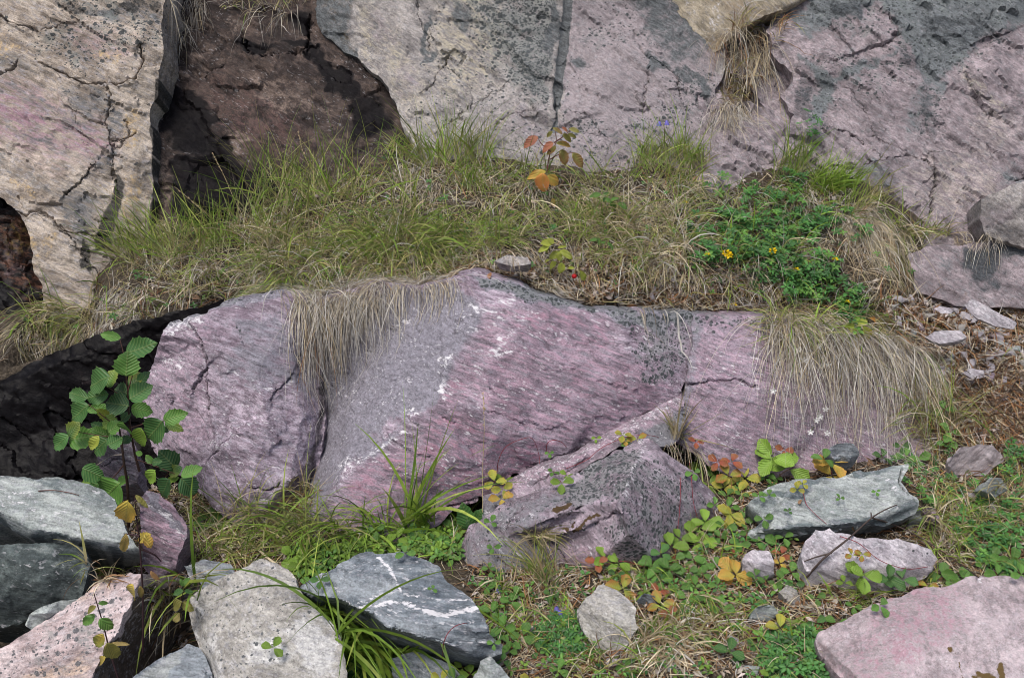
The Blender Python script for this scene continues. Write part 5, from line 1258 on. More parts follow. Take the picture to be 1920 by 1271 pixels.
tuft("huge curtain of dry grass hanging over the ledge left of the scree", [dict(H, at=(1520, 610, 85, 26), n=600, L=0.42, mix='saaaa', lean=(0, -0.8, 0)), dict(H, at=(1640, 650, 90, 34), n=560, L=0.40, mix='saaaa', lean=(-.08, -.8, 0)), dict(at=(1540, 605, 110, 26), n=520, L=0.14, mix='osgg', droop=1.0, spread=.5, lean=(.1, -.4, 0)), dict(at=(1580, 640, 130, 36), n=260, L=0.18, mix='saog', droop=1.0, spread=.7, lean=(0, -.6, 0), up=.3, wob=.5), dict(H, at=(1460, 600, 40, 14), n=80, L=.26, mix='sa', spread=.12)], 118)
tuft("green and straw grass hanging at the lower right, beside the root tangle", [dict(H, at=(1735, 700, 40, 50), n=260, L=0.30, mix='gsoa', lean=(.1, -.7, 0), spread=.2), dict(at=(1745, 800, 50, 40), n=160, L=.2, mix='gos', droop=.7)], 119)
tuft("tangle of dry grass with seed heads left of the trefoil patch", [dict(at=(1235, 450, 75, 55), n=520, L=0.17, mix='ssoga', droop=.9, spread=.5), dict(at=(1225, 510, 90, 22), n=130, L=.14, mix='sso', droop=1.1, spread=.5)], 120)
tuft("grass around the two small raspberry shoots in the middle of the ledge", [dict(at=(1120, 415, 80, 44), n=520, L=0.15, mix='ggosos', droop=.7, spread=.42), dict(at=(1110, 485, 60, 18), n=110, L=.12, mix='ssog', droop=1.0, spread=.4)], 121)
tuft("sedge with broad arching green blades in the gap before the blue grey boulder", [dict(at=(668, 1195, 40, 22), n=150, L=0.42, width=.0062, mix='ggg', droop=.75, spread=.42, lean=(0, -.05, 0), segs=9, base='g', up=.9), dict(at=(640, 1160, 24, 16), n=16, L=.40, width=.005, mix='g', droop=1.0, lean=(-.9, 0, 0), spread=.25, segs=9, base='g'), dict(at=(700, 1240, 50, 26), n=70, L=.26, width=.005, mix='gg', droop=.8, spread=.5, segs=7, base='g')], 122)
tuft("tall light green grass in front of the striped face of the big boulder", [dict(at=(785, 985, 34, 14), n=46, L=0.27, width=.005, mix='ggg', droop=.4, spread=.25, lean=(-.2, -.1, 0), segs=7, base='g'), dict(at=(700, 1000, 80, 20), n=90, L=.24, width=.0036, mix='gg', droop=1.0, spread=.45, lean=(-.3, -.2, 0), segs=7, base='g')], 123)
tuft("sparse thin grass in front of the grey pink boulder", [dict(at=(470, 985, 90, 26), n=190, L=0.17, mix='ggos', droop=.7, spread=.5, width=.0026), dict(at=(580, 1005, 60, 20), n=170, L=.19, mix='ggo', droop=.8, spread=.5, width=.0028), dict(at=(420, 1030, 70, 16), n=90, L=.15, mix='sog', droop=.8, spread=.5)], 124)
tuft("thin olive tuft growing on the left side of the pyramid boulder", [dict(at=(1020, 1085, 26, 26), n=110, L=0.17, mix='oosg', droop=.45, spread=.28), dict(at=(1010, 1010, 24, 16), n=70, L=.10, mix='sso', droop=.7, spread=.4)], 125)
tuft("short green grass between the pale slab and the dark green boulder", [dict(at=(200, 1062, 40, 22), n=130, L=0.13, mix='ggo', droop=.6, spread=.5, width=.003), ], 126)
tuft("reddish dry grass lying on the upper edge of the pink granite rock", [dict(at=(190, 1085, 30, 12), n=60, L=.1, mix='rs', droop=.9, spread=.5)], 136)
tuft("dark tangle of roots and dead stems at the right edge below the scree", [dict(at=(1840, 735, 70, 34), n=420, L=.13, mix='ddr', base='d', up=.15, droop=1.0, spread=.7, lean=(-.1, -.5, 0), wob=.6, width=.0022), dict(at=(1880, 780, 40, 40), n=160, L=.16, mix='drs', base='d', up=.1, droop=1.2, spread=.5, wob=.5)], 137, name="root_tangle", cat="root tangle")
tuft("pale straws trailing down the right side of the pyramid boulder", [dict(H, at=(1268, 838, 22, 12), n=60, L=0.26, mix='ssa', lean=(.35, -.6, 0), spread=.14), dict(H, at=(1300, 850, 22, 12), n=34, L=.2, mix='sag', lean=(.2, -.6, 0), spread=.14)], 127)
tuft("dry grass standing in the crack at the right end of the big boulder", [dict(at=(1270, 822, 12, 10), n=46, L=0.17, mix='sso', droop=.15, spread=.07, lean=(.08, -.1, 0))], 128)
tuft("brownish grass in the foot of the cleft between the two pink boulders", [dict(at=(560, 945, 30, 40), n=150, L=0.12, mix='rsog', droop=.6, spread=.4)], 129)
tuft("sparse grass at the base of the small light grey cliff block, far right", [dict(at=(1740, 440, 60, 12), n=120, L=0.10, mix='gos', droop=.5, spread=.4), dict(H, at=(1830, 448, 50, 14), n=120, L=.13, mix='aas')], 130)
tuft("dead grass between the pink granite and the speckled slab", [dict(at=(320, 1150, 26, 40), n=130, L=0.16, mix='saar', droop=.6, spread=.4), dict(at=(355, 1120, 20, 26), n=18, L=.24, width=.005, mix='gg', droop=.9, spread=.4, base='g')], 131)
tuft("long thin straws hanging over the black lichen corner of the big boulder", [dict(H, at=(1235, 582, 60, 8), n=26, L=0.19, mix='aa', spread=.12, width=.0022)], 132)
tuft("pale drooping tuft at the bottom right of the whitish rock", [dict(at=(1240, 1215, 60, 36), n=380, L=0.10, mix='ssas', droop=1.1, spread=.5), dict(at=(1290, 1180, 50, 20), n=120, L=.1, mix='gso', droop=.8, spread=.5)], 133)
tuft("grass with a yellow flower at the right edge, above the rose slab", [dict(at=(1780, 985, 60, 40), n=330, L=0.11, mix='gosg', droop=.8, spread=.55), dict(at=(1880, 960, 60, 50), n=200, L=.1, mix='gso', droop=.8, spread=.5)], 134)

# ------------------------------------------------------------------ what nobody could count
rg = np.random.default_rng(500)
LEDGE_G = [(40, 600), (200, 520), (300, 455), (450, 400), (520, 340), (760, 300), (1050, 325), (1430, 330), (1600, 385), (1720, 430), (1740, 460), (1640, 600), (1500, 590), (1400, 560), (1280, 530), (1100, 500), (1000, 478), (880, 490), (700, 540), (500, 545), (320, 590), (180, 620), (40, 675)]
LEDGE = [(40, 600), (200, 520), (300, 455), (450, 400), (520, 340), (760, 300), (1050, 325), (1430, 330), (1600, 385), (1720, 430), (1760, 470), (1660, 640), (1500, 600), (1300, 585), (1100, 568), (1000, 540), (890, 515), (700, 545), (500, 550), (320, 595), (180, 625), (40, 680)]
pile = Pile()
P, _n = spots(rg, LEDGE_G, 2000, owners=GROUND, patch=0.12)
blades(pile, rg, P, (0, -.15, 0), .5, .15, .0022, .7, 'gggsa', base='so', collide=False, segs=5, wob=.3)
P, _n = spots(rg, [(860, 330), (1420, 340), (1560, 400), (1560, 560), (1200, 560), (900, 490)], 700, owners=GROUND, patch=0.0)
blades(pile, rg, P, (0, -.15, 0), .45, .11, .0021, .7, 'ggo', base='so', collide=False, segs=4)
P, _n = spots(rg, [(280, 470), (450, 400), (600, 345), (760, 300), (1050, 322), (1430, 330), (1600, 385), (1720, 430), (1700, 470), (1500, 380), (1000, 360), (600, 420), (330, 500)], 650, owners=GROUND, patch=-.1)
blades(pile, rg, P, (0, -.1, 0), .32, .19, .0022, .5, 'gggo', base='go', collide=False, segs=5, wob=.2)
P, _n = spots(rg, [(380, 960), (900, 960), (900, 1040), (560, 1080), (380, 1060)], 420, owners=GROUND)
blades(pile, rg, P, (0, -.15, 0), .5, .11, .0026, .7, 'ggo', base='go', collide=False, segs=4)
P, _n = spots(rg, [(860, 1080), (1100, 1080), (1300, 1000), (1500, 1100), (1900, 980), (1920, 1080), (1600, 1150), (1530, 1190), (1560, 1271), (900, 1271), (940, 1200)], 1500, owners=GROUND, patch=0.0)
blades(pile, rg, P, (0, -.15, 0), .6, .10, .0024, .8, 'gggos', base='sg', collide=False, segs=4)
P, _n = spots(rg, [(1500, 850), (1920, 850), (1920, 960), (1720, 960), (1700, 870)], 420, owners=GROUND)
blades(pile, rg, P, (0, -.15, 0), .6, .09, .0022, .8, 'gosr', base='so', collide=False, segs=4)
for shp, n in (([(1900, 470), (2700, 470), (2700, 1271), (1900, 1271)], 1500), ([(-700, 540), (20, 560), (0, 700), (-700, 740)], 700), ([(-700, 960), (-140, 940), (-160, 1271), (-700, 1271)], 700)):
    P, _n = spots(rg, shp, n, owners=GROUND, patch=-.1)
    blades(pile, rg, P, (0, -.15, 0), .55, .12, .0023, .75, 'ggsao', base='so', collide=False, segs=4)
tag(pile.build("grass", M_BLADE), kind='stuff')

pile = Pile()
def strewn(shape, n, L, mix, width=.0022, lift=.18):
    P, Nn = spots(rg, shape, n, owners=GROUND)
    if not len(P):
        return
    d = rg.normal(size=(len(P), 3)); d[:, 2] = np.abs(d[:, 2]) * lift
    d = unit(d - Nn * np.sum(unit(d) * Nn, 1, keepdims=True) * .8) + Nn * .12
    pts = grow(rg, P + Nn * .003, d, L * rg.uniform(.4, 1.2, len(P)), np.full(len(P), .25), 4, .5, True, .003)
    pile.add(*ribbons(rg, pts, width * rg.uniform(.5, 1.4, len(P)), pick(rg, len(P), mix), flat=True))
strewn(LEDGE, 3600, .12, 'ssaaor')
for k in range(90):                    # clumps of bleached stalks
    q = LEDGE[int(rg.integers(1, 12))]
    c = (rg.uniform(260, 1700), rg.uniform(330, 560), rg.uniform(16, 34), rg.uniform(8, 18))
    P, Nn = spots(rg, c, int(rg.integers(20, 60)), owners=GROUND)
    if len(P):
        blades(pile, rg, P, (rg.uniform(-.4, .4), -.7, 0), .3, rg.uniform(.08, .15), .0016, rg.uniform(.7, 1.3), 'saa', base='s', collide=True, segs=5, up=.5)
strewn([(860, 480), (1420, 500), (1520, 600), (1100, 566), (1000, 540), (880, 515)], 900, .09, 'ssarr')
strewn([(1640, 560), (1920, 580), (1920, 860), (1720, 860), (1680, 660)], 2200, .10, 'rrrssa', .003)
strewn([(1480, 850), (1920, 850), (1920, 1080), (1600, 1150), (1530, 1190), (1560, 1271), (950, 1271), (860, 1060), (1100, 1070), (1330, 960)], 4200, .085, 'srsar')
strewn([(250, 900), (560, 950), (900, 960), (900, 1040), (250, 1100)], 900, .09, 'srsoa')
strewn([(230, 1080), (330, 1080), (360, 1271), (230, 1271)], 120, .1, 'srs')
strewn([(1900, 560), (2700, 560), (2700, 1271), (1900, 1271)], 2200, .1, 'rsar')
strewn([(-700, 540), (0, 560), (0, 700), (-700, 740)], 500, .1, 'rsar')
strewn([(-700, 960), (-140, 940), (-160, 1271), (-700, 1271)], 500, .1, 'rsar')
tag(pile.build("dry_grass", M_BLADE), kind='stuff')

LIT = np.array([(.14, .085, .05), (.20, .13, .08), (.30, .24, .18), (.38, .34, .29), (.09, .06, .04), (.26, .22, .19), (.42, .36, .33), (.05, .035, .025)])
pile = Pile()
def flakes(shape, n, size, pal=LIT, lift=.5):
    P, Nn = spots(rg, shape, n, owners=GROUND)
    m = len(P)
    if not m:
        return
    z = unit(Nn + rg.normal(size=(m, 3)) * lift)
    x = unit(np.cross(z, rg.normal(size=(m, 3))))
    y = np.cross(z, x)
    s = size * rg.uniform(.4, 1.5, (m, 1)); a = rg.uniform(.25, .7, (m, 1))
    c = P + z * .004 + Nn * .004
    V = np.stack([c - x * s * .5, c + y * s * a * .4 + z * s * .12, c + x * s * .5, c - y * s * a * .4 + z * s * .08], 1).reshape(-1, 3)
    F = (np.arange(m)[:, None] * 4 + np.array([0, 1, 2, 3])[None])
    F = np.vstack([F[:, [0, 1, 2]], F[:, [0, 2, 3]]])
    C = np.repeat(np.concatenate([pal[rg.integers(0, len(pal), m)] * rg.uniform(.7, 1.2, (m, 1)), np.ones((m, 1))], 1), 4, 0)
    pile.add(V, F, C)
flakes([(840, 500), (1420, 500), (1520, 590), (1300, 590), (1100, 570), (1000, 540), (880, 515)], 1300, .022)
flakes(LEDGE, 1200, .018)
flakes([(1650, 560), (1920, 570), (1920, 860), (1720, 860), (1680, 660)], 2300, .026)
flakes([(1480, 850), (1920, 850), (1920, 1080), (1600, 1150), (1530, 1190), (1560, 1271), (900, 1271), (860, 1060), (1100, 1070), (1330, 960)], 3000, .018)
flakes([(250, 900), (560, 950), (900, 960), (900, 1040), (150, 1100)], 700, .018)
flakes([(170, 1020), (330, 1060), (360, 1271), (230, 1271)], 160, .016)
flakes([(1900, 480), (2700, 480), (2700, 1271), (1900, 1271)], 1800, .024)
flakes([(-700, 940), (-140, 940), (-160, 1271), (-700, 1271)], 400, .02)
tag(pile.build("leaf_litter", M_LITTER, origin=None), kind='stuff')
# ------------------------------------------------------------------ leaves, stems, flowers
def leaf_tmpl(nu=12, serr=0.10, teeth=9, widest=0.42, tip=1.0, fold=0.18, curl=0.25, wave=0.03, seed=0):
    """unit leaf along +x, width 1 along y, normal +z"""
    rg = np.random.default_rng(seed)
    vs = [-1, -0.55, 0, 0.55, 1]
    V, U = [], []
    us = np.linspace(0, 1, nu + 1)
    k = math.log(0.5) / math.log(widest)
    for u in us:
        w = max(0.0, math.sin(math.pi * u ** k)) ** (0.75 if u < widest else 0.75 * tip) * 0.5
        for v in vs:
            e = 1.0
            x = u
            if abs(v) == 1:
                ph = (u * teeth) % 1.0
                e = 1 - serr * (1 - ph)
                x = u + serr * 0.35 * ph * (1 - u)
            y = v * w * e
            z = fold * abs(y) - curl * (u - 0.1) ** 2 + wave * math.sin(u * 7 + v * 2.2 + seed)
            V.append((x, y, z)); U.append((u, 0.5 + y, 0, 1))
    n = len(vs)
    F = [[i * n + j, i * n + j + 1, (i + 1) * n + j + 1, (i + 1) * n + j] for i in range(nu) for j in range(n - 1)]
    return np.array(V), np.array(F), np.array(U)


TM = [leaf_tmpl(18, .14, 18, .42, 1.0, .22, .22, .03, s) for s in range(3)]         # serrate tree leaf
TS = [leaf_tmpl(14, .20, 7, .58, .8, .30, .18, .02, s) for s in range(3)]           # toothed strawberry leaflet
TL = [leaf_tmpl(5, 0, 1, .5, 1.0, .3, .2, .0, s) for s in range(2)]                 # tiny plain leaflet


def leaf_xf(T, base, tipv, nrm, wid, col, tipcol=None, rg=None, mott=0.1):
    V, F, U = T
    x = np.asarray(tipv, float) - np.asarray(base, float)
    L = np.linalg.norm(x)
    x = x / L
    z = np.asarray(nrm, float)
    z = z - x * (z @ x)
    z = z / max(1e-6, np.linalg.norm(z))
    y = np.cross(z, x)
    P = np.asarray(base) + L * (V[:, :1] * x + V[:, 1:2] * wid * y + V[:, 2:] * z)
    c = np.repeat(np.array(col, float)[None], len(V), 0)
    if tipcol is not None:
        k = np.clip(np.abs(U[:, 1:2] - .5) * 1.2 + U[:, :1] * .7 - .25, 0, 1)
        c = c * (1 - k) + np.array(tipcol) * k
    return P, F, np.concatenate([c, np.ones((len(V), 1))], 1), U


def tube(pts, r0, r1, sides=6):
    pts = np.asarray(pts, float)
    m = len(pts)
    t = np.gradient(pts, axis=0)
    t = unit(t)
    ref = np.array([0.31, 0.9, 0.21])
    a = unit(np.cross(t, ref)); b = np.cross(t, a)
    ang = np.arange(sides) / sides * 2 * math.pi
    rr = np.linspace(r0, r1, m)[:, None, None]
    V = pts[:, None] + rr * (a[:, None] * np.cos(ang)[None, :, None] + b[:, None] * np.sin(ang)[None, :, None])
    V = V.reshape(-1, 3)
    i = np.arange(m - 1)[:, None] * sides + np.arange(sides)[None]
    j = np.arange(m - 1)[:, None] * sides + (np.arange(sides)[None] + 1) % sides
    F = np.stack([i, j, j + sides, i + sides], -1).reshape(-1, 4)
    return V, F


def smooth_line(pts, n=24):
    """Catmull-Rom through 3-D points"""
    P = [np.asarray(p, float) for p in pts]
    P = [2 * P[0] - P[1]] + P + [2 * P[-1] - P[-2]]
    out = []
    seg = len(P) - 3
    for i in range(seg):
        a, b, c, d = P[i:i + 4]
        for t in np.linspace(0, 1, max(2, n // seg), endpoint=(i == seg - 1)):
            out.append(0.5 * ((2 * b) + (-a + c) * t + (2 * a - 5 * b + 4 * c - d) * t * t + (-a + 3 * b - 3 * c + d) * t ** 3))
    return np.array(out)


def stem(name, pts, r0, r1, col, parent, mat=None):
    V, F = tube(pts, r0, r1)
    C = np.repeat(np.array([[*col, 1.0]]), len(V), 0)
    return mesh_np(name, V, F, mat or M_STEM, {"col": C}, origin=pts[0], parent=parent)


def leaf_part(parent, T, base, tipv, nrm, wid, col, tipcol=None, name="leaf"):
    P, F, C, U = leaf_xf(T, base, tipv, nrm, wid, col, tipcol)
    return mesh_np(name, P, F, M_LEAF, {"col": C, "luv": U}, origin=base, parent=parent)


G1, G2, G3, G4 = (.065, .165, .045), (.10, .225, .045), (.05, .125, .045), (.19, .32, .045)
YG, YE, OR, RD, RB, OL = (.30, .34, .05), (.50, .38, .07), (.55, .25, .06), (.42, .06, .04), (.30, .10, .06), (.22, .20, .05)

# ---- sapling
rg = np.random.default_rng(900)
SY = 2.0
zs = lambda q, Y: W((60 + q[0] / 3.176, 600 + q[1] / 3.176, Y))
sap = empty("sapling", W((240, 1010, SY)), "young sapling with toothed green leaves before the black wet rock at the left", "sapling")
mainst = [zs((575, 1230), SY), zs((570, 1000), SY), zs((548, 850), SY - .01), zs((530, 700), SY), zs((500, 570), SY + .01)]
sec = [zs((640, 900), SY + .03), zs((610, 780), SY + .03), zs((580, 600), SY + .02), zs((572, 450), SY + .01), zs((560, 320), SY)]
stem("stem", smooth_line(mainst), .0042, .002, (.05, .028, .02), sap)
stem("stem", smooth_line(sec), .0035, .0016, (.06, .03, .022), sap)
for tw in ([(535, 700), (420, 690), (270, 665)], [(590, 640), (680, 615), (785, 600)], [(548, 860), (480, 940), (410, 965)], [(625, 830), (760, 880), (890, 930)], [(520, 640), (460, 600), (335, 500)], [(575, 480), (500, 430), (450, 400)], [(572, 420), (600, 300), (560, 205)], [(560, 330), (545, 200), (520, 105)], [(540, 800), (470, 810), (380, 868)]):
    stem("twig", smooth_line([zs(q, SY + .005 * i) for i, q in enumerate(tw)], 12), .0016, .0008, (.09, .04, .03) if tw[0] != (540, 800) else (.3, .25, .22), sap)
SAPL = [((530, 108), (415, 85), .42, G2), ((560, 205), (700, 140), .6, G1), ((560, 335), (568, 207), .9, G2), ((462, 340), (337, 385), .75, G1), ((450, 402), (485, 303), .8, G2), ((455, 440), (325, 462), .62, G1), ((335, 465), (220, 432), .5, G1),
        ((338, 508), (225, 586), .6, G1), ((328, 540), (440, 512), .42, G2), ((578, 512), (445, 490), .8, G3), ((572, 438), (490, 412), .85, G3), ((580, 470), (692, 396), .75, G1), ((590, 520), (700, 545), .72, G2), ((580, 400), (645, 322), .75, G3), ((632, 385), (682, 318), .6, G3),
        ((475, 580), (400, 545), .6, YG), ((505, 575), (424, 632), .75, G4), ((530, 600), (575, 560), .8, G3), ((545, 610), (562, 670), .9, G2), ((650, 642), (640, 748), .72, G4), ((778, 602), (682, 705), .75, G1), ((785, 600), (900, 556), .58, G2), ((792, 612), (886, 650), .5, G2), ((750, 640), (812, 660), .5, G3),
        ((430, 650), (360, 615), .6, G3), ((465, 690), (365, 650), .55, G2), ((455, 670), (512, 612), .8, G2), ((450, 715), (362, 782), .75, G1), ((450, 745), (526, 705), .9, G1), ((535, 735), (585, 692), .8, G3), ((222, 690), (122, 755), .55, G1), ((220, 692), (262, 622), .85, G1), ((222, 715), (358, 690), .62, G2),
        ((400, 690), (342, 765), .5, YG), ((300, 880), (408, 935), .8, G1), ((355, 960), (284, 978), .4, G4), ((430, 955), (300, 1030), .62, G1), ((522, 970), (420, 1060), .9, G2), ((512, 978), (563, 935), .7, G2), ((858, 882), (772, 795), .85, G3), ((895, 880), (810, 915), .5, G3), ((888, 932), (996, 875), .55, G2), ((888, 940), (970, 1028), .8, G3),
        ((875, 935), (800, 960), .45, G4), ((815, 945), (765, 1045), .7, G3), ((735, 895), (685, 962), .6, G4), ((725, 850), (680, 812), .7, G2), ((658, 800), (620, 788), .7, G2), ((715, 850), (760, 840), .6, G3)]
for k, (b, t, w, c) in enumerate(SAPL):
    y = SY + rg.uniform(-.05, .03)
    nrm = np.array([rg.uniform(-.4, .4), rg.uniform(-1.0, -.65), rg.uniform(.4, .85)])
    c = np.array(c) * rg.uniform(.8, 1.25)
    bb, tt = zs(b, y), zs(t, y + rg.uniform(-.02, .02))
    leaf_part(sap, TM[k % 3], bb, bb + (tt - bb) * 1.14, nrm, w * 1.22, c, (.28, .30, .05) if k % 9 == 4 else None)


def sprig(name, label, cat, Y, stems, leaves, conv, scol=(.10, .05, .035), r=.0018, T=TM, group=None, root=None, extra=None):
    """a plant drawn as stems (polylines) and leaves (base, tip, width ratio, colour[, edge colour]) in photo space at depth Y"""
    base = conv(stems[0][0], Y)
    e = empty(name, base, label, cat, group)
    for s in stems:
        pts = smooth_line([conv(q, Y + .006 * i) for i, q in enumerate(s)], 18)
        stem("stem", pts, r, r * .45, scol, e)
    for k, lf in enumerate(leaves):
        b, t, w, c = lf[:4]
        y = Y + rg.uniform(-.02, .02)
        nrm = np.array([rg.uniform(-.4, .4), rg.uniform(-.95, -.5), rg.uniform(.45, .95)])
        leaf_part(e, T[k % len(T)], conv(b, y), conv(t, y + rg.uniform(-.012, .012)), nrm, w, np.array(c) * rg.uniform(.85, 1.2), lf[4] if len(lf) > 4 else None)
    if extra:
        extra(e, conv, Y)
    return e


zi = lambda q, Y: W((q[0], q[1], Y))
zr = lambda q, Y: W((880 + q[0] / 3.53, 200 + q[1] / 3.53, Y))
sprig("nettle", "tall dark nettle stem with a few yellow leaves before the pink granite", "plant", 1.52, [[(268, 1222), (268, 1120), (262, 1020), (256, 970), (252, 928)], [(262, 1005), (248, 1002), (232, 1000)], [(253, 940), (266, 930)], [(268, 1030), (290, 1040), (302, 1052)]],
      [((240, 938), (232, 986), .62, YE, (.5, .25, .05)), ((259, 1014), (280, 1000), .8, YE), ((272, 1002), (284, 1028), .7, YE, OR), ((237, 1000), (229, 1040), .35, (.35, .25, .08)), ((250, 1096), (246, 1126), .7, YE, (.06, .04, .02)), ((262, 1098), (266, 1122), .5, (.25, .18, .05), (.05, .03, .02)), ((254, 928), (278, 952), .35, OL), ((282, 1070), (300, 1090), .4, (.4, .22, .1))], zi, (.035, .015, .018), .0022)
sprig("nettle", "short nettle stem with small green and yellow leaves at the lower left", "plant", 1.45, [[(226, 1285), (206, 1220), (192, 1165), (176, 1112)]],
      [((178, 1152), (152, 1172), .6, G2), ((186, 1160), (213, 1180), .75, G2, (.1, .15, .03)), ((180, 1136), (160, 1150), .5, OL), ((184, 1130), (204, 1130), .5, G2), ((194, 1188), (176, 1215), .65, YE, G2), ((200, 1205), (222, 1238), .65, OL), ((204, 1208), (243, 1206), .28, (.45, .33, .12)), ((198, 1232), (182, 1246), .5, YE, (.08, .05, .02))], zi, (.04, .018, .02), .0019)
sprig("nettle", "tiny dull green nettle beside the left edge of the speckled slab", "plant", 1.57, [[(338, 1175), (340, 1130), (346, 1095)]],
      [((344, 1108), (322, 1112), .6, G1), ((346, 1106), (362, 1110), .6, G1), ((345, 1098), (338, 1086), .6, G2), ((341, 1128), (320, 1140), .7, OL), ((343, 1128), (362, 1146), .75, OL), ((340, 1150), (322, 1165), .8, (.4, .33, .12)), ((345, 1096), (352, 1084), .6, G2)], zi, (.05, .03, .02), .0014)
sprig("raspberry_shoot", "raspberry shoot with reddish olive leaves at the foot of the drill groove", "plant", 2.98, [[(515, 430), (522, 370), (535, 310), (575, 235), (565, 150)], [(535, 350), (590, 320), (690, 305)], [(560, 240), (620, 200), (665, 160)], [(540, 300), (480, 250), (452, 205)]],
      [((455, 200), (352, 270), .62, RB), ((552, 142), (620, 178), .45, OL, RB), ((660, 148), (730, 166), .55, OL), ((652, 178), (710, 206), .45, OL), ((618, 182), (678, 234), .55, OL), ((612, 136), (652, 166), .5, RB), ((552, 165), (506, 206), .5, OL), ((575, 242), (678, 258), .42, OL, OR), ((556, 238), (478, 300), .62, RB), ((575, 262), (510, 320), .5, OL, RB), ((608, 284), (642, 388), .72, OL, RB), ((680, 308), (758, 404), .6, OL, RB)], zr, (.12, .04, .03), .0022)
sprig("raspberry_shoot", "low shoot with three large orange and yellow leaves in the ledge grass", "plant", 2.93, [[(520, 560), (515, 490), (505, 440)]],
      [((508, 430), (372, 474), .45, YE, OR), ((486, 440), (484, 572), .85, OR, (.65, .20, .08)), ((515, 458), (594, 520), .8, YE, OR), ((552, 606), (562, 670), .62, YE, RB), ((500, 432), (440, 470), .5, YE)], zr, (.10, .05, .03), .002)


def berries(pts):
    def f(e, conv, Y):
        for q, s in pts:
            bm = bmesh.new()
            bmesh.ops.create_icosphere(bm, subdivisions=2, radius=s)
            V = np.array([v.co[:] for v in bm.verts]); F = np.array([[v.index for v in f.verts] for f in bm.faces]); bm.free()
            V = V * (1 + .10 * np.sin(V * 1800).prod(1))[:, None] * np.array([1, 1, .9])
            o = conv(q, Y - .02)
            mesh_np("berry", V + o, F, M_SMALL, {"col": np.repeat(np.array([[.45, .012, .015, 1]]), len(V), 0)}, origin=o, parent=e)
    return f


sprig("raspberry_shoot", "yellow green shoot at the ledge edge, right of the flat grey stone", "plant", 2.62, [[(590, 1040), (580, 980), (550, 910)], [(580, 980), (640, 940)], [(590, 1040), (620, 1020)]],
      [((545, 905), (474, 900), .8, YG), ((530, 925), (448, 960), .5, YG), ((520, 940), (505, 968), .7, YG), ((585, 935), (645, 922), .4, YG), ((600, 952), (684, 1004), .55, YG), ((592, 968), (528, 1002), .8, YG), ((600, 958), (592, 1024), .7, YG), ((577, 1030), (524, 1072), .75, YG), ((610, 1032), (604, 1106), .85, YG), ((528, 1010), (505, 1025), .5, YG), ((560, 905), (520, 870), .7, YG)], zr, (.14, .10, .03), .0018)
sprig("strawberry_plant", "yellow green strawberry plant with one ripe red berry on the ledge edge", "plant", 2.56, [[(700, 1110), (705, 1080), (712, 1060)], [(705, 1085), (694, 1118)]],
      [((700, 1068), (655, 1068), .6, YG), ((712, 1062), (720, 1050), .9, YG), ((728, 1080), (768, 1152), .6, YG)], zr, (.14, .08, .03), .0014, TS, extra=berries([((694, 1122), .0075)]))
sprig("raspberry_shoot", "green raspberry shoot with pointed leaves in the dry grass, upper one", "plant", 2.92, [[(900, 740), (905, 660), (890, 595)], [(905, 620), (980, 640)]],
      [((875, 580), (788, 596), .5, G2), ((888, 586), (922, 568), .6, G1), ((900, 600), (884, 634), .6, G1), ((930, 622), (986, 602), .55, G2), ((938, 636), (966, 692), .6, G2), ((985, 638), (1052, 676), .55, G2), ((900, 606), (945, 640), .6, G2), ((850, 690), (892, 680), .5, G4), ((870, 700), (850, 730), .6, G4)], zr, (.09, .10, .03), .0016)
sprig("raspberry_shoot", "small bright green shoot with four leaves in the dry grass, lower one", "plant", 2.72, [[(880, 960), (876, 920), (868, 880)]],
      [((850, 880), (792, 882), .5, G2), ((858, 870), (858, 918), .55, G2), ((872, 898), (906, 910), .6, G2), ((914, 898), (958, 948), .5, G2), ((870, 902), (905, 892), .4, G2)], zr, (.09, .10, .03), .0014)
sprig("creeper_plant", "yellow green leafy plant above the hanging dry grass curtain", "plant", 2.60, [[(1604, 650), (1600, 622), (1592, 605)], [(1602, 630), (1622, 615)]],
      [((1602, 606), (1586, 622), .9, YG), ((1605, 612), (1626, 600), .7, YG), ((1602, 616), (1610, 640), .7, YG), ((1618, 610), (1630, 640), .8, YG, YE), ((1596, 604), (1612, 596), .6, G4), ((1630, 596), (1644, 602), .5, OR)], zi, (.10, .09, .03), .0016, TS)
sprig("broadleaf_plant", "dark green broad leaved plant at the foot of the striped boulder face", "plant", 2.03, [[(884, 1010), (882, 985), (880, 965)]],
      [((882, 990), (866, 948), .75, G1), ((886, 992), (900, 956), .65, G1), ((884, 994), (876, 975), .7, G3), ((888, 998), (898, 984), .6, G3)], zi, (.07, .10, .03), .002)
sprig("plantain_plant", "pale green plantain with three leaves before the pyramid boulder", "plant", 1.86, [[(998, 1130), (996, 1095), (994, 1070)]],
      [((995, 1082), (972, 1092), .45, G4), ((997, 1086), (1022, 1090), .55, G4), ((996, 1084), (994, 1052), .4, G4), ((996, 1120), (1020, 1150), .4, G4), ((996, 1130), (1030, 1165), .35, G2)], zi, (.12, .15, .04), .0016)

# ---- strawberry plants: a leaf of three toothed leaflets on a thin stalk
COLS = {'g': (G2, None), 'd': (G1, None), 'l': (G4, None), 'y': (YG, YE), 'o': (YE, OR), 'r': ((.36, .07, .05), (.30, .16, .06)), 'x': (YG, RD)}


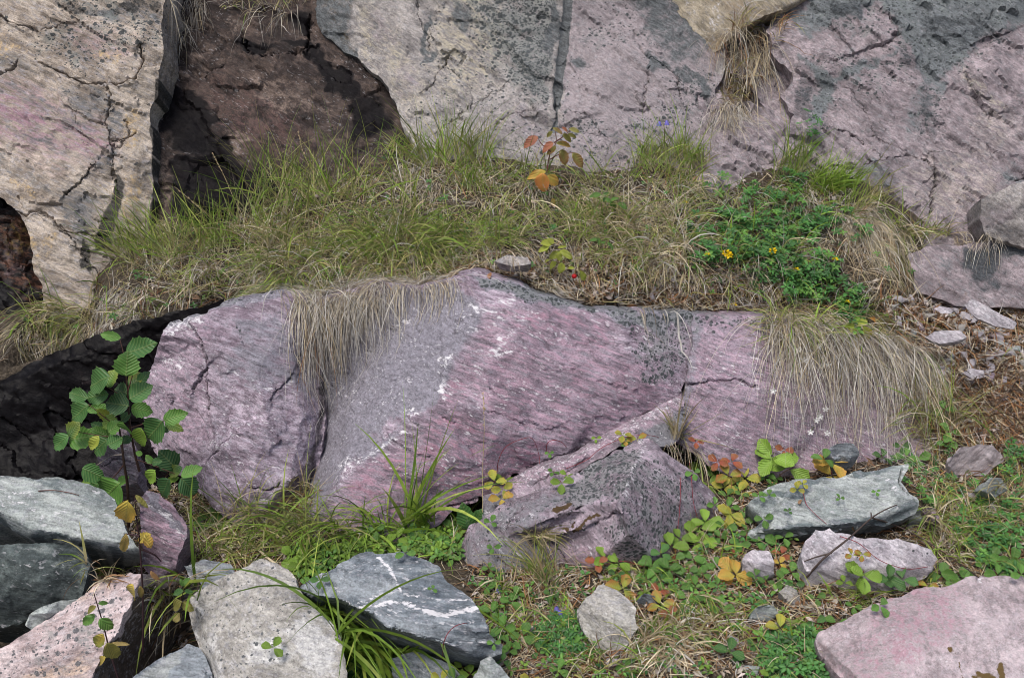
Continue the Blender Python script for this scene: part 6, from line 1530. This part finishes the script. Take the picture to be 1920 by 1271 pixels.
def trefoil(px, py, size, ck, label, group, leaves=1, rise=.03, cat="strawberry plant", name="strawberry_plant"):
    h = hit(px, py + size * .25)
    if h is None:
        return
    p, n, ow = h
    t = np.linalg.norm(p - CAM)
    s = size * t / FPX * 0.60                       # leaflet length
    root = p + np.array([0, .012, -.004])
    e = empty(name, root, label, cat, group)
    for j in range(leaves):
        off = np.array([0, 0, 0.]) if j == 0 else np.array([rg.uniform(-1, 1), rg.uniform(-.4, .4), rg.uniform(-.3, .5)]) * s * 1.1
        nv = unit(np.array([rg.uniform(-.35, .35), rg.uniform(-.9, -.35), rg.uniform(.7, 1.1)]))
        hub = p + unit(CAM - p) * (s * .55 + .016) + off
        pts = smooth_line([root, root * .5 + hub * .5 + np.array([rg.uniform(-.006, .006), 0, s * .25]), hub], 8)
        stem("stem", pts, .0009, .0006, (.16, .05, .04) if rg.random() < .5 else (.10, .13, .04), e)
        a0 = rg.uniform(-.5, .5) + math.pi / 2 * (1 if rg.random() < .5 else -1)
        X = unit(np.cross(nv, np.array([.13, .2, 1.0]))); Y = np.cross(nv, X)
        c, tc = COLS[ck]
        c = np.array(c) * rg.uniform(.8, 1.25)
        PV, PF, PC, PU = [], [], [], []
        nn = 0
        for q, da in enumerate((0, 1.75, -1.75)):
            a = a0 + da + rg.uniform(-.15, .15)
            d = X * math.cos(a) + Y * math.sin(a) + nv * rg.uniform(-.05, .25)
            V, F, C, U = leaf_xf(TS[(q + int(px)) % 3], hub + d * s * .06, hub + d * s * rg.uniform(.9, 1.1), nv + rg.normal(size=3) * .15, .78, c * rg.uniform(.9, 1.1), tc)
            PV.append(V); PF.append(F + nn); PC.append(C); PU.append(U); nn += len(V)
        mesh_np("leaf", np.vstack(PV), np.vstack(PF), M_LEAF, {"col": np.vstack(PC), "luv": np.vstack(PU)}, origin=hub, parent=e)
    return e


ZONES = [
    ("small green strawberry plant at the end of the blue grey boulder", "strawberry plants along the blue grey boulder", [(920, 973, 24, 'g'), (925, 1021, 24, 'g'), (917, 1060, 22, 'g'), (928, 1075, 26, 'g'), (913, 1092, 28, 'g'), (921, 1138, 36, 'g'), (957, 1118, 36, 'g'), (969, 1108, 28, 'g'), (943, 1168, 42, 'g'), (930, 1188, 24, 'd'), (955, 1197, 34, 'g'), (980, 1182, 40, 'g'), (926, 1200, 22, 'g'), (954, 1213, 26, 'g'), (942, 1233, 26, 'd'), (868, 1243, 32, 'l'), (882, 1255, 34, 'l'), (853, 1264, 34, 'g'), (827, 1266, 34, 'y'), (810, 1101, 16, 'g'), (1033, 1108, 26, 'd')]),
    ("bright green strawberry plant in the patch behind the blue grey boulder", "bright strawberry plants behind the blue grey boulder", [(548, 1032, 42, 'l'), (566, 1052, 40, 'l'), (560, 1076, 40, 'g'), (590, 1060, 40, 'l'), (610, 1040, 36, 'g'), (640, 1025, 36, 'l'), (662, 1012, 38, 'l'), (690, 1000, 36, 'l'), (705, 985, 32, 'g'), (725, 1012, 40, 'l'), (745, 1000, 40, 'l'), (770, 1018, 38, 'l'), (790, 1005, 36, 'g'), (802, 985, 36, 'l'), (822, 1002, 40, 'l'), (835, 1020, 36, 'l'), (845, 985, 36, 'g'), (812, 1030, 34, 'g'), (855, 1010, 32, 'g'), (780, 990, 30, 'd'), (760, 1030, 30, 'g'), (600, 1080, 30, 'd'), (850, 1040, 28, 'g'), (680, 1025, 30, 'd')]),
    ("green strawberry plant in the gap beside the small triangular pink rock", "strawberry plants beside the triangular pink rock", [(392, 962, 32, 'g'), (408, 974, 30, 'g'), (380, 978, 26, 'g'), (402, 952, 24, 'd')]),
    ("light green strawberry plant on top of the speckled slab", None, [(512, 1205, 36, 'l')]),
    ("yellow green strawberry plant at the crack on the left of the pyramid boulder", "yellow strawberry plants on the ledge of the pyramid boulder", [(927, 893, 40, 'y'), (946, 890, 36, 'l'), (942, 908, 36, 'y'), (940, 925, 38, 'o')]),
    ("small light green strawberry plant on the upper left of the pyramid boulder", "small strawberry plants on the upper pyramid boulder", [(1053, 896, 36, 'l'), (1063, 884, 26, 'l'), (1037, 880, 20, 'g'), (1118, 818, 16, 'l'), (1030, 845, 16, 'g')]),
    ("strawberry plant with green and orange leaves over the tip of the pyramid boulder", "strawberry plants on the pyramid tip", [(1168, 808, 28, 'y'), (1195, 815, 32, 'x'), (1178, 828, 22, 'g'), (1172, 820, 22, 'o'), (1255, 832, 20, 'g'), (1272, 840, 18, 'g'), (1305, 822, 26, 'r')]),
    ("light green strawberry plant between the pyramid boulder and the red leaved plant", "light strawberry plants right of the pyramid boulder", [(1318, 862, 46, 'l'), (1328, 896, 42, 'l'), (1300, 880, 26, 'g'), (1340, 880, 30, 'g'), (1363, 923, 26, 'g'), (1388, 907, 26, 'g'), (1390, 922, 22, 'g'), (1437, 888, 28, 'g'), (1447, 904, 24, 'g'), (1455, 890, 22, 'g'), (1423, 926, 22, 'g'), (1442, 923, 22, 'g')]),
    ("strawberry plant with red leaves at the foot of the pink boulder", "red strawberry plants at the foot of the pink boulder", [(1346, 858, 32, 'r'), (1372, 856, 38, 'r')]),
    ("yellowish strawberry plant below the red leaves at the foot of the pink boulder", "yellowish strawberry plants under the red ones", [(1366, 880, 46, 'x'), (1358, 903, 44, 'y'), (1397, 886, 44, 'y'), (1380, 898, 36, 'y')]),
    ("large light green strawberry plant under the hanging dry grass curtain", "large strawberry plants under the grass curtain", [(1448, 846, 66, 'l'), (1478, 862, 66, 'l'), (1470, 836, 30, 'r')]),
    ("orange and yellow strawberry plant behind the flat greenish slab", None, [(1560, 876, 62, 'o')]),
    ("green strawberry plant at the foot of the hanging dry grass, behind the flat slab", "strawberry plants at the foot of the grass curtain", [(1545, 852, 36, 'g'), (1700, 848, 36, 'g'), (1720, 852, 36, 'g'), (1655, 850, 30, 'd'), (1770, 760, 30, 'g'), (1782, 800, 36, 'g'), (1775, 825, 30, 'g'), (1690, 830, 26, 'd')]),
    ("tiny strawberry plant growing on the flat greenish slab", "tiny strawberry plants on the flat slab", [(1495, 912, 24, 'y'), (1505, 904, 18, 'y'), (1575, 930, 16, 'g'), (1643, 918, 14, 'g'), (1478, 955, 14, 'd')]),
    ("light green strawberry plant at the right foot of the pyramid boulder", "light strawberry plants at the pyramid's right foot", [(1258, 1012, 52, 'l'), (1312, 978, 52, 'l'), (1314, 1002, 52, 'l'), (1373, 961, 40, 'y'), (1160, 1044, 44, 'l'), (1275, 1000, 40, 'l'), (1332, 972, 34, 'g')]),
    ("green strawberry plant among the runners right of the pyramid boulder", "green strawberry plants right of the pyramid boulder", [(1220, 1048, 46, 'g'), (1250, 1058, 44, 'g'), (1213, 1078, 34, 'g'), (1155, 1070, 28, 'd'), (1274, 1095, 32, 'g'), (1360, 981, 36, 'g'), (1393, 968, 30, 'g'), (1390, 948, 28, 'g'), (1432, 966, 28, 'g'), (1420, 1008, 32, 'g'), (1387, 1010, 34, 'g'), (1375, 1018, 28, 'g'), (1300, 1038, 42, 'g'), (1322, 1048, 38, 'g'), (1343, 1052, 30, 'g'), (1317, 1068, 30, 'g'), (1326, 1115, 36, 'g'), (1352, 1131, 36, 'g'), (1288, 1112, 36, 'g'), (1240, 1030, 34, 'd'), (1265, 1040, 34, 'g'), (1290, 1062, 36, 'g'), (1305, 1090, 34, 'g'), (1240, 1080, 32, 'g'), (1345, 1090, 28, 'g'), (1400, 990, 26, 'g'), (1350, 1000, 30, 'g'), (1340, 940, 26, 'g'), (1365, 945, 26, 'g')]),
    ("strawberry plant with a yellow and red edged leaf above the whitish angular rock", "yellow strawberry plants above the whitish rock", [(1168, 1092, 50, 'x'), (1238, 1122, 44, 'x')]),
    ("strawberry plant with a bright red leaf near the whitish angular rock", "red strawberry plants near the whitish rock", [(1120, 1045, 34, 'r'), (1257, 1145, 36, 'r'), (1237, 1098, 32, 'r')]),
    ("red leaved strawberry plant beside the small lilac white stone", "red strawberry plants by the small lilac stone", [(1465, 1031, 30, 'r'), (1462, 1050, 24, 'o'), (1375, 1035, 18, 'r')]),
    ("green strawberry plant between the small lilac stone and the lilac white rock", "green strawberry plants by the lilac rock", [(1458, 1012, 40, 'g'), (1483, 1064, 36, 'g'), (1417, 1073, 28, 'g'), (1437, 1082, 26, 'g'), (1470, 1000, 30, 'g'), (1470, 1080, 30, 'g'), (1490, 1090, 26, 'd')]),
    ("big yellow and orange strawberry leaf in front of the small lilac stone", None, [(1380, 1064, 60, 'o')]),
    ("light green strawberry plant standing over the front of the lilac white rock", "light strawberry plants on the lilac rock", [(1622, 1068, 50, 'l'), (1583, 1086, 24, 'l')]),
    ("reddish strawberry plant trailing on the lilac white rock", "reddish strawberry plants on the lilac rock", [(1598, 1034, 24, 'x'), (1617, 1033, 24, 'x')]),
    ("green strawberry plant in the grass between the lilac rock and the rose slab", "green strawberry plants above the rose slab", [(1668, 1075, 46, 'd'), (1767, 1068, 44, 'g'), (1798, 1068, 50, 'g'), (1870, 1068, 40, 'g'), (1860, 1034, 36, 'g'), (1898, 1043, 40, 'g'), (1650, 1126, 34, 'g'), (1740, 1090, 32, 'x'), (1742, 936, 26, 'd'), (1885, 1010, 32, 'g'), (1840, 1045, 30, 'g'), (1820, 1020, 30, 'g'), (1915, 1070, 34, 'g')]),
    ("green strawberry plant in the thin grass left of the rose slab", "green strawberry plants left of the rose slab", [(1530, 1113, 28, 'g'), (1570, 1158, 34, 'g'), (1520, 1176, 34, 'g'), (1368, 1211, 42, 'd'), (1417, 1121, 26, 'g'), (1530, 1160, 30, 'd'), (1170, 1241, 26, 'g'), (1048, 1246, 34, 'g'), (1415, 1200, 26, 'd'), (1600, 1130, 26, 'g'), (1080, 1200, 26, 'g'), (1010, 1215, 28, 'd')]),
    ("yellow green strawberry plant in the thin grass near the bottom edge", "yellow green strawberry plants near the bottom edge", [(1463, 1166, 44, 'y'), (995, 1266, 34, 'y'), (1443, 1260, 30, 'l')]),
]
for lab, grp, L in ZONES:
    for (x, y, s, c) in L:
        trefoil(x, y, s, c, lab, grp, leaves=2 if s > 38 and rg.random() < .4 else 1)

# ---- small leaves nobody could count
pile = Pile()
def sprigs(shape, n, size, cols, per=5, up=.03, owners=None):
    P, Nn = spots(rg, shape, n, owners=owners)
    for p, nrm in zip(P, Nn):
        c = np.array(cols[rg.integers(0, len(cols))]) * rg.uniform(.7, 1.3)
        hub = p + np.array([rg.uniform(-.01, .01), rg.uniform(-.03, .0), rg.uniform(.2, 1.0) * up])
        a0 = rg.uniform(0, 6.28)
        nv = unit(np.array([rg.uniform(-.5, .5), rg.uniform(-.8, -.1), 1.0]))
        X = unit(np.cross(nv, np.array([.13, .2, 1.0]))); Y = np.cross(nv, X)
        s = size * rg.uniform(.6, 1.3)
        for q in range(per):
            a = a0 + q * 6.283 / per + rg.uniform(-.3, .3)
            d = X * math.cos(a) + Y * math.sin(a) + nv * rg.uniform(.0, .5)
            V, F, C, U = leaf_xf(TL[q % 2], hub + d * s * .1, hub + d * s, nv, .55, c)
            pile.add(V, F, C)
TREF = [(.065, .19, .045), (.08, .22, .055), (.05, .14, .04), (.12, .26, .05), (.075, .20, .05)]
for k in range(46):
    cx, cy = 1440 + rg.normal() * 62, 452 + rg.normal() * 52
    sprigs((cx, cy, rg.uniform(14, 34), rg.uniform(10, 26)), int(rg.integers(7, 17)), .016, TREF, 5, rg.uniform(.02, .07))
sprigs((1510, 530, 66, 44), 120, .017, TREF, 5, .05)
sprigs((1590, 590, 26, 40), 60, .018, TREF, 4, .05)
sprigs((1850, 980, 70, 50), 90, .013, TREF, 5, .03, GROUND)
sprigs((1880, 1040, 60, 40), 60, .014, TREF, 4, .03, GROUND)
sprigs((1500, 1235, 80, 50), 130, .013, TREF, 5, .03, GROUND)
sprigs((1080, 1190, 80, 40), 160, .010, TREF, 4, .02, GROUND)
sprigs([(870, 1080), (1300, 1000), (1480, 990), (1500, 1200), (1560, 1271), (950, 1271)], 300, .013, TREF + [(.15, .25, .04), (.12, .22, .04)], 3, .02, GROUND)
sprigs([(540, 1040), (640, 1000), (860, 960), (870, 1040), (600, 1090)], 300, .016, [G4, (.12, .2, .04), G2], 3, .03, GROUND)
sprigs([(1640, 840), (1920, 840), (1920, 960), (1700, 940)], 160, .012, TREF, 4, .03, GROUND)
sprigs((700, 1252, 60, 18), 30, .026, [G2, G1], 3, .02, GROUND)
sprigs(LEDGE, 220, .011, TREF + [(.13, .18, .04)], 4, .03, GROUND)
tag(pile.build("ground_cover", M_SMALL), kind='stuff')

# ---- flowers
def flower(px, py, kind, label, group=None, off=.07):
    h = hit(px, py)
    p = h[0] + unit(CAM - h[0]) * off
    foot = h[0] + np.array([rg.uniform(-.01, .01), .005, -.01])
    nm = {'y': "yellow_flower", 'w': "white_flower", 'b': "harebell"}[kind]
    e = empty(nm, foot, label, "flower", group)
    top = p + np.array([0, 0, .004])
    stem("stem", smooth_line([foot, (foot + top) / 2 + np.array([rg.uniform(-.01, .01), 0, .02]), top], 10), .0007, .0005, (.10, .14, .05), e)
    P = Pile()
    if kind == 'y':
        big_ = 'head' in label
        for q in range(8 if big_ else 4):
            a = q * .9
            d = np.array([math.cos(a) * .8, -.5, math.sin(a) * .6 + .3])
            b = p + np.array([math.cos(a), -.2, math.sin(a)]) * .003
            P.add(*leaf_xf(TL[q % 2], b, b + unit(d) * (.0115 if big_ else .0085), np.array([0, -.5, 1]) + rg.normal(size=3) * .3, .8, (.80, .62, .01), (.80, .50, .01))[:3])
    elif kind == 'w':
        f = unit(CAM - p + rg.normal(size=3) * .4)
        X = unit(np.cross(f, np.array([0, .2, 1.]))); Y = np.cross(f, X)
        for q in range(10):
            a = q * .628 + (.16 if q % 2 else -.16)
            d = X * math.cos(a) + Y * math.sin(a)
            P.add(*leaf_xf(TL[0], p, p + d * .0095, f, .34, (.80, .80, .78))[:3])
    else:
        ang = np.arange(10) / 10 * 6.283
        prof = [(0, .0016), (-.003, .0052), (-.009, .0062), (-.014, .0082)]
        tilt = np.array([rg.uniform(-.3, .3), -.35, 0])
        V = []
        for zz, r in prof:
            rr = r * (1 + (.22 * np.cos(5 * ang) if zz == -.014 else 0 * ang))
            V += [p + np.array([rr[i] * math.cos(ang[i]), rr[i] * math.sin(ang[i]), zz]) - tilt * zz for i in range(10)]
        F = np.array([[r * 10 + i, r * 10 + (i + 1) % 10, r * 10 + 10 + (i + 1) % 10, r * 10 + 10 + i] for r in range(3) for i in range(10)])
        P.add(np.array(V), F, np.repeat(np.array([[.16, .14, .52, 1.]]), len(V), 0))
    P.build("blossom", M_SMALL, parent=e, origin=p)
    return e


flower(1366, 478, 'y', "largest yellow trefoil flower head, left side of the green patch")
flower(1361, 474, 'y', "yellow trefoil flower head partly behind the largest one")
flower(1448, 470, 'y', "yellow trefoil flower head in the middle of the green patch")
flower(1326, 479, 'y', "small yellow flower at the left edge of the green trefoil patch")
flower(1492, 506, 'y', "pale small yellow flower low in the green trefoil patch")
flower(1565, 487, 'y', "single orange yellow flower in the straw right of the green patch")
flower(1587, 567, 'y', "yellow flower above the huge curtain of dry grass")
flower(1284, 381, 'y', "lone yellow flower in dry grass upper left of the green patch")
flower(1375, 572, 'y', "tiny yellow flower at the edge above the pink boulder")
flower(1848, 935, 'y', "yellow flower in grass at the right edge beside the square grey stone", off=.04)
for (x, y) in [(1498, 656), (1535, 650), (1508, 675), (1553, 684), (1450, 733), (1548, 767), (1538, 781), (1531, 788), (1520, 810), (1551, 812)]:
    flower(x, y, 'w', "tiny white star flower in front of the huge curtain of dry grass", "white star flowers in the grass curtain", .03)
flower(1237, 228, 'b', "blue harebell on the right of the pair against the pale cliff block", off=.05)
flower(1250, 226, 'b', "blue harebell on the left of the pair against the pale cliff block", off=.05)
bpy.data.objects["harebell"]["label"] = "blue harebell on the left of the pair against the pale cliff block"
bpy.data.objects["harebell.001"]["label"] = "blue harebell on the right of the pair against the pale cliff block"
flower(934, 1096, 'b', "blue harebell hanging beside the end of the blue grey boulder", off=.03)
flower(1043, 1136, 'b', "left one of two blue harebells left of the whitish angular rock", off=.03)
flower(1049, 1143, 'b', "right one of two blue harebells left of the whitish angular rock", off=.03)


# ---- twigs, runners, fallen leaves, chips
def on_ground(line, lift=.004):
    out = []
    for q in line:
        h = hit(q[0], q[1])
        out.append(h[0] + unit(CAM - h[0]) * (lift + (q[2] if len(q) > 2 else 0)))
    return out


def stick(name, label, cat, lines, r0, r1, col, n=26, group=None):
    pts = [smooth_line(on_ground(l), n) for l in lines]
    e = None
    if len(lines) == 1:
        V, F = tube(pts[0], r0, r1)
        o = mesh_np(name, V, F, M_STEM, {"col": np.repeat(np.array([[*col, 1.]]), len(V), 0)}, origin=pts[0][0])
        return tag(o, label, cat, group, 'thing')
    e = empty(name, pts[0][0], label, cat, group)
    for i, p in enumerate(pts):
        stem("stem" if i == 0 else "branch", p, r0 if i == 0 else r0 * .7, r1, col, e)
    return e


stick("twig", "dark forked twig lying across the flat slab and the lilac white rock", "twig", [[(1512, 1082), (1545, 1046, .01), (1590, 1010, .02), (1634, 971, .03), (1660, 955, .02), (1682, 946)], [(1634, 970, .03), (1680, 985, .045), (1730, 1010, .05), (1790, 1050, .045), (1835, 1082, .02)], [(1560, 1036, .012), (1530, 1044, .01), (1508, 1052)], [(1634, 970, .03), (1633, 960, .034)]], .0030, .0012, (.06, .042, .035))
stick("twig", "thin reddish twig on top of the long pale slab", "twig", [[(72, 920), (100, 919, .002), (128, 923, .002), (148, 928)]], .0014, .0008, (.10, .05, .04))
stick("twig", "bare thin twig crossing the scree by the hanging grass", "twig", [[(1838, 800), (1870, 760, .02), (1900, 720, .03), (1918, 700, .02)]], .002, .001, (.12, .09, .07))
RUN = [("red runner arching over the foot of the striped boulder face", [(932, 885), (935, 862, .03), (948, 838, .05), (975, 824, .06), (998, 822, .05), (1010, 850, .02), (1012, 870)]), ("small red runner loop on the big boulder above the pale slab", [(1024, 848), (1026, 832, .02), (1036, 825, .03), (1052, 828, .02), (1062, 838)]),
       ("double red runner over the end of the blue grey boulder", [(830, 1238, .01), (832, 1205, .03), (845, 1180, .03), (870, 1168, .02), (915, 1167)]), ("red runner creeping over the shoulder of the pyramid boulder", [(1062, 878), (1100, 862, .006), (1130, 838, .01), (1180, 818, .02), (1230, 818, .02), (1262, 835)]),
       ("red runner hanging down the right face of the pyramid boulder", [(1290, 850), (1296, 890, .01), (1300, 940, .01), (1312, 985, .01)]), ("red runner on the right face of the pyramid boulder, nearer its ridge", [(1272, 845), (1276, 900, .01), (1274, 960, .01), (1268, 1010)]),
       ("red runner crossing the flat greenish slab", [(1506, 922), (1512, 945, .004), (1530, 965, .004), (1550, 982)]), ("red runner lying over the lilac white rock", [(1575, 1005), (1610, 1018, .006), (1650, 1050, .006), (1700, 1066, .006), (1740, 1062)]),
       ("red runner curving before the red strawberry leaf and the pyramid boulder", [(1100, 1075), (1130, 1060, .01), (1170, 1052, .012), (1210, 1062)])]
for lab, l in RUN:
    stick("runner", lab, "runner", [l], .0010, .0007, (.20, .03, .04))
STALK = [("long bent grass stalk with a seed head crossing the brown stained block", [(470, 480), (430, 440, .02), (380, 395, .04), (330, 352, .06)]), ("second grass stalk crossing before the wet black streaks", [(500, 470), (450, 395, .03), (420, 330, .05), (400, 290, .05)]), ("grass stalk leaning left over the green grass by the tan cliff", [(400, 500), (330, 430, .03), (260, 395, .04), (190, 350, .04)]), ("pale grass stalk leaning right before the spotted cliff", [(640, 440), (600, 350, .03), (570, 290, .05), (560, 250, .05)]),
         ("straw stalk rising over the trefoil patch", [(1460, 560), (1400, 540, .03), (1320, 500, .05), (1260, 480, .05)]), ("thin grass stalk before the pink striped face", [(905, 960), (905, 880, .05), (908, 800, .08), (906, 740, .09)])]
for lab, l in STALK:
    pts = smooth_line(on_ground(l), 22)
    e = empty("grass_stalk", pts[0], lab, "grass stalk")
    stem("stem", pts, .0010, .0006, (.36, .29, .15), e)
    P = Pile()
    for i in range(26):
        k = len(pts) - 1 - int(rg.integers(0, 7))
        d = unit(pts[k] - pts[k - 1]) + rg.normal(size=3) * .35
        P.add(*leaf_xf(TL[i % 2], pts[k], pts[k] + unit(d) * .009, rg.normal(size=3), .25, np.array((.42, .33, .20)) * rg.uniform(.8, 1.2))[:3])
    P.build("seed_head", M_SMALL, parent=e, origin=pts[-1])
for (x, y, s, c, lab) in [(845, 518, 20, (.50, .20, .08), "orange fallen leaf on the ledge edge above the big boulder"), (366, 557, 16, (.42, .24, .15), "pinkish brown fallen leaf in the grass above the grey pink boulder"), (1307, 337, 18, (.42, .26, .14), "brown round fallen leaf at the foot of the cleft"), (918, 517, 22, (.40, .18, .09), "rust coloured curled leaf beside the flat grey stone"), (1180, 575, 30, (.34, .18, .08), "tuft of rust coloured dead leaf at the top of the lichen corner"), (1500, 940, 16, (.35, .2, .12), "brown fallen leaf on the flat greenish slab"), (1600, 990, 18, (.10, .06, .04), "dark curled leaf between the flat slab and the lilac rock"), (1300, 1150, 18, (.40, .24, .13), "tan fallen leaf in the straw right of the whitish rock"), (1092, 1255, 20, (.45, .30, .18), "tan fallen leaf near the bottom edge, below the whitish rock")]:
    h = hit(x, y)
    p = h[0] + unit(CAM - h[0]) * .008
    t = np.linalg.norm(p - CAM) * s / FPX
    a = rg.uniform(0, 6.28)
    d = np.array([math.cos(a), math.sin(a) * .5, math.sin(a) * .4])
    V, F, C, U = leaf_xf(TM[x % 3], p - d * t / 2, p + d * t / 2, h[1] + rg.normal(size=3) * .3, .75, c)
    tag(mesh_np("fallen_leaf", V, F, M_LEAF, {"col": C, "luv": U}, origin=p), lab, "leaf", None, 'thing')

CHIP = []
for k in range(6):
    r2 = np.random.default_rng(40 + k)
    bm = bmesh.new()
    for q in r2.normal(size=(14, 3)) * np.array([1, .7, .28]):
        bm.verts.new(q / max(.6, np.linalg.norm(q)))
    bmesh.ops.convex_hull(bm, input=bm.verts)
    bmesh.ops.delete(bm, geom=[v for v in bm.verts if not v.link_faces], context='VERTS')
    me = bpy.data.meshes.new("stone_chip")
    bm.to_mesh(me); bm.free()
    for an in ("mask", "mask2"):
        me.attributes.new(an, 'FLOAT_COLOR', 'POINT').data.foreach_set("color", np.tile([.05, .1, .05, 0.] if an == "mask" else [.3, 0, 0, 0.], len(me.vertices)).astype(np.float32))
    me.materials.append([M_LILAC, M_LILAC, M_PINK, M_PALE, M_LILAC, M_SPECK][k])
    CHIP.append(me)
CH = [("small pale stone chip lying on the brown scree at the right", "stone chips on the scree", [(1660, 560, 1920, 720, 120), (1700, 720, 1920, 830, 60)]),
      ("small stone chip in the litter around the flat greenish slab", "stone chips around the flat slab", [(1700, 880, 1920, 1000, 16), (1480, 860, 1700, 900, 6), (1300, 980, 1480, 1100, 9)]),
      ("small stone chip in the thin grass along the bottom edge", "stone chips along the bottom edge", [(960, 1180, 1520, 1265, 20)]),
      ("grey stone chip in the bare litter on the ledge edge above the big boulder", "stone chips on the ledge", [(960, 505, 1300, 570, 22), (560, 480, 660, 540, 4)])]
for lab, grp, boxes in CH:
    for (x0, y0, x1, y1, n) in boxes:
        for i in range(n):
            h = hit(rg.uniform(x0, x1), rg.uniform(y0, y1))
            if h is None or h[2] != 0:
                continue
            o = bpy.data.objects.new("stone_chip", CHIP[int(rg.integers(0, 6))])
            COL.objects.link(o)
            s = rg.uniform(.007, .021) * (1.25 if x0 > 1600 and y0 < 700 else .8 if 'ledge' in lab else 1)
            o.scale = (s, s, s)
            o.location = h[0] + h[1] * s * .15
            q = Vector(h[1] + rg.normal(size=3) * .3).to_track_quat('Z', 'Y').to_euler()
            o.rotation_euler = (q.x, q.y, q.z + rg.uniform(0, 6.28))
            tag(o, lab, "stone", grp, 'thing')
